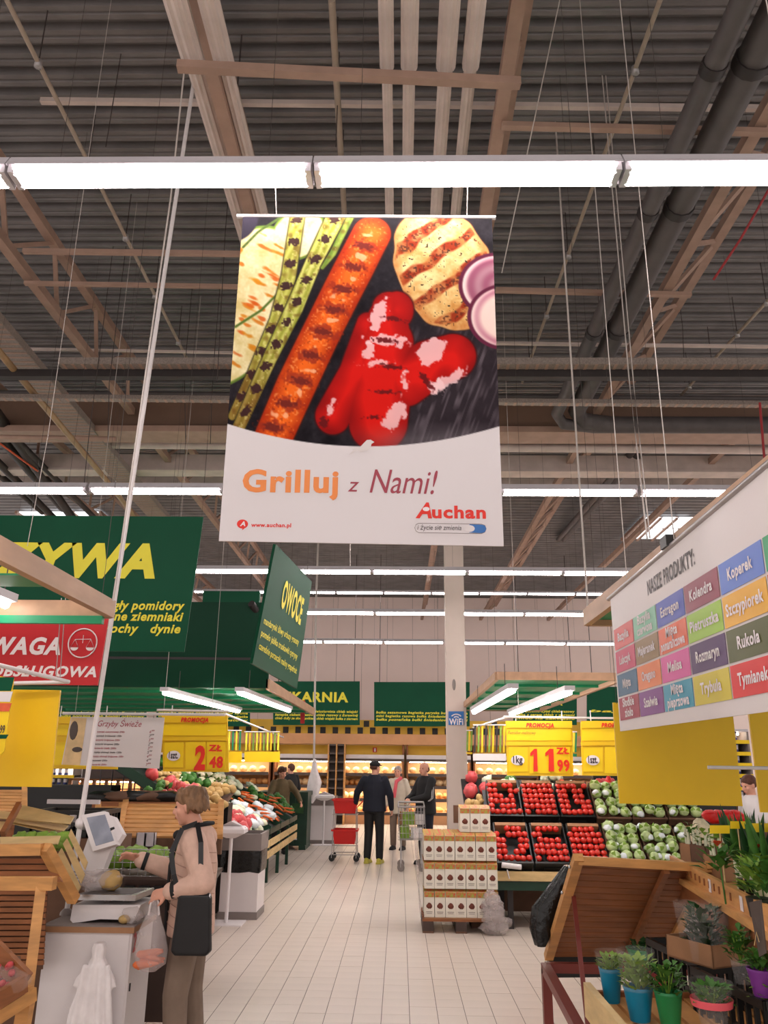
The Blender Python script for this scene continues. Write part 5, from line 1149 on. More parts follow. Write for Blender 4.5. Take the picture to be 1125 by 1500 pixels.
for i, (px, py, h_) in enumerate(((1082, 1308, .33), (1096, 1316, .30), (1110, 1322, .30), (1124, 1330, .32))):
    c = ont(px, py) + V((.06, .08, 0)); r_ = thing('leek_bunch', ('first', 'second', 'third', 'fourth')[i] + ' bundle of wide green leaves with white roots on the tray', 'vegetable', c)
    mb = MB()
    for j in range(7): a = j * 1.1; b = c + V((math.cos(a) * .02, math.sin(a) * .02, 0)); mb.tube([b, b + V((0, 0, .07)), b + V((math.cos(a) * .01, 0, .13))], [.014, .016, .012], 8)
    mb.build('roots', 'leekwhite', r_); mb = MB()
    for j in range(10): a = j * .7; mb.leaf(c + V((math.cos(a) * .02, math.sin(a) * .02, .11)), V((math.cos(a) * .28, math.sin(a) * .2, 1)), h_ * R.uniform(.6, .9), .045, 0, nrm=(math.sin(a), -math.cos(a), .1), bend=.05)
    mb.build('leaves', 'leafdark' if i % 2 == 0 else 'leafgreen', r_)
for i, (a, b) in enumerate((((1040, 1209), (1069, 1221)), ((1070, 1203), (1092, 1214)), ((1096, 1206), (1130, 1219)))):
    D0 = 3.9; r_ = thing('yellow_card', ('left', 'middle', 'right')[i] + ' small yellow price card standing in the leeks', 'card', P(a[0], b[1], D0)); mb = MB(); mb.slab([P(a[0], b[1], D0), P(b[0], b[1], D0), P(b[0], a[1], D0), P(a[0], a[1], D0)], .003, n=V((0, -1, 0))); mb.build('card', 'yellow_card', r_)
    mb = MB(); mb.tube([P((a[0] + b[0]) / 2, b[1], D0), V((P((a[0] + b[0]) / 2, b[1], D0).x, D0, zt))], .003, 4); mb.build('stick', 'wood_pale', r_)
for i, (px, py) in enumerate(((1108, 1245), (1051, 1240), (1122, 1268))):
    c = P(px, py, 3.75); r_ = thing('flower_bunch', ('large orange flower above the right tray', 'small orange carrot tops above the celery boxes', 'orange flower at the right edge of the tray')[i], 'flower', c); mb = MB()
    for j in range(16): a = j * .8; mb.leaf(c, V((math.cos(a), math.sin(a), .4 + .05 * j)), .035, .028, bend=.3)
    mb.build('petals', 'flower_orange', r_); mb = MB(); mb.tube([c, V((c.x + .01, c.y, zt))], .004, 5); leafy(mb, c - V((0, 0, .10)), .06, .08, 30, .06, .035, seed=30 + i); mb.build('leaves', 'leafgreen', r_)

# ================================================================== LEFT FOREGROUND STANDS
# near stand (left edge)
zt2 = 1.27
sl = thing('wooden_stand', 'near wooden produce stand with slatted slope at the left edge', 'display stand', P(40, 1300, 4.6))
def bpx(p, q, w_, h_, nm, m='wood', Dp=4.6, Dq=4.6, root=sl): mb = MB(); mb.bar(P(*p, Dp), P(*q, Dq), w_, h_); mb.build(nm, m, root)
bpx((-70, 1246), (62, 1244), .05, .06, 'top_rail', Dp=4.75, Dq=4.75)
bpx((66, 1241), (108, 1318), .055, .055, 'side_post', Dp=4.75, Dq=5.05)
for i in range(4): y = 1258 + i * 9; mb = MB(); mb.slab([P(-70, y + 7, 4.85), P(76 + i * 5, y + 7, 4.85), P(72 + i * 5, y, 4.85), P(-70, y, 4.85)], .015, n=V((0, -1, 0))); mb.build('slat', 'wood_dark', sl)
bpx((-70, 1294), (80, 1294), .06, .06, 'front_rail', Dp=4.45, Dq=4.45)
bpx((60, 1300), (40, 1460), .05, .05, 'leg', Dp=4.45, Dq=4.3)
lg = P(40, 1460, 4.3); mb = MB(); mb.bar(lg, (lg.x - .02, 4.25, 0), .06, .06); mb.build('leg', 'wood', sl)
bpx((48, 1455), (-70, 1530), .05, .06, 'stretcher', Dp=4.3, Dq=3.9)
for i in range(13): y = 1304 + i * 8.6; mb = MB(); mb.slab([P(-70, y + 6.5, 4.95), P(68 - i * .4, y + 6.5, 4.95), P(68 - i * .4, y, 4.95), P(-70, y, 4.95)], .015, n=V((0, -1, 0))); mb.build('slat', 'wood_dark', sl)
mb = MB(); mb.slab([P(-70, 1420, 5.02), P(62, 1420, 5.02), P(70, 1300, 5.02), P(-70, 1300, 5.02)], .01, n=V((0, -1, 0))); mb.slab([P(-70, 1296, 4.9), P(80, 1296, 4.9), P(68, 1252, 4.9), P(-70, 1252, 4.9)], .01, n=V((0, -1, 0))); mb.build('back_board', 'cardboard_dark', sl)
mb = MB(); mb.bb((-2.7, 5.0, .42), (-2.08, 5.04, .5)); mb.build('lower_rail', 'black_plastic', sl)
# radish crate at bottom left
rc = thing('radish_box', 'wooden box of bagged radishes low at the left edge', 'crate', P(10, 1470, 4.0))
mb = MB(); mb.bar(P(-60, 1340, 4.1), P(37, 1440, 4.0), .03, .09); mb.build('side_board', 'wood_dark', rc); mb = MB(); mb.bar(P(37, 1440, 4.0), P(-60, 1500, 3.7), .03, .07); mb.build('side_board', 'wood_dark', rc)
mb = MB(); mb.slab([P(-60, 1508, 3.7), P(36, 1450, 4.0), P(30, 1400, 4.3), P(-60, 1400, 4.3)], .02); mb.build('floor_board', 'cardboard_dark', rc)
for i in range(26): c = P(R.uniform(-30, 22), R.uniform(1412, 1462), 3.97 + R.uniform(0, .1)); mb = MB(); mb.ell(c, .016, 10, 8); tag(mb.build('radish', 'radish'), 'red radish in the box at the lower left', 'radish', group='radishes in the lower left box')
c = P(2, 1440, 3.95); mb = MB(); mb.ell(c, (.13, .05, .06), 14, 8, jit=.2); tag(mb.build('film_bag', 'glass_film'), 'clear crinkled film over the radishes', 'bag')
# fruit crates with pale slats behind
def slat_crate(lab, quads, D0, m='wood_pale', m2='wood'):
    o = thing('slat_crate', lab, 'crate', P(*quads[0][0], D0))
    for q in quads: 
        dd = D0 if len(q) < 5 else q[4]
        mb = MB(); mb.slab([P(*q[k], dd + (.12 if k > 1 else 0)) for k in range(4)], .014, n=V((0, -.9, .4)).normalized()); mb.build('slat', m, o)
    return o
slat_crate('pale open slatted crate tilted behind the near stand', [[(0, 1236), (84, 1236), (88, 1224), (0, 1226)], [(0, 1251), (58, 1248), (60, 1240), (0, 1241)]], 5.0)
slat_crate('upper tilted crate with knotty pale slats', [[(22, 1199), (102, 1207), (108, 1196), (32, 1179)], [(18, 1204), (92, 1217), (100, 1209), (20, 1192)], [(15, 1206), (94, 1224), (94, 1216), (15, 1201)]], 5.6)
o = slat_crate('side of a tilted crate leaning beside the white pole', [[(84, 1252), (90, 1242), (118, 1298), (112, 1310)], [(92, 1236), (98, 1228), (124, 1280), (118, 1294)], [(100, 1224), (104, 1214), (128, 1262), (124, 1274)]], 5.1)
slat_crate('small pale crate at the left edge', [[(-20, 1196), (16, 1200), (22, 1190), (-20, 1186)], [(-20, 1214), (10, 1218), (16, 1204), (-20, 1202)]], 5.4)
bpx((28, 1178), (4, 1222), .03, .04, 'divider', 'wood_dark', 5.5, 5.3)
cr5 = crate_black('produce_crate', 'black crate of white labelled packs behind the slatted crates', (P(105, 1200, 6.3).x, 6.4, 1.22), (.50, .40, .18), .0, 'black_plastic', 6)
mb = MB(); a_ = P(105, 1200, 6.3); mb.bb((a_.x - .35, 6.15, 0), (a_.x + .35, 6.65, 1.215)); tag(mb.build('rear_table', 'cardboard_dark'), 'brown table block under the dark crate behind the slatted crates', 'table')
mb = MB(); a = P(70, 1174, 6.2); b = P(146, 1176, 6.2); b.z = a.z; mb.bar(a, b, .03, .03); tag(mb.build('grey_rail', 'fixture'), 'light grey metal rail above the dark crate at left', 'rail')
for i in range(7): c = P(80 + i * 9, 1192 + (i % 3) * 4, 6.35); mb = MB(); mb.box(c, (.035, .03, .03)); mb.ell(c + V((0, 0, -.04)), (.035, .03, .04), 10, 8); tag(mb.build('white_pack', 'white'), 'small white capped pack in the dark crate at left', 'pack', group='white packs in the dark left crate')
# fill the near crates with greens
for i in range(10): c = P(30 + (i % 5) * 16, 1228 + (i // 5) * 9, 5.35); mb = MB(); mb.ell(c, (.05, .05, .04), 10, 8, jit=.25); tag(mb.build('green_apple', 'leaflime'), 'pale green fruit lying in the open slatted crate', 'fruit', group='green fruit in the slatted crate')
# second slatted display behind the woman
def disp(lab, x0, x1, ytop, ybot, Dt, Db, n, lean=10, floor_leg=True):
    TLp, TRp = P(x0, ytop, Dt), P(x1, ytop, Dt); BLp, BRp = P(x0 - lean, ybot, Db), P(x1 - lean * .2, ybot, Db); BLp.z = BRp.z = (BLp.z + BRp.z) / 2
    o = slatted('slatted_display', lab, BLp, BRp, TRp, TLp, n, 'wood', .2)
    mb = MB(); mb.bar(BLp + V((0, .02, -.06)), BRp + V((0, .02, -.06)), .04, .09); mb.build('lower_rail', 'cardboard_dark', o)
    for a in (BLp, BLp.lerp(BRp, .72)): mb = MB(); mb.bar((a.x, a.y + .15, 0), (a.x, a.y + .15, a.z), .05, .05); mb.build('leg', 'wood_dark', o)
    return o
disp('inclined display of honey coloured slats behind the woman', 184, 324, 1176, 1225, 7.9, 7.3, 8)
disp('partly hidden slatted display left of the larger one', 144, 178, 1180, 1225, 7.9, 7.3, 8, 4)
disp('dark slatted display far behind the left crates', -60, 36, 1156, 1188, 8.6, 8.3, 7, 0)
for i, x in enumerate((207, 221)): c = P(x, 1231, 7.26); cbox('paper_box', ('left', 'right')[i] + ' small open grey box hanging below the slatted display', c - V((0, 0, .05)), (.075, .06, .11), 0, 'fixture')
mb = MB(); mb.bb((P(184, 1240, 7.3).x, 7.3, P(184, 1250, 7.3).z), (P(324, 1240, 7.3).x, 7.34, P(184, 1228, 7.3).z)); tag(mb.build('brown_shelf', 'cardboard_dark'), 'brown board below the honey coloured slats', 'shelf')


for i, (px, py) in enumerate(((1108, 1300), (1126, 1292), (1092, 1268))):
    g = P(px, py, (3.45, 3.35, 4.0)[i]); r_ = thing('basil_plant', ('broad leaved basil beside the leek bundles', 'basil at the right edge beside the leeks', 'small basil sprig behind the leek bundles')[i], 'plant', (g.x, g.y, zt)); mb = MB(); mb.lathe([(.035, 0), (.045, .07)], (g.x, g.y, zt), 12); mb.build('pot', 'black_plastic', r_); mb = MB(); leafy(mb, V((g.x, g.y, zt + .07)), .05, .13, 60, .06, .045, seed=50 + i); mb.build('foliage', 'leafgreen' if i else 'leaflime', r_)
# ================================================================== TOMATO AND CABBAGE DISPLAY
def tilt_crate(name, lab, m='black_plastic', W=.40, L=.58, Hh=.13, back='cardboard'):
    o = thing(name, lab, 'crate', (0, 0, 0)); mb = MB(); mb.bb((-W / 2, 0, 0), (W / 2, L, .012)); mb.build('floor', m, o)
    for a, b in (((-W / 2, 0, 0), (-W / 2 + .014, L, Hh)), ((W / 2 - .014, 0, 0), (W / 2, L, Hh)), ((-W / 2, 0, 0), (W / 2, .014, Hh)), ((-W / 2, L - .014, 0), (W / 2, L, Hh))): mb = MB(); mb.bb(a, b); mb.build('side', m, o)
    mb = MB(); mb.bb((-W / 2 - .008, -.01, Hh - .02), (W / 2 + .008, .012, Hh + .004)); mb.bb((-W / 2 + .1, -.014, .03), (W / 2 - .1, -.002, .06)); mb.build('rim', m, o)
    mb = MB(); mb.bb((-W / 2 + .02, L - .06, .012), (W / 2 - .02, L - .016, Hh + .02)); mb.build('liner', back, o); return o
tom = MB(); tom.ell((0, 0, 0), (.0385, .0385, .034), 14, 10); tom = tom.build('tomato', 'tomato'); 
tp = thing('tomato', 'tomato', 'tomato'); tom.name = 'fruit'; tom.parent = tp; OFF['fruit'] = V(); mb = MB()
for i in range(5): a = i * 1.257; mb.leaf((0, 0, .03), (math.cos(a), math.sin(a), -.1), .016, .006, bend=.1)
mb.build('calyx', 'leafdark', tp); TOM = Place(tp)
TC = Place(tilt_crate('tilted_crate', 'x')); CCt = Place(tilt_crate('cardboard_tray', 'x', 'cardboard_dark', Hh=.11))
til = math.radians(43)
x00 = P(717, 1200, 10.4).x; stepx = .432
pats = [["110110", "110011", "111010", "111110", "101110", "111111"], ["111111", "111111", "111111", "111111", "111111", "101111"], ["111101", "110110", "110110", "110111", "110011", "111111"],
        ["001110", "101111", "110011", "110011", "110110", "111111"], ["011110", "110000", "011110", "111111", "111111", "101111"], ["011110", "111111", "111111", "111111", "111111", "011111"]]
posn = ('left', 'middle', 'right')
for row in range(2):
    zb, yb = (.60, 10.0) if row == 0 else (1.07, 10.5)
    for k in range(6):
        c = V((x00 + .21 + k * stepx + (.0 if row else .02), yb, zb)); rm = Matrix.Translation(c) @ Euler((til, 0, 0)).to_matrix().to_4x4(); rn = 'upper' if row else 'lower'
        if k < 3:
            TC(c, (til, 0, 0), '%s %s black crate of red tomatoes' % (rn, posn[k])); pat = pats[k + (0 if row else 3)]
            for j, line in enumerate(pat):
                for i, ch in enumerate(line):
                    if ch == '1':
                        nth = line[:i + 1].count('1') - 1
                        p = rm @ V((-.165 + i * .066 + R.uniform(-.006, .006), .50 - j * .085 + R.uniform(-.006, .006), .115 + R.uniform(-.006, .012)))
                        TOM(p, (til * .5, 0, R.uniform(0, 6)), '%s tomato from the left, %s row of the %s %s crate' % (ORD[nth], ORD[j], rn, posn[k]), 'tomatoes of the %s %s crate' % (rn, posn[k]))
        else:
            CCt(c, (til, 0, 0), '%s %s brown tray of pale green cabbages' % (rn, posn[k - 3]))
# cabbages: green head with a patch of white film
cb = thing('cabbage', 'cabbage', 'cabbage'); mb = MB(); mb.ell((0, 0, 0), (.066, .066, .06), 14, 10, jit=.05); mb.build('head', 'lettuce', cb)
for i in range(6): a = i * 1.05; mb = MB(); mb.leaf((math.cos(a) * .04, math.sin(a) * .04, -.03), (math.cos(a) * .5, math.sin(a) * .5, 1), .075, .06, bend=-.1); mb.build('leaf', 'leaflime', cb)
mb = MB(); mb.ell((.016, -.034, .034), (.048, .042, .032), 10, 6, jit=.12); mb.build('film_patch', 'cabbage_wrap', cb); CB = Place(cb)
for row in range(2):
    zb, yb = (.60, 10.0) if row == 0 else (1.07, 10.5)
    for k in range(3, 6):
        c = V((x00 + .21 + k * stepx, yb, zb)); rm = Matrix.Translation(c) @ Euler((til, 0, 0)).to_matrix().to_4x4(); rn = 'upper' if row else 'lower'
        for j in range(4):
            for i in range(3):
                p = rm @ V((-.13 + i * .13 + R.uniform(-.015, .015), .49 - j * .135 + R.uniform(-.02, .02), .14 + R.uniform(-.01, .02)))
                CB(p, (til + R.uniform(-.5, .3), R.uniform(-.4, .4), R.uniform(0, 6)), '%s pale green cabbage in the %s row of the %s %s tray' % (ORD[i], ORD[j], rn, posn[k - 3]), 'cabbages of the %s %s tray' % (rn, posn[k - 3]), R.uniform(.88, 1.08))
# stand under it
xl, xr = x00 - .03, x00 + 6 * stepx + .05
st = thing('produce_table', 'stepped table carrying the tomato crates and cabbage trays', 'display stand', (xl, 10, 0))
for nm, a, b, m_ in (('front_rail', (xl + .05, 9.93, .50), (xr, 9.98, .60), 'wood_pale'), ('rear_rail', (xl, 10.48, .98), (xr, 10.52, 1.04), 'black_plastic'), ('under_board', (xl + .05, 9.98, .42), (xr, 10.9, .47), 'cardboard_dark'), ('apron', (xl + .05, 9.95, .40), (xr, 9.97, .49), 'green_plastic')): mb = MB(); mb.bb(a, b); mb.build(nm, m_, st)
for x in (xl + .2, (xl + xr) / 2, xr - .1):
    for y, z in ((10.02, .42), (10.85, .96)): mb = MB(); mb.bb((x - .03, y - .03, 0), (x + .03, y + .03, z)); mb.build('leg', 'black_pipe', st)
for row, (zb, yb) in enumerate(((.60, 10.0), (1.07, 10.5))): mb = MB(); mb.slab([(xl, yb + .0, zb - .02), (xr, yb, zb - .02), (xr, yb + .42, zb + .37), (xl, yb + .42, zb + .37)], .02); mb.build('slope_board', 'black_plastic', st)
mb = MB(); t_ = P(748, 1270, 9.9); mb.tube([t_ + V((-.1, 0, .02)), t_ + V((.12, 0, 0))], .03, 10); mb.bar(t_ + V((-.04, 0, -.03)), t_ + V((-.02, 0, -.12)), .05, .01); tag(mb.build('paper_roll', 'white'), 'white roll of bags lying on the lower left tomato crate', 'paper roll')
# produce piled behind the tomatoes and to their left
def blob_proto(name, cat, m, r, jit=.12, seg=10, shape=(1, 1, 1)): o = thing(name, name, cat); mb = MB(); mb.ell((0, 0, 0), (r * shape[0], r * shape[1], r * shape[2]), seg, 7, jit=jit); mb.build('flesh', m, o); return Place(o)
NET = blob_proto('red_net_bag', 'net bag', 'radish', .085, .2, 12); POT = blob_proto('potato', 'potato', 'potato', .045, .1, 10, (1.3, 1, .9)); ONI = blob_proto('onion', 'onion', 'flower_orange', .042, .05, 10); GRN = blob_proto('green_vegetable', 'vegetable', 'leafgreen', .07, .25, 12); PAL = blob_proto('pale_vegetable', 'vegetable', 'leekwhite', .06, .2, 12, (1.5, 1, .8))
rb2 = thing('rear_slope', 'dark slope behind the tomato crates carrying mixed vegetables', 'display stand', (1.4, 11.8, 0)); mb = MB(); mb.slab([(P(686, 1200, 11).x, 11.1, .95), (P(872, 1200, 11).x, 11.1, .95), (P(872, 1200, 11).x, 12.2, 1.55), (P(686, 1200, 11).x, 12.2, 1.55)], .04); mb.build('board', 'black_plastic', rb2)
mb = MB(); mb.bb((P(686, 1200, 11).x + .05, 11.15, 0), (P(872, 1200, 11).x - .05, 12.1, .92)); mb.build('base', 'cardboard_dark', rb2)
for i in range(90):
    px = R.uniform(688, 868); t = R.uniform(0, 1); p = V((P(px, 1200, 11.6).x, 11.15 + t * 1.0, 1.0 + t * .56 + R.uniform(0, .05)))
    if px < 716: (NET if t > .55 else POT)(p, (0, R.uniform(0, 3), R.uniform(0, 6)), 'orange red net bag left of the tomato crates' if t > .55 else 'loose potato in the heap left of the tomato crates', 'net bags left of the tomatoes' if t > .55 else 'potatoes left of the tomatoes')
    elif px < 770: (PAL if i % 2 else GRN)(p, (0, R.uniform(0, 3), R.uniform(0, 6)), 'pale vegetable heaped behind the left tomato crate' if i % 2 else 'green vegetable heaped behind the left tomato crate', 'pale vegetables behind the tomatoes' if i % 2 else 'green vegetables behind the tomatoes')
    else: (PAL if i % 2 else ONI)(p, (0, R.uniform(0, 3), R.uniform(0, 6)), 'pale vegetable heaped behind the middle tomato crates' if i % 2 else 'orange onion behind the right tomato crate', 'pale vegetables behind the middle crates' if i % 2 else 'onions behind the right tomato crate')
for i in range(26):
    p = V((P(R.uniform(686, 712), 1200, 10.4).x, R.uniform(10.1, 10.9), 0)); p.z = .75 + (p.y - 10.1) * .75 + R.uniform(0, .05); POT(p, (0, R.uniform(0, 3), R.uniform(0, 6)), 'brown potato in the pile between column and tomatoes', 'potatoes between column and tomatoes')
mb = MB(); mb.bb((P(686, 1200, 10.4).x - .02, 10.0, 0), (P(712, 1200, 10.4).x, 11.0, .72)); tag(mb.build('potato_bin', 'cardboard_dark'), 'brown bin under the potatoes beside the tomato crates', 'bin')
c = P(879, 1160, 11.5)
for i in range(12): NET(V((P(868 + i * 3, 1150, 11.2).x, 11.2 + (i % 3) * .1, P(868, 1160 - (i % 4) * 4, 11.2).z)), (0, 0, i), 'pink red bag at the right behind the cabbages', 'pink bags behind the cabbages', .8)
mb = MB(); mb.box(P(892, 1162, 11.0), (.12, .1, .2)); mb.ell(P(892, 1150, 11.0), (.05, .05, .12), 8, 6); tag(mb.build('red_pack', 'red_plastic'), 'bright red pack standing behind the upper cabbages', 'pack')
mb = MB(); mb.bb((P(870, 1150, 11.9).x, 11.9, .0), (P(1075, 1150, 11.9).x, 12.0, P(870, 1135, 11.9).z)); tag(mb.build('dark_partition', 'black_plastic'), 'dark partition behind the cabbage trays', 'partition')
for i in range(8): mb = MB(); mb.ell(P(1040 + i * 6, 1195 + (i % 2) * 3, 7.5), (.07, .06, .05), 10, 7, jit=.1); tag(mb.build('red_pepper', 'red_plastic'), 'red pepper just under the big yellow board', 'pepper', group='red peppers under the yellow board')
mb = MB(); a = P(1030, 1210, 7.6); mb.bb((a.x, 7.4, 0), (a.x + .9, 7.9, a.z - .02)); tag(mb.build('pepper_bin', 'cardboard_dark'), 'brown bin under the red peppers', 'bin')

# ================================================================== PALLET OF CARTONS
px0, px1, py0, py1 = .26, 1.10, 9.70, 10.45
pal = thing('pallet', 'dark wooden pallet loaded with white cartons', 'pallet', (.68, 9.7, 0))
for i in range(5): mb = MB(); mb.bb((px0, py0 + i * .155, .115), (px1, py0 + i * .155 + .11, .14)); mb.build('deck_board', 'wood_dark', pal)
for x in (px0, (px0 + px1) / 2 - .06, px1 - .12):
    mb = MB(); mb.bb((x, py0, 0), (x + .12, py1, .02)); mb.build('runner', 'cardboard_dark', pal)
    for y in (py0, py0 + .3, py1 - .14): mb = MB(); mb.bb((x, y, .02), (x + .12, y + .13, .115)); mb.build('block', 'brown_plastic', pal)
mb = MB(); mb.bb((px0 + .02, py0 + .005, .14), (px1 - .02, py1, .15)); tag(mb.build('cardboard_sheet', 'cardboard'), 'cardboard sheet under the lowest cartons', 'sheet')
kart = thing('juice_carton', 'c', 'carton'); mb = MB(); mb.bb((-.056, 0, 0), (.056, .15, .255)); mb.build('box', 'carton', kart)
mb = MB(); mb.add([(-.056, 0, .255), (.056, 0, .255), (.056, .15, .255), (-.056, .15, .255), (-.056, .075, .285), (.056, .075, .285)], [(0, 1, 5, 4), (2, 3, 4, 5), (0, 4, 3), (1, 2, 5)]); mb.build('gable', 'carton_green', kart)
mb = MB(); mb.bb((-.054, -.003, .20), (.054, 0, .253)); mb.build('leaf_print', 'carton_green', kart); mb = MB(); mb.ell((0, -.002, .115), (.030, .004, .028), 12, 8, jit=.25); mb.build('fruit_print', 'carton_brown', kart)
mb = MB(); mb.bb((-.035, -.002, .05), (.035, 0, .056)); mb.bb((-.03, -.002, .035), (.03, 0, .04)); mb.build('small_print', 'grey_plastic', kart); KT = Place(kart)
lay = ('lowest', 'second', 'third', 'top')
for l in range(4):
    z = .151 + l * .287; y0 = py0 + .03 + (0, .0, .03, .16)[l]; n = (7, 7, 7, 3)[l]; xs = px0 + .075 + (0 if l < 3 else .42); 
    for j in range(4 if l < 3 else 2):
        for i in range(n):
            if l == 0 and i == 6 and j == 0: pass
            KT((xs + i * .1165 + R.uniform(-.002, .002), y0 + j * .16 + R.uniform(-.006, .006), z), (0, 0, R.uniform(-.03, .03)), ('%s white carton from the left, %s layer, front row' % (ORD[i], lay[l]) if j == 0 else 'white carton in the %s layer behind the front row' % lay[l]), 'cartons, %s layer%s' % (lay[l], '' if j == 0 else ' rear rows'))
mb = MB(); mb.bb((px0 + .01, py0 + .05, .151 + .287 * 2 - .003), (px1 - .01, py0 + .66, .151 + .287 * 2)); tag(mb.build('tray_sheet', 'cardboard'), 'cardboard sheet between carton layers', 'sheet')
wr_ = thing('shrink_wrap', 'loose clear shrink wrap bunched at the pallet right corner', 'plastic wrap', (1.05, 9.6, 0))
for i in range(7): mb = MB(); mb.ell((px1 - .02 - .10 * R.random(), 9.62 + R.uniform(-.01, .05), .07 + i * .05), (.15 - i * .012, .06, .075), 14, 8, jit=.25); mb.build('fold', 'bag_clear', wr_)
mb = MB(); mb.slab([(px0 - .05, 9.72, .55), (px0 - .02, 10.4, .5), (px0 - .03, 10.4, 1.02), (px0 - .09, 9.75, 1.03)], .008); mb.slab([(px0 - .02, 9.7, .15), (px0 - .015, 10.4, .15), (px0 - .02, 10.4, .55), (px0 - .05, 9.72, .55)], .006); tag(mb.build('side_wrap', 'bag_clear'), 'milky wrap hanging on the left side of the cartons', 'plastic wrap')
mb = MB(); c = P(672, 1186, 10.4); mb.box(c + V((0, 0, -.05)), (.13, .05, .2)); tag(mb.build('empty_carton', 'cardboard_dark'), 'small brown empty carton on top of the pallet stack', 'carton')

# ================================================================== BINS AND BAG STANDS
def bin_(lab, x0, x1, y0, y1, h, bag=True, cols=('sign_white', 'grey_plastic')):
    o = thing('waste_bin', lab, 'bin', ((x0 + x1) / 2, y0, 0)); mb = MB(); mb.bb((x0, y0, .07), (x1, y1, h * .62)); mb.build('body', cols[0], o); mb = MB(); mb.bb((x0 - .01, y0 - .01, 0), (x1 + .01, y1 + .01, .08)); mb.build('plinth', cols[1], o)
    if bag: mb = MB(); mb.loft([[V(((x0 + x1) / 2 + (x1 - x0) / 2 * k * a * (1 + R.uniform(-.02, .03)), (y0 + y1) / 2 + (y1 - y0) / 2 * k * b, z + R.uniform(-.012, .012))) for a, b in ((-1, -1), (-.5, -1), (0, -1), (.5, -1), (1, -1), (1, -.3), (1, .3), (1, 1), (0, 1), (-1, 1), (-1, 0))] for z, k in ((h * .54, 1.03), (h * .66, 1.06), (h * .82, 1.04))]); mb.build('liner', 'bin_bag', o)
    else: mb = MB(); mb.bb((x0, y0, h * .62), (x1, y1, h * .84)); mb.build('upper_body', cols[0], o)
    for a, b in (((x0 - .02, y0 - .02, h * .8), (x1 + .02, y0 + .01, h)), ((x0 - .02, y1 - .01, h * .8), (x1 + .02, y1 + .02, h)), ((x0 - .02, y0, h * .8), (x0 + .01, y1, h)), ((x1 - .01, y0, h * .8), (x1 + .02, y1, h))): mb = MB(); mb.bb(a, b); mb.build('rim', cols[1], o)
    return o
bin_('white waste bin with grey rim and black liner by the vegetable slope', -2.1, -1.66, 10.32, 10.85, .93)
bin_('smaller white waste bin with grey top far down the aisle', P(449, 1236, 19.6).x, P(489, 1236, 19.6).x, 19.6, 20.1, 1.02, False)
def bag_stand(lab, px, py, ty, w_=.34):
    b = G(px, py); t = P(px, ty, b.y); o = thing('bag_stand', lab, 'stand', b); mb = MB(); mb.bb((b.x - .2, b.y - .17, 0), (b.x + .2, b.y + .17, .012)); mb.build('base_plate', 'white', o)
    mb = MB(); mb.tube([b, (b.x, b.y, t.z)], .021, 10); mb.build('pole', 'white', o); z = t.z
    mb = MB(); mb.loft([[V((b.x + a * w_ / 2 * k, b.y + c_ * .13 * k, z + h_)) for a, c_ in ((-1, -1), (1, -1), (1, 1), (-1, 1))] for k, h_ in ((.3, -.01), (1, .05), (1, .09), (.8, .12))], smooth=False); mb.add([(b.x - w_ / 2, b.y, z + .10), (b.x, b.y - .1, z + .18), (b.x + w_ / 2, b.y, z + .10), (b.x, b.y + .1, z + .18)], [(0, 1, 2, 3)]); mb.build('tray', 'white', o); return o
bag_stand('white bag stand beside the near waste bin', 331, 1353, 1226); bag_stand('white bag stand beside the far waste bin', 473, 1238, 1172, .45)
b = P(461, 1112, 19.2); o = thing('hanging_bags', 'white plastic bags hanging above the far bag stand', 'plastic bag', b); mb = MB(); mb.loft([[b + V((r * math.cos(t) * (1 + .2 * math.sin(4 * t)) + dx, r * .5 * math.sin(t), z)) for t in np.linspace(0, 2 * PI, 17)[:-1]] for z, r, dx in ((0, .03, 0), (-.25, .07, 0), (-.5, .14, .02), (-.75, .13, -.02), (-.95, .04, -.05))]); mb.build('bags', 'bag_white', o)

# ================================================================== CARTS
def wheel(o, c, r=.055, m='black_plastic'): mb = MB(); mb.tube([V(c) - V((.006, .011, 0)), V(c) + V((.006, .011, 0))], r, 14); mb.build('wheel', m, o); mb = MB(); mb.bar(V(c), V(c) + V((0, 0, r * 1.6)), .03, .02); mb.build('fork', 'chrome_soft', o)
bc = thing('basket_cart', 'two tier cart with red shopping baskets in the aisle', 'cart', (-1.05, 16.2, 0))
xa, xb, ya, yb = P(486, 1250, 16.2).x, P(522, 1250, 16.2).x, 16.2, 16.65
def basket(z, h, nm='basket'):
    mb = MB(); lo, hi = .82, 1.0; cx_, cy_ = (xa + xb) / 2, (ya + yb) / 2; W_, L_ = (xb - xa) / 2, (yb - ya) / 2
    r1 = [[V((cx_ + a * W_ * k, cy_ + b * L_ * k, z + zz)) for a, b in ((-1, -1), (1, -1), (1, 1), (-1, 1))] for k, zz in ((lo, 0), (hi, h), (hi * 1.04, h), (hi * 1.04, h - .03))]
    mb.loft(r1[:2], smooth=False, cap=False); mb.add(r1[0], [(0, 1, 2, 3)]); bsk = mb.build(nm, 'red_plastic', bc); mb = MB(); pts = r1[2] + [r1[2][0]]
    for i in range(4): mb.bar(pts[i], pts[i + 1], .03, .03)
    mb.build('rim', 'red_plastic', bsk)
basket(.84, .24); basket(.30, .24)
for x in (xa, xb):
    for y in (ya, yb): mb = MB(); mb.tube([(x, y, .1), (x + (.02 if x == xa else -.02), y, .92)], .009, 6); mb.build('frame_rod', 'chrome_soft', bc); wheel(bc, (x, y, .062), .06)
mb = MB(); [mb.tube([(xa, y, z), (xb, y, z)], .008, 5) for y in (ya, yb) for z in (.12, .28, .82)]; [mb.tube([(x, ya, z), (x, yb, z)], .008, 5) for x in (xa, xb) for z in (.12, .28, .82)]; mb.build('shelf_frame', 'chrome_soft', bc)
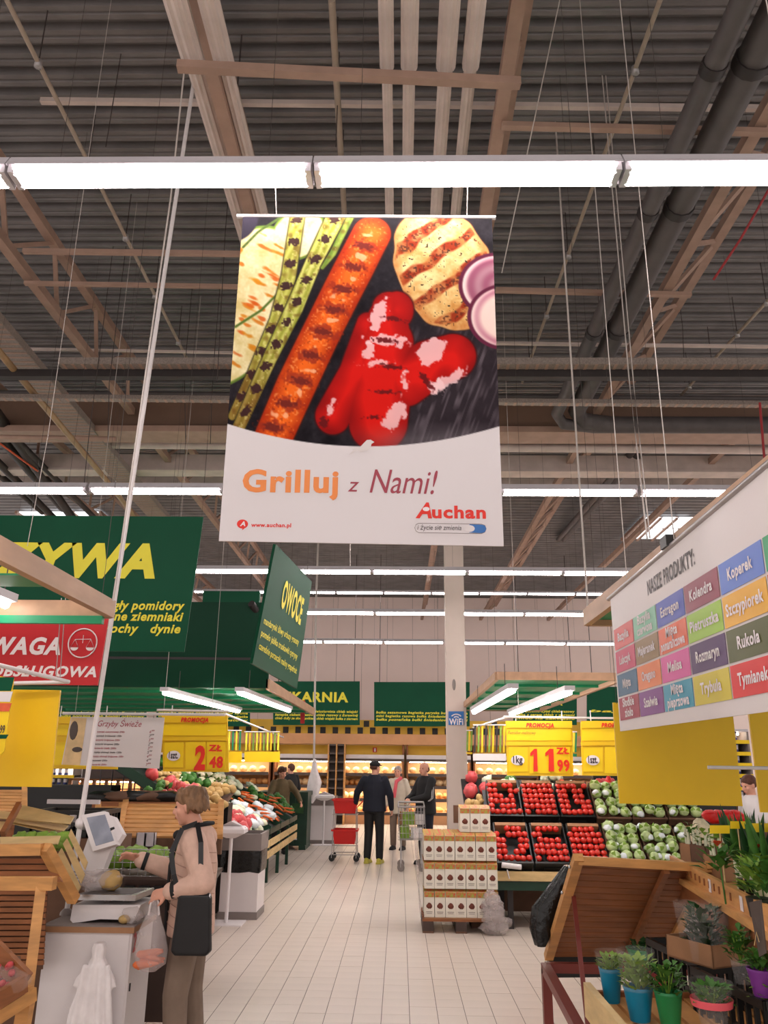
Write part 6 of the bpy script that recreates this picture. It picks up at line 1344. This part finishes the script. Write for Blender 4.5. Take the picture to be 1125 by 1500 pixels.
mb = MB(); mb.tube([(xb, ya, .95), (xb + .12, ya, 1.08), (xb + .12, yb, 1.08), (xb, yb, .95)], .011, 6); mb.build('handle', 'red_plastic', bc)
# wire trolley of the bald man
tc = thing('shopping_trolley', 'wire shopping trolley with green and white packages', 'cart', (.1, 15.0, 0))
x0, x1, y0, y1 = P(583, 1250, 14.9).x, P(622, 1250, 14.9).x, 14.9, 15.45
zt3, zb3 = 1.03, .50
mb = MB()
for i in range(9): x = x0 + (x1 - x0) * i / 8; mb.tube([(x + .03, y0 + .03, zb3), (x, y0, zt3)], .0045, 4); mb.tube([(x, y1 - .03, zb3), (x, y1, zt3)], .0045, 4)
for i in range(7): y = y0 + (y1 - y0) * i / 6; mb.tube([(x0 + .03, y, zb3), (x0, y, zt3)], .0045, 4); mb.tube([(x1 - .03, y, zb3), (x1, y, zt3)], .0045, 4); mb.tube([(x0 + .03, y, zb3), (x1 - .03, y, zb3)], .0045, 4)
for k in range(6): z = zb3 + (zt3 - zb3) * k / 5; mb.tube([(x0, y0, z), (x1, y0, z), (x1, y1, z), (x0, y1, z), (x0, y0, z)], .0045, 4)
mb.build('wire_basket', 'chrome_soft', tc); mb = MB(); mb.tube([(x0, y0, zt3), (x1, y0, zt3), (x1, y1, zt3 + .06), (x0, y1, zt3 + .06), (x0, y0, zt3)], .014, 8); mb.build('rim', 'chrome_soft', tc)
mb = MB(); mb.tube([(x0, y1, zt3 + .06), (x1, y1, zt3 + .06)], .018, 8); mb.build('handle', 'chrome_soft', tc)
for x in (x0 + .05, x1 - .05):
    mb = MB(); mb.tube([(x, y0 + .04, zb3), (x, y0 - .02, .14)], .013, 6); mb.tube([(x, y1 - .04, zb3), (x, y1, .14)], .013, 6); mb.build('leg', 'chrome_soft', tc); wheel(tc, (x, y0 - .02, .066), .065, 'grey_plastic'); wheel(tc, (x, y1, .066), .065, 'grey_plastic')
for i, (dx, dz, sz, m_) in enumerate(((.12, .0, (.16, .12, .2), 'leaflime'), (.32, .0, (.2, .14, .16), 'white'), (.18, .22, (.2, .12, .2), 'leaflime'), (.38, .22, (.16, .12, .16), 'white'), (.25, .02, (.3, .1, .1), 'txt_yellow'), (.08, .2, (.1, .1, .22), 'cardboard'))):
    mb = MB(); mb.box((x0 + dx, y0 + .15 + .06 * (i % 2) + (.17 if i > 3 else 0), zb3 + .02 + dz + sz[2] / 2), sz); tag(mb.build('grocery_pack', m_), ('lime green', 'white', 'upper lime green', 'upper white', 'flat yellow', 'brown')[i] + ' package in the wire trolley', 'package')

# ================================================================== LEFT VEGETABLE SLOPE
vs = thing('vegetable_slope', 'long sloping stand heaped with vegetables left of the aisle', 'display stand', (-2.4, 11, 0))
SX0, SX1, SY0, SY1 = -3.9, -2.0, 11.0, 16.8          # rises away from the aisle
def sz_(x): return .70 + (SX1 - x) * .56
nS = 5
for j in range(nS):
    ya = SY0 + j * (SY1 - SY0) / nS; yb = ya + (SY1 - SY0) / nS - .05
    mb = MB(); mb.slab([(SX1, ya, sz_(SX1)), (SX1, yb, sz_(SX1)), (SX0, yb, sz_(SX0)), (SX0, ya, sz_(SX0))], .03, n=V((.46, 0, .88))); mb.build('slope_board', 'black_plastic', vs)
    for k in range(2): mb = MB(); mb.bb((SX1, ya, .36 + k * .15), (SX1 + .02, yb, .46 + k * .15)); mb.build('slat', 'wood_pale', vs)
    mb = MB(); mb.bb((SX1 - .05, ya, 0), (SX1, ya + .06, .66)); mb.build('leg', 'green_plastic', vs)
    for xx in (-2.9, -2.0): mb = MB(); mb.bar((xx + .0, ya, sz_(xx) + .03), (xx, yb, sz_(xx) + .03), .02, .08); mb.build('edge_board', 'green_plastic', vs)
    mb = MB(); mb.bar((SX1, ya, sz_(SX1) + .05), (SX0, ya, sz_(SX0) + .05), .02, .12); mb.build('divider', 'green_plastic', vs)
def veg_leek():
    o = thing('leek', 'leek', 'leek'); mb = MB(); mb.tube([(0, 0, 0), (.16, 0, .0), (.24, 0, 0)], [.02, .019, .022], 8); mb.build('shaft', 'leekwhite', o)
    for i in range(4): mb = MB(); mb.leaf((.22, 0, 0), (1, (i - 1.5) * .25, .1 * i), .26, .045, bend=.08); mb.build('leaf', 'leafdark', o)
    return Place(o)
def veg_carrot():
    o = thing('carrot', 'carrot', 'carrot'); mb = MB(); mb.tube([(0, 0, 0), (.02, 0, 0), (.12, 0, 0), (.18, 0, 0)], [.012, .022, .014, .003], 8); mb.build('root', 'carrot', o); return Place(o)
def veg_cauli():
    o = thing('cauliflower', 'c', 'cauliflower'); mb = MB(); mb.ell((0, 0, 0), (.08, .08, .06), 14, 8, jit=.1); mb.build('curd', 'cauli', o)
    for i in range(6): a = i * 1.05; mb = MB(); mb.leaf((math.cos(a) * .05, math.sin(a) * .05, -.04), (math.cos(a), math.sin(a), .8), .1, .07, bend=-.1); mb.build('leaf', 'leaflime', o)
    return Place(o)
LK, CA, CF = veg_leek(), veg_carrot(), veg_cauli()
BAGC = blob_proto('clear_bag', 'bag', 'cabbage_wrap', .075, .2, 12, (1.3, 1, .8))
cntr = {}
def onslope(i, y0, y1, x0, x1): x = R.uniform(x0, x1); return V((x, R.uniform(y0, y1), sz_(x) + .07 + R.uniform(0, .12)))
kinds = (  # placer, label, y range, x range, count
    (NET, 'pink red net bag of radishes at the near end of the slope', 11.1, 12.4, -2.75, -2.08, 44), (PAL, 'pale root in the near end of the slope', 11.6, 12.9, -2.5, -2.05, 26), (BAGC, 'clear crinkled bag near the middle of the slope', 12.2, 13.4, -2.6, -2.06, 14), (LK, 'leek lying on the upper near part of the slope', 12.0, 13.0, -3.3, -2.8, 14), (POT, 'potato heaped on the upper near slope', 11.2, 12.6, -3.4, -2.7, 40),
    (NET, 'orange pink net bag on the upper near slope', 11.1, 11.7, -3.3, -2.7, 14), (LK, 'leek lying on the middle of the slope', 12.5, 13.6, -2.9, -2.3, 22), (CA, 'orange carrot on the middle of the slope', 13.2, 14.6, -2.75, -2.1, 34), (BAGC, 'clear bag of carrots on the low edge of the slope', 13.6, 14.8, -2.35, -2.08, 14),
    (CF, 'white cauliflower on the upper middle slope', 13.2, 14.8, -3.4, -2.7, 20), (PAL, 'pale root vegetable on the upper far slope', 14.4, 16.4, -3.5, -2.6, 26), (GRN, 'dark green leafy vegetable on the upper slope', 12.3, 13.4, -3.6, -3.0, 16), (GRN, 'green vegetable at the far end of the slope', 15.2, 17.0, -2.7, -2.1, 18), (CA, 'orange carrot at the far end of the slope', 15.0, 16.6, -2.6, -2.1, 18))
for pl, lab, ya, yb, xa_, xb_, n in kinds:
    for i in range(n): pl(onslope(i, ya, yb, xa_, xb_), (R.uniform(-.3, .3), R.uniform(0, .6), (R.uniform(2.2, 3.6) if pl is LK else R.uniform(-.8, .6)) ), lab, lab.replace(' at ', ', ').split(' on the ')[0] + ' pile, ' + lab.split()[-1] + ' %d' % int(ya))
# raised rear heap over the near end (dark crates and brown sacks)
hb = thing('heap_stand', 'raised dark stand of net bags and potatoes behind the woman', 'display stand', (P(270, 1160, 10.9).x, 10.8, 0))
hx0, hx1 = P(203, 1160, 10.8).x, P(338, 1160, 10.8).x; mb = MB(); mb.bb((hx0, 10.7, 0), (hx1, 11.0 - .02, 1.25)); mb.build('body', 'black_plastic', hb)
mb = MB(); mb.slab([(hx0, 9.9, 1.05), (hx1, 9.9, 1.05), (hx1, 10.98, 1.38), (hx0, 10.98, 1.38)], .03); mb.build('slope_board', 'cardboard_dark', hb)
for x in (hx0 + .05, hx1 - .05): mb = MB(); mb.bb((x - .03, 9.9, 0), (x + .03, 9.96, 1.02)); mb.build('leg', 'wood_dark', hb)
for i in range(95):
    px = R.uniform(206, 335); y = R.uniform(9.98, 10.9); x = P(px, 1160, 10.5).x; z = 1.05 + (y - 9.9) * .306 + .06 + R.uniform(0, .06)
    if px < 240: GRN((x, y, z), (i, 0, i), 'dark green vegetable on the raised stand left of the woman head', 'green vegetables on the raised stand', .8)
    elif px < 292: NET((x, y, z), (i, 0, i), 'red orange net bag on the raised stand above the woman head', 'net bags on the raised stand', .85)
    else: POT((x, y, z), (i, 0, i), 'pale potato on the raised stand right of the woman head', 'potatoes on the raised stand', 1.2)
mb = MB(); mb.bb((-3.9, 12.9, 1.0), (-3.85, 17, 1.75)); mb.bb((-6.2, 11.6, 0), (-3.95, 12.0, 1.42)); tag(mb.build('back_panel', 'black_plastic'), 'dark panel along the rear of the vegetable slope', 'panel')
# dark green pallet box
gb = thing('green_pallet_box', 'tall dark green plastic pallet box at the end of the slope', 'crate', (-2.6, 19.3, 0)); X0, X1 = P(374, 1230, 18.2).x, P(447, 1230, 18.2).x
mb = MB(); mb.bb((X0, 18.2, .08), (X1, 19.2, 1.12)); mb.build('body', 'green_plastic', gb); mb = MB(); mb.bb((X0 - .03, 18.17, 1.07), (X1 + .03, 19.23, 1.15)); mb.build('rim', 'green_plastic', gb)
for k in range(5): mb = MB(); x = X0 + (X1 - X0) * k / 4; mb.bb((x - .03, 18.17, .1), (x + .03, 18.2, 1.07)); mb.build('rib', 'green_plastic', gb)
for k in range(3): mb = MB(); x = X0 + (X1 - X0) * (k * .44 + .06); mb.bb((x - .07, 18.2, 0), (x + .07, 19.2, .08)); mb.build('foot', 'green_plastic', gb)
mb = MB(); mb.bb((X0 + .75, 18.165, .72), (X0 + 1.0, 18.175, .92)); mb.build('label_frame', 'leafdark', gb); mb = MB(); mb.bb((X0 + .75, 18.165, .2), (X0 + .88, 18.175, .23)); mb.build('label', 'white', gb)

# ================================================================== BAKERY WALL
BY = 26.0
bw = thing('bakery_fascia', 'orange tan fascia with black chequer squares over the bread shelves', 'fascia', (0, BY, 2.5))
za, zb_, zc = P(600, 1064, BY).z, P(600, 1076, BY).z, P(600, 1091, BY).z
mb = MB(); mb.bb((-12, BY, zb_), (9, BY + .1, za + .18)); mb.build('upper_band', 'bakery_yellow', bw); mb = MB(); mb.bb((-12, BY - .15, zc), (9, BY + .1, zb_)); mb.build('lower_band', 'bakery_tan', bw)
x = P(451, 1068, BY).x; stp = P(474, 1068, BY).x - x; stp *= .79
for i in range(-16, 18): mb = MB(); xx = x + i * stp; mb.bb((xx, BY - .02, zb_ + .01), (xx + .17, BY, zb_ + .2)); mb.build('black_square', 'checker_black', bw)
for xx in (P(533, 1058, BY).x, P(302, 1058, BY).x, P(720, 1058, BY).x): mb = MB(); mb.bb((xx, BY - .02, zb_ + .22), (xx + .17, BY, zb_ + .4)); mb.build('black_square', 'checker_black', bw)
mb = MB(); mb.bb((-12, BY + .85, 0), (9, BY + .95, zc + .1)); tag(mb.build('cream_panel', 'bakery_back'), 'cream back panel of the bread shelves', 'panel')
br = thing('bread_loaf', 'b', 'bread'); mb = MB(); mb.ell((0, 0, 0), (.13, .075, .07), 12, 8, jit=.04); mb.build('crust', 'bread', br); BR = Place(br)
br2 = thing('bread_roll', 'b', 'bread'); mb = MB(); mb.ell((0, 0, 0), (.075, .07, .06), 10, 7, jit=.04); mb.build('crust', 'bread_pale', br2); BR2 = Place(br2)
uw = 2.06; ux0 = P(400, 1120, BY).x - 3 * uw; OR = 'first second third fourth fifth sixth seventh eighth ninth tenth eleventh'.split()
zs = [P(600, y, BY).z for y in (1204, 1190, 1170, 1151, 1133, 1113)]
for u_ in range(9):
    xa = ux0 + u_ * uw; xb = xa + uw - .08
    if P(478, 1100, BY).x - .1 < xa < P(500, 1100, BY).x: pass
    o = thing('bread_shelf', OR[u_] + ' lit bread shelf unit from the left along the bakery wall', 'shelf', (xa, BY, 0))
    mb = MB(); mb.bb((xa, BY + .7, 0), (xb, BY + .8, zc)); mb.build('back_panel', 'bakery_back', o)
    mb = MB(); mb.bb((xa + .02, BY + .66, zs[5] + .15), (xb - .02, BY + .7, zc - .02)); mb.build('yellow_tiles', 'bakery_yellow', o)
    for x_ in (xa, xb - .05): mb = MB(); mb.bb((x_, BY + .05, 0), (x_ + .05, BY + .7, zc)); mb.build('upright', 'wood_dark', o)
    mb = MB(); mb.bb((xa, BY - .0, zs[5] - .02), (xb, BY + .66, zs[5] + .14)); mb.build('light_canopy', 'white', o)
    mb = MB(); mb.bb((xa, BY - .02, zs[5] - .06), (xb, BY + .02, zs[5] + .02)); mb.build('canopy_edge', 'shelf_dark', o)
    for k in (1, 2, 3, 4):
        mb = MB(); mb.bb((xa + .05, BY + .0, zs[k] - .05), (xb - .05, BY + .66, zs[k] - .02)); mb.build('shelf_board', 'wood', o); mb = MB(); mb.bb((xa + .05, BY - .02, zs[k] - .09), (xb - .05, BY + .0, zs[k] - .0)); mb.build('price_rail', 'shelf_dark', o)
    mb = MB(); mb.bb((xa + .05, BY + .0, .0), (xb - .05, BY + .66, .35)); mb.build('base', 'bakery_tan', o)
    for k in (2, 3, 5): mb = MB(); mb.bb((xa + .1, BY + .08, zs[k] - .085), (xb - .1, BY + .16, zs[k] - .055)); mb.build('shelf_lamp', 'shelf_light', o)
    for k in (2, 3):
        for j in range(9):
            (BR if (u_ + k) % 2 else BR2)((xa + .17 + j * .21, BY + .22 + .12 * (j % 2) + R.uniform(-.03, .03), zs[k] + .08), (0, .0, R.uniform(-.5, .5) + 1.2), '%s bread piece on the %s shelf of the %s unit' % (OR[j], 'third' if k == 3 else 'second', OR[u_]), 'breads, %s unit' % OR[u_], 1.35 if (u_ + k) % 2 else 1.7)
    for j in range(5): BR((xa + .2 + j * .38, BY + .25, zs[1] + .06), (0, 0, R.uniform(0, 1)), '%s loaf on the lowest lit shelf of the %s unit' % (OR[j], OR[u_]), 'low loaves, %s unit' % OR[u_], 1.3)
    for j in range(6): BR2((xa + .2 + j * .3, BY + .25, zs[4] + .09), (0, 0, R.uniform(0, 1)), '%s pale roll on the top shelf of the %s unit' % (OR[j], OR[u_]), 'top rolls, %s unit' % OR[u_], 1.6)
# dark pigeonhole rack between units
xa, xb = P(479, 1150, 25.7).x, P(505, 1150, 25.7).x; zt4 = P(490, 1090, 25.7).z; o = thing('tall_rack', 'tall dark pigeonhole rack between the bread shelves', 'rack', (xa, 25.7, 0))
for x_ in (xa, (xa + xb) / 2 - .02, xb - .04): mb = MB(); mb.bb((x_, 25.6, 0), (x_ + .04, 25.95, zt4)); mb.build('upright', 'wood', o)
mb = MB(); mb.bb((xa, 25.93, 0), (xb, 25.96, zt4)); mb.build('back_panel', 'brown_plastic', o)
for k in range(9): z = .25 + k * (zt4 - .3) / 8; mb = MB(); mb.bb((xa + .03, 25.62, z), (xb - .03, 25.93, z + .05)); mb.build('shelf_board', 'shelf_dark', o)
r_, s_ = board('exit_plate', 'tiny red framed plate on the yellow bakery tiles', [(546, 1102), (552, 1102), (552, 1095), (546, 1095)], BY + .6, 'red_plastic', .02); mb = MB(); mb.bb(tuple(s_.at(548, 1101, .01)), tuple(s_.at(550.5, 1096, .015))); mb.build('plate', 'white', r_)

# ================================================================== FAR LEFT GROCERY SHELVES
bt = thing('bottle', 'b', 'bottle'); mb = MB(); mb.lathe([(.035, 0), (.04, .02), (.04, .15), (.015, .2), (.015, .24)], (0, 0, 0), 8); mb.build('glass', 'bottle_blue', bt); mb = MB(); mb.lathe([(.02, .24), (.02, .27)], (0, 0, 0), 8); mb.build('cap', 'yellow_card', bt); mb = MB(); mb.lathe([(.041, .05), (.041, .12)], (0, 0, 0), 8, cap=False); mb.build('label', 'white', bt); BT = Place(bt)
def gondola(lab, px0, px1, D, ys, m, goods, every=.12):
    xa, xb = P(px0, 1140, D).x, P(px1, 1140, D).x; zt5 = P(100, ys[0], D).z; o = thing('grocery_shelf', lab, 'shelf', (xa, D, 0)); mb = MB(); mb.bb((xa, D + .4, 0), (xb, D + .45, zt5)); mb.build('back_panel', m, o)
    for x_ in (xa, xb - .03): mb = MB(); mb.bb((x_, D, 0), (x_ + .03, D + .4, zt5)); mb.build('upright', 'grey_plastic', o)
    mb = MB(); mb.bb((xa, D, zt5), (xb, D + .4, zt5 + .04)); mb.build('shelf_board', 'fixture', o); mb = MB(); mb.bb((xa + .1, D + .15, zt5 - .05), (xb - .1, D + .2, zt5 - .02)); mb.build('shelf_lamp', 'shelf_light', o)
    for y_ in ys[1:]:
        z = P(100, y_, D).z; mb = MB(); mb.bb((xa, D, z - .03), (xb, D + .4, z)); mb.build('shelf_board', 'fixture', o); mb = MB(); mb.bb((xa, D - .01, z - .05), (xb, D, z + .01)); mb.build('price_rail', 'yellow_card', o)
        n = int((xb - xa - .1) / every)
        for i in range(n): goods((xa + .08 + i * every, D + .12, z), (0, 0, 0), '%s bottle from the left, %s row of the %s' % (ORD[min(i, 16)], ORD[ys.index(y_) - 1], lab.split(' between')[0].split(' seen')[0]), 'bottles on the ' + lab.split(' between')[0], None)
gondola('lit bottle shelf between yellow board and white pole', 60, 108, 17.5, (1122, 1136, 1150, 1166, 1185), 'fixture', BT, .13)
gondola('jar shelf seen in the gap between the right yellow boards', 1070, 1104, 14.0, (1062, 1075, 1092, 1108, 1124, 1142, 1160), 'cardboard', BT, .11)
ob = thing('warm_cabinet', 'warm lit brown framed counter behind the wire rack at left', 'cabinet', P(170, 1150, 16)); D = 16.0
xa, xb = P(100, 1150, D).x, P(210, 1150, D).x; mb = MB(); mb.bb((xa, D + .5, .5), (xb, D + .55, P(100, 1142, D).z)); mb.build('back_panel', 'orange_panel', ob); mb = MB(); mb.bb((xa, D, P(100, 1143, D).z), (xb, D + .5, P(100, 1140, D).z)); mb.build('top', 'wood_dark', ob); mb = MB(); mb.bb((xa + .1, D + .3, P(100, 1146, D).z), (xb - .1, D + .36, P(100, 1144.5, D).z)); mb.build('shelf_lamp', 'shelf_light', ob)
for px in (102, 120, 137, 155, 172, 190, 208): q = P(px, 1150, D); mb = MB(); mb.bb((q.x - .03, D, 0), (q.x + .03, D + .06, P(100, 1142, D).z)); mb.build('frame_bar', 'wood_dark', ob)
mb = MB(); mb.bb((xa, D - .02, 0), (xb, D + .5, P(100, 1166, D).z)); mb.build('base', 'wood_dark', ob)
wr2 = thing('wire_rack', 'tall dark wire rack panel behind the slatted displays', 'rack', P(180, 1160, 12)); mb = MB(); D = 12.0
for px in range(132, 262, 17): a, b_ = P(px, 1122, D), P(px, 1180, D); mb.tube([(a.x, D, 0), (a.x, D, a.z)], .01, 5)
for py in (1124, 1140, 1156, 1170): a, b_ = P(130, py, D), P(252, py, D); mb.tube([a, b_], .008, 5)
mb.build('wire_grid', 'cable_dark', wr2)
for i, px in enumerate((150, 178, 200, 222, 243)):
    c = P(px, 1168, 9.4); mb = MB(); mb.ell(c, (.22, .15, .07), 12, 8, jit=.2); tag(mb.build('dark_crate_heap', 'black_plastic' if i % 2 == 0 else 'cardboard_dark'), ('first', 'second', 'third', 'fourth', 'fifth')[i] + ' dark crumpled bundle above the slatted displays from the left', 'bundle')
mb = MB(); a = P(190, 1160, 9.5); mb.bb((P(140, 1175, 9.3).x, 9.2, 0), (P(262, 1175, 9.3).x, 9.8, P(190, 1174, 9.3).z)); tag(mb.build('rear_stand', 'wood_dark'), 'brown stand under the dark bundles at left', 'stand')
# red gondola across the far left background
mb = MB(); mb.bb((-12, 20, 0), (-5.6, 20.4, 1.9)); tag(mb.build('far_shelf_block', 'brown_plastic'), 'brown shelf block far away at the left edge', 'shelf')
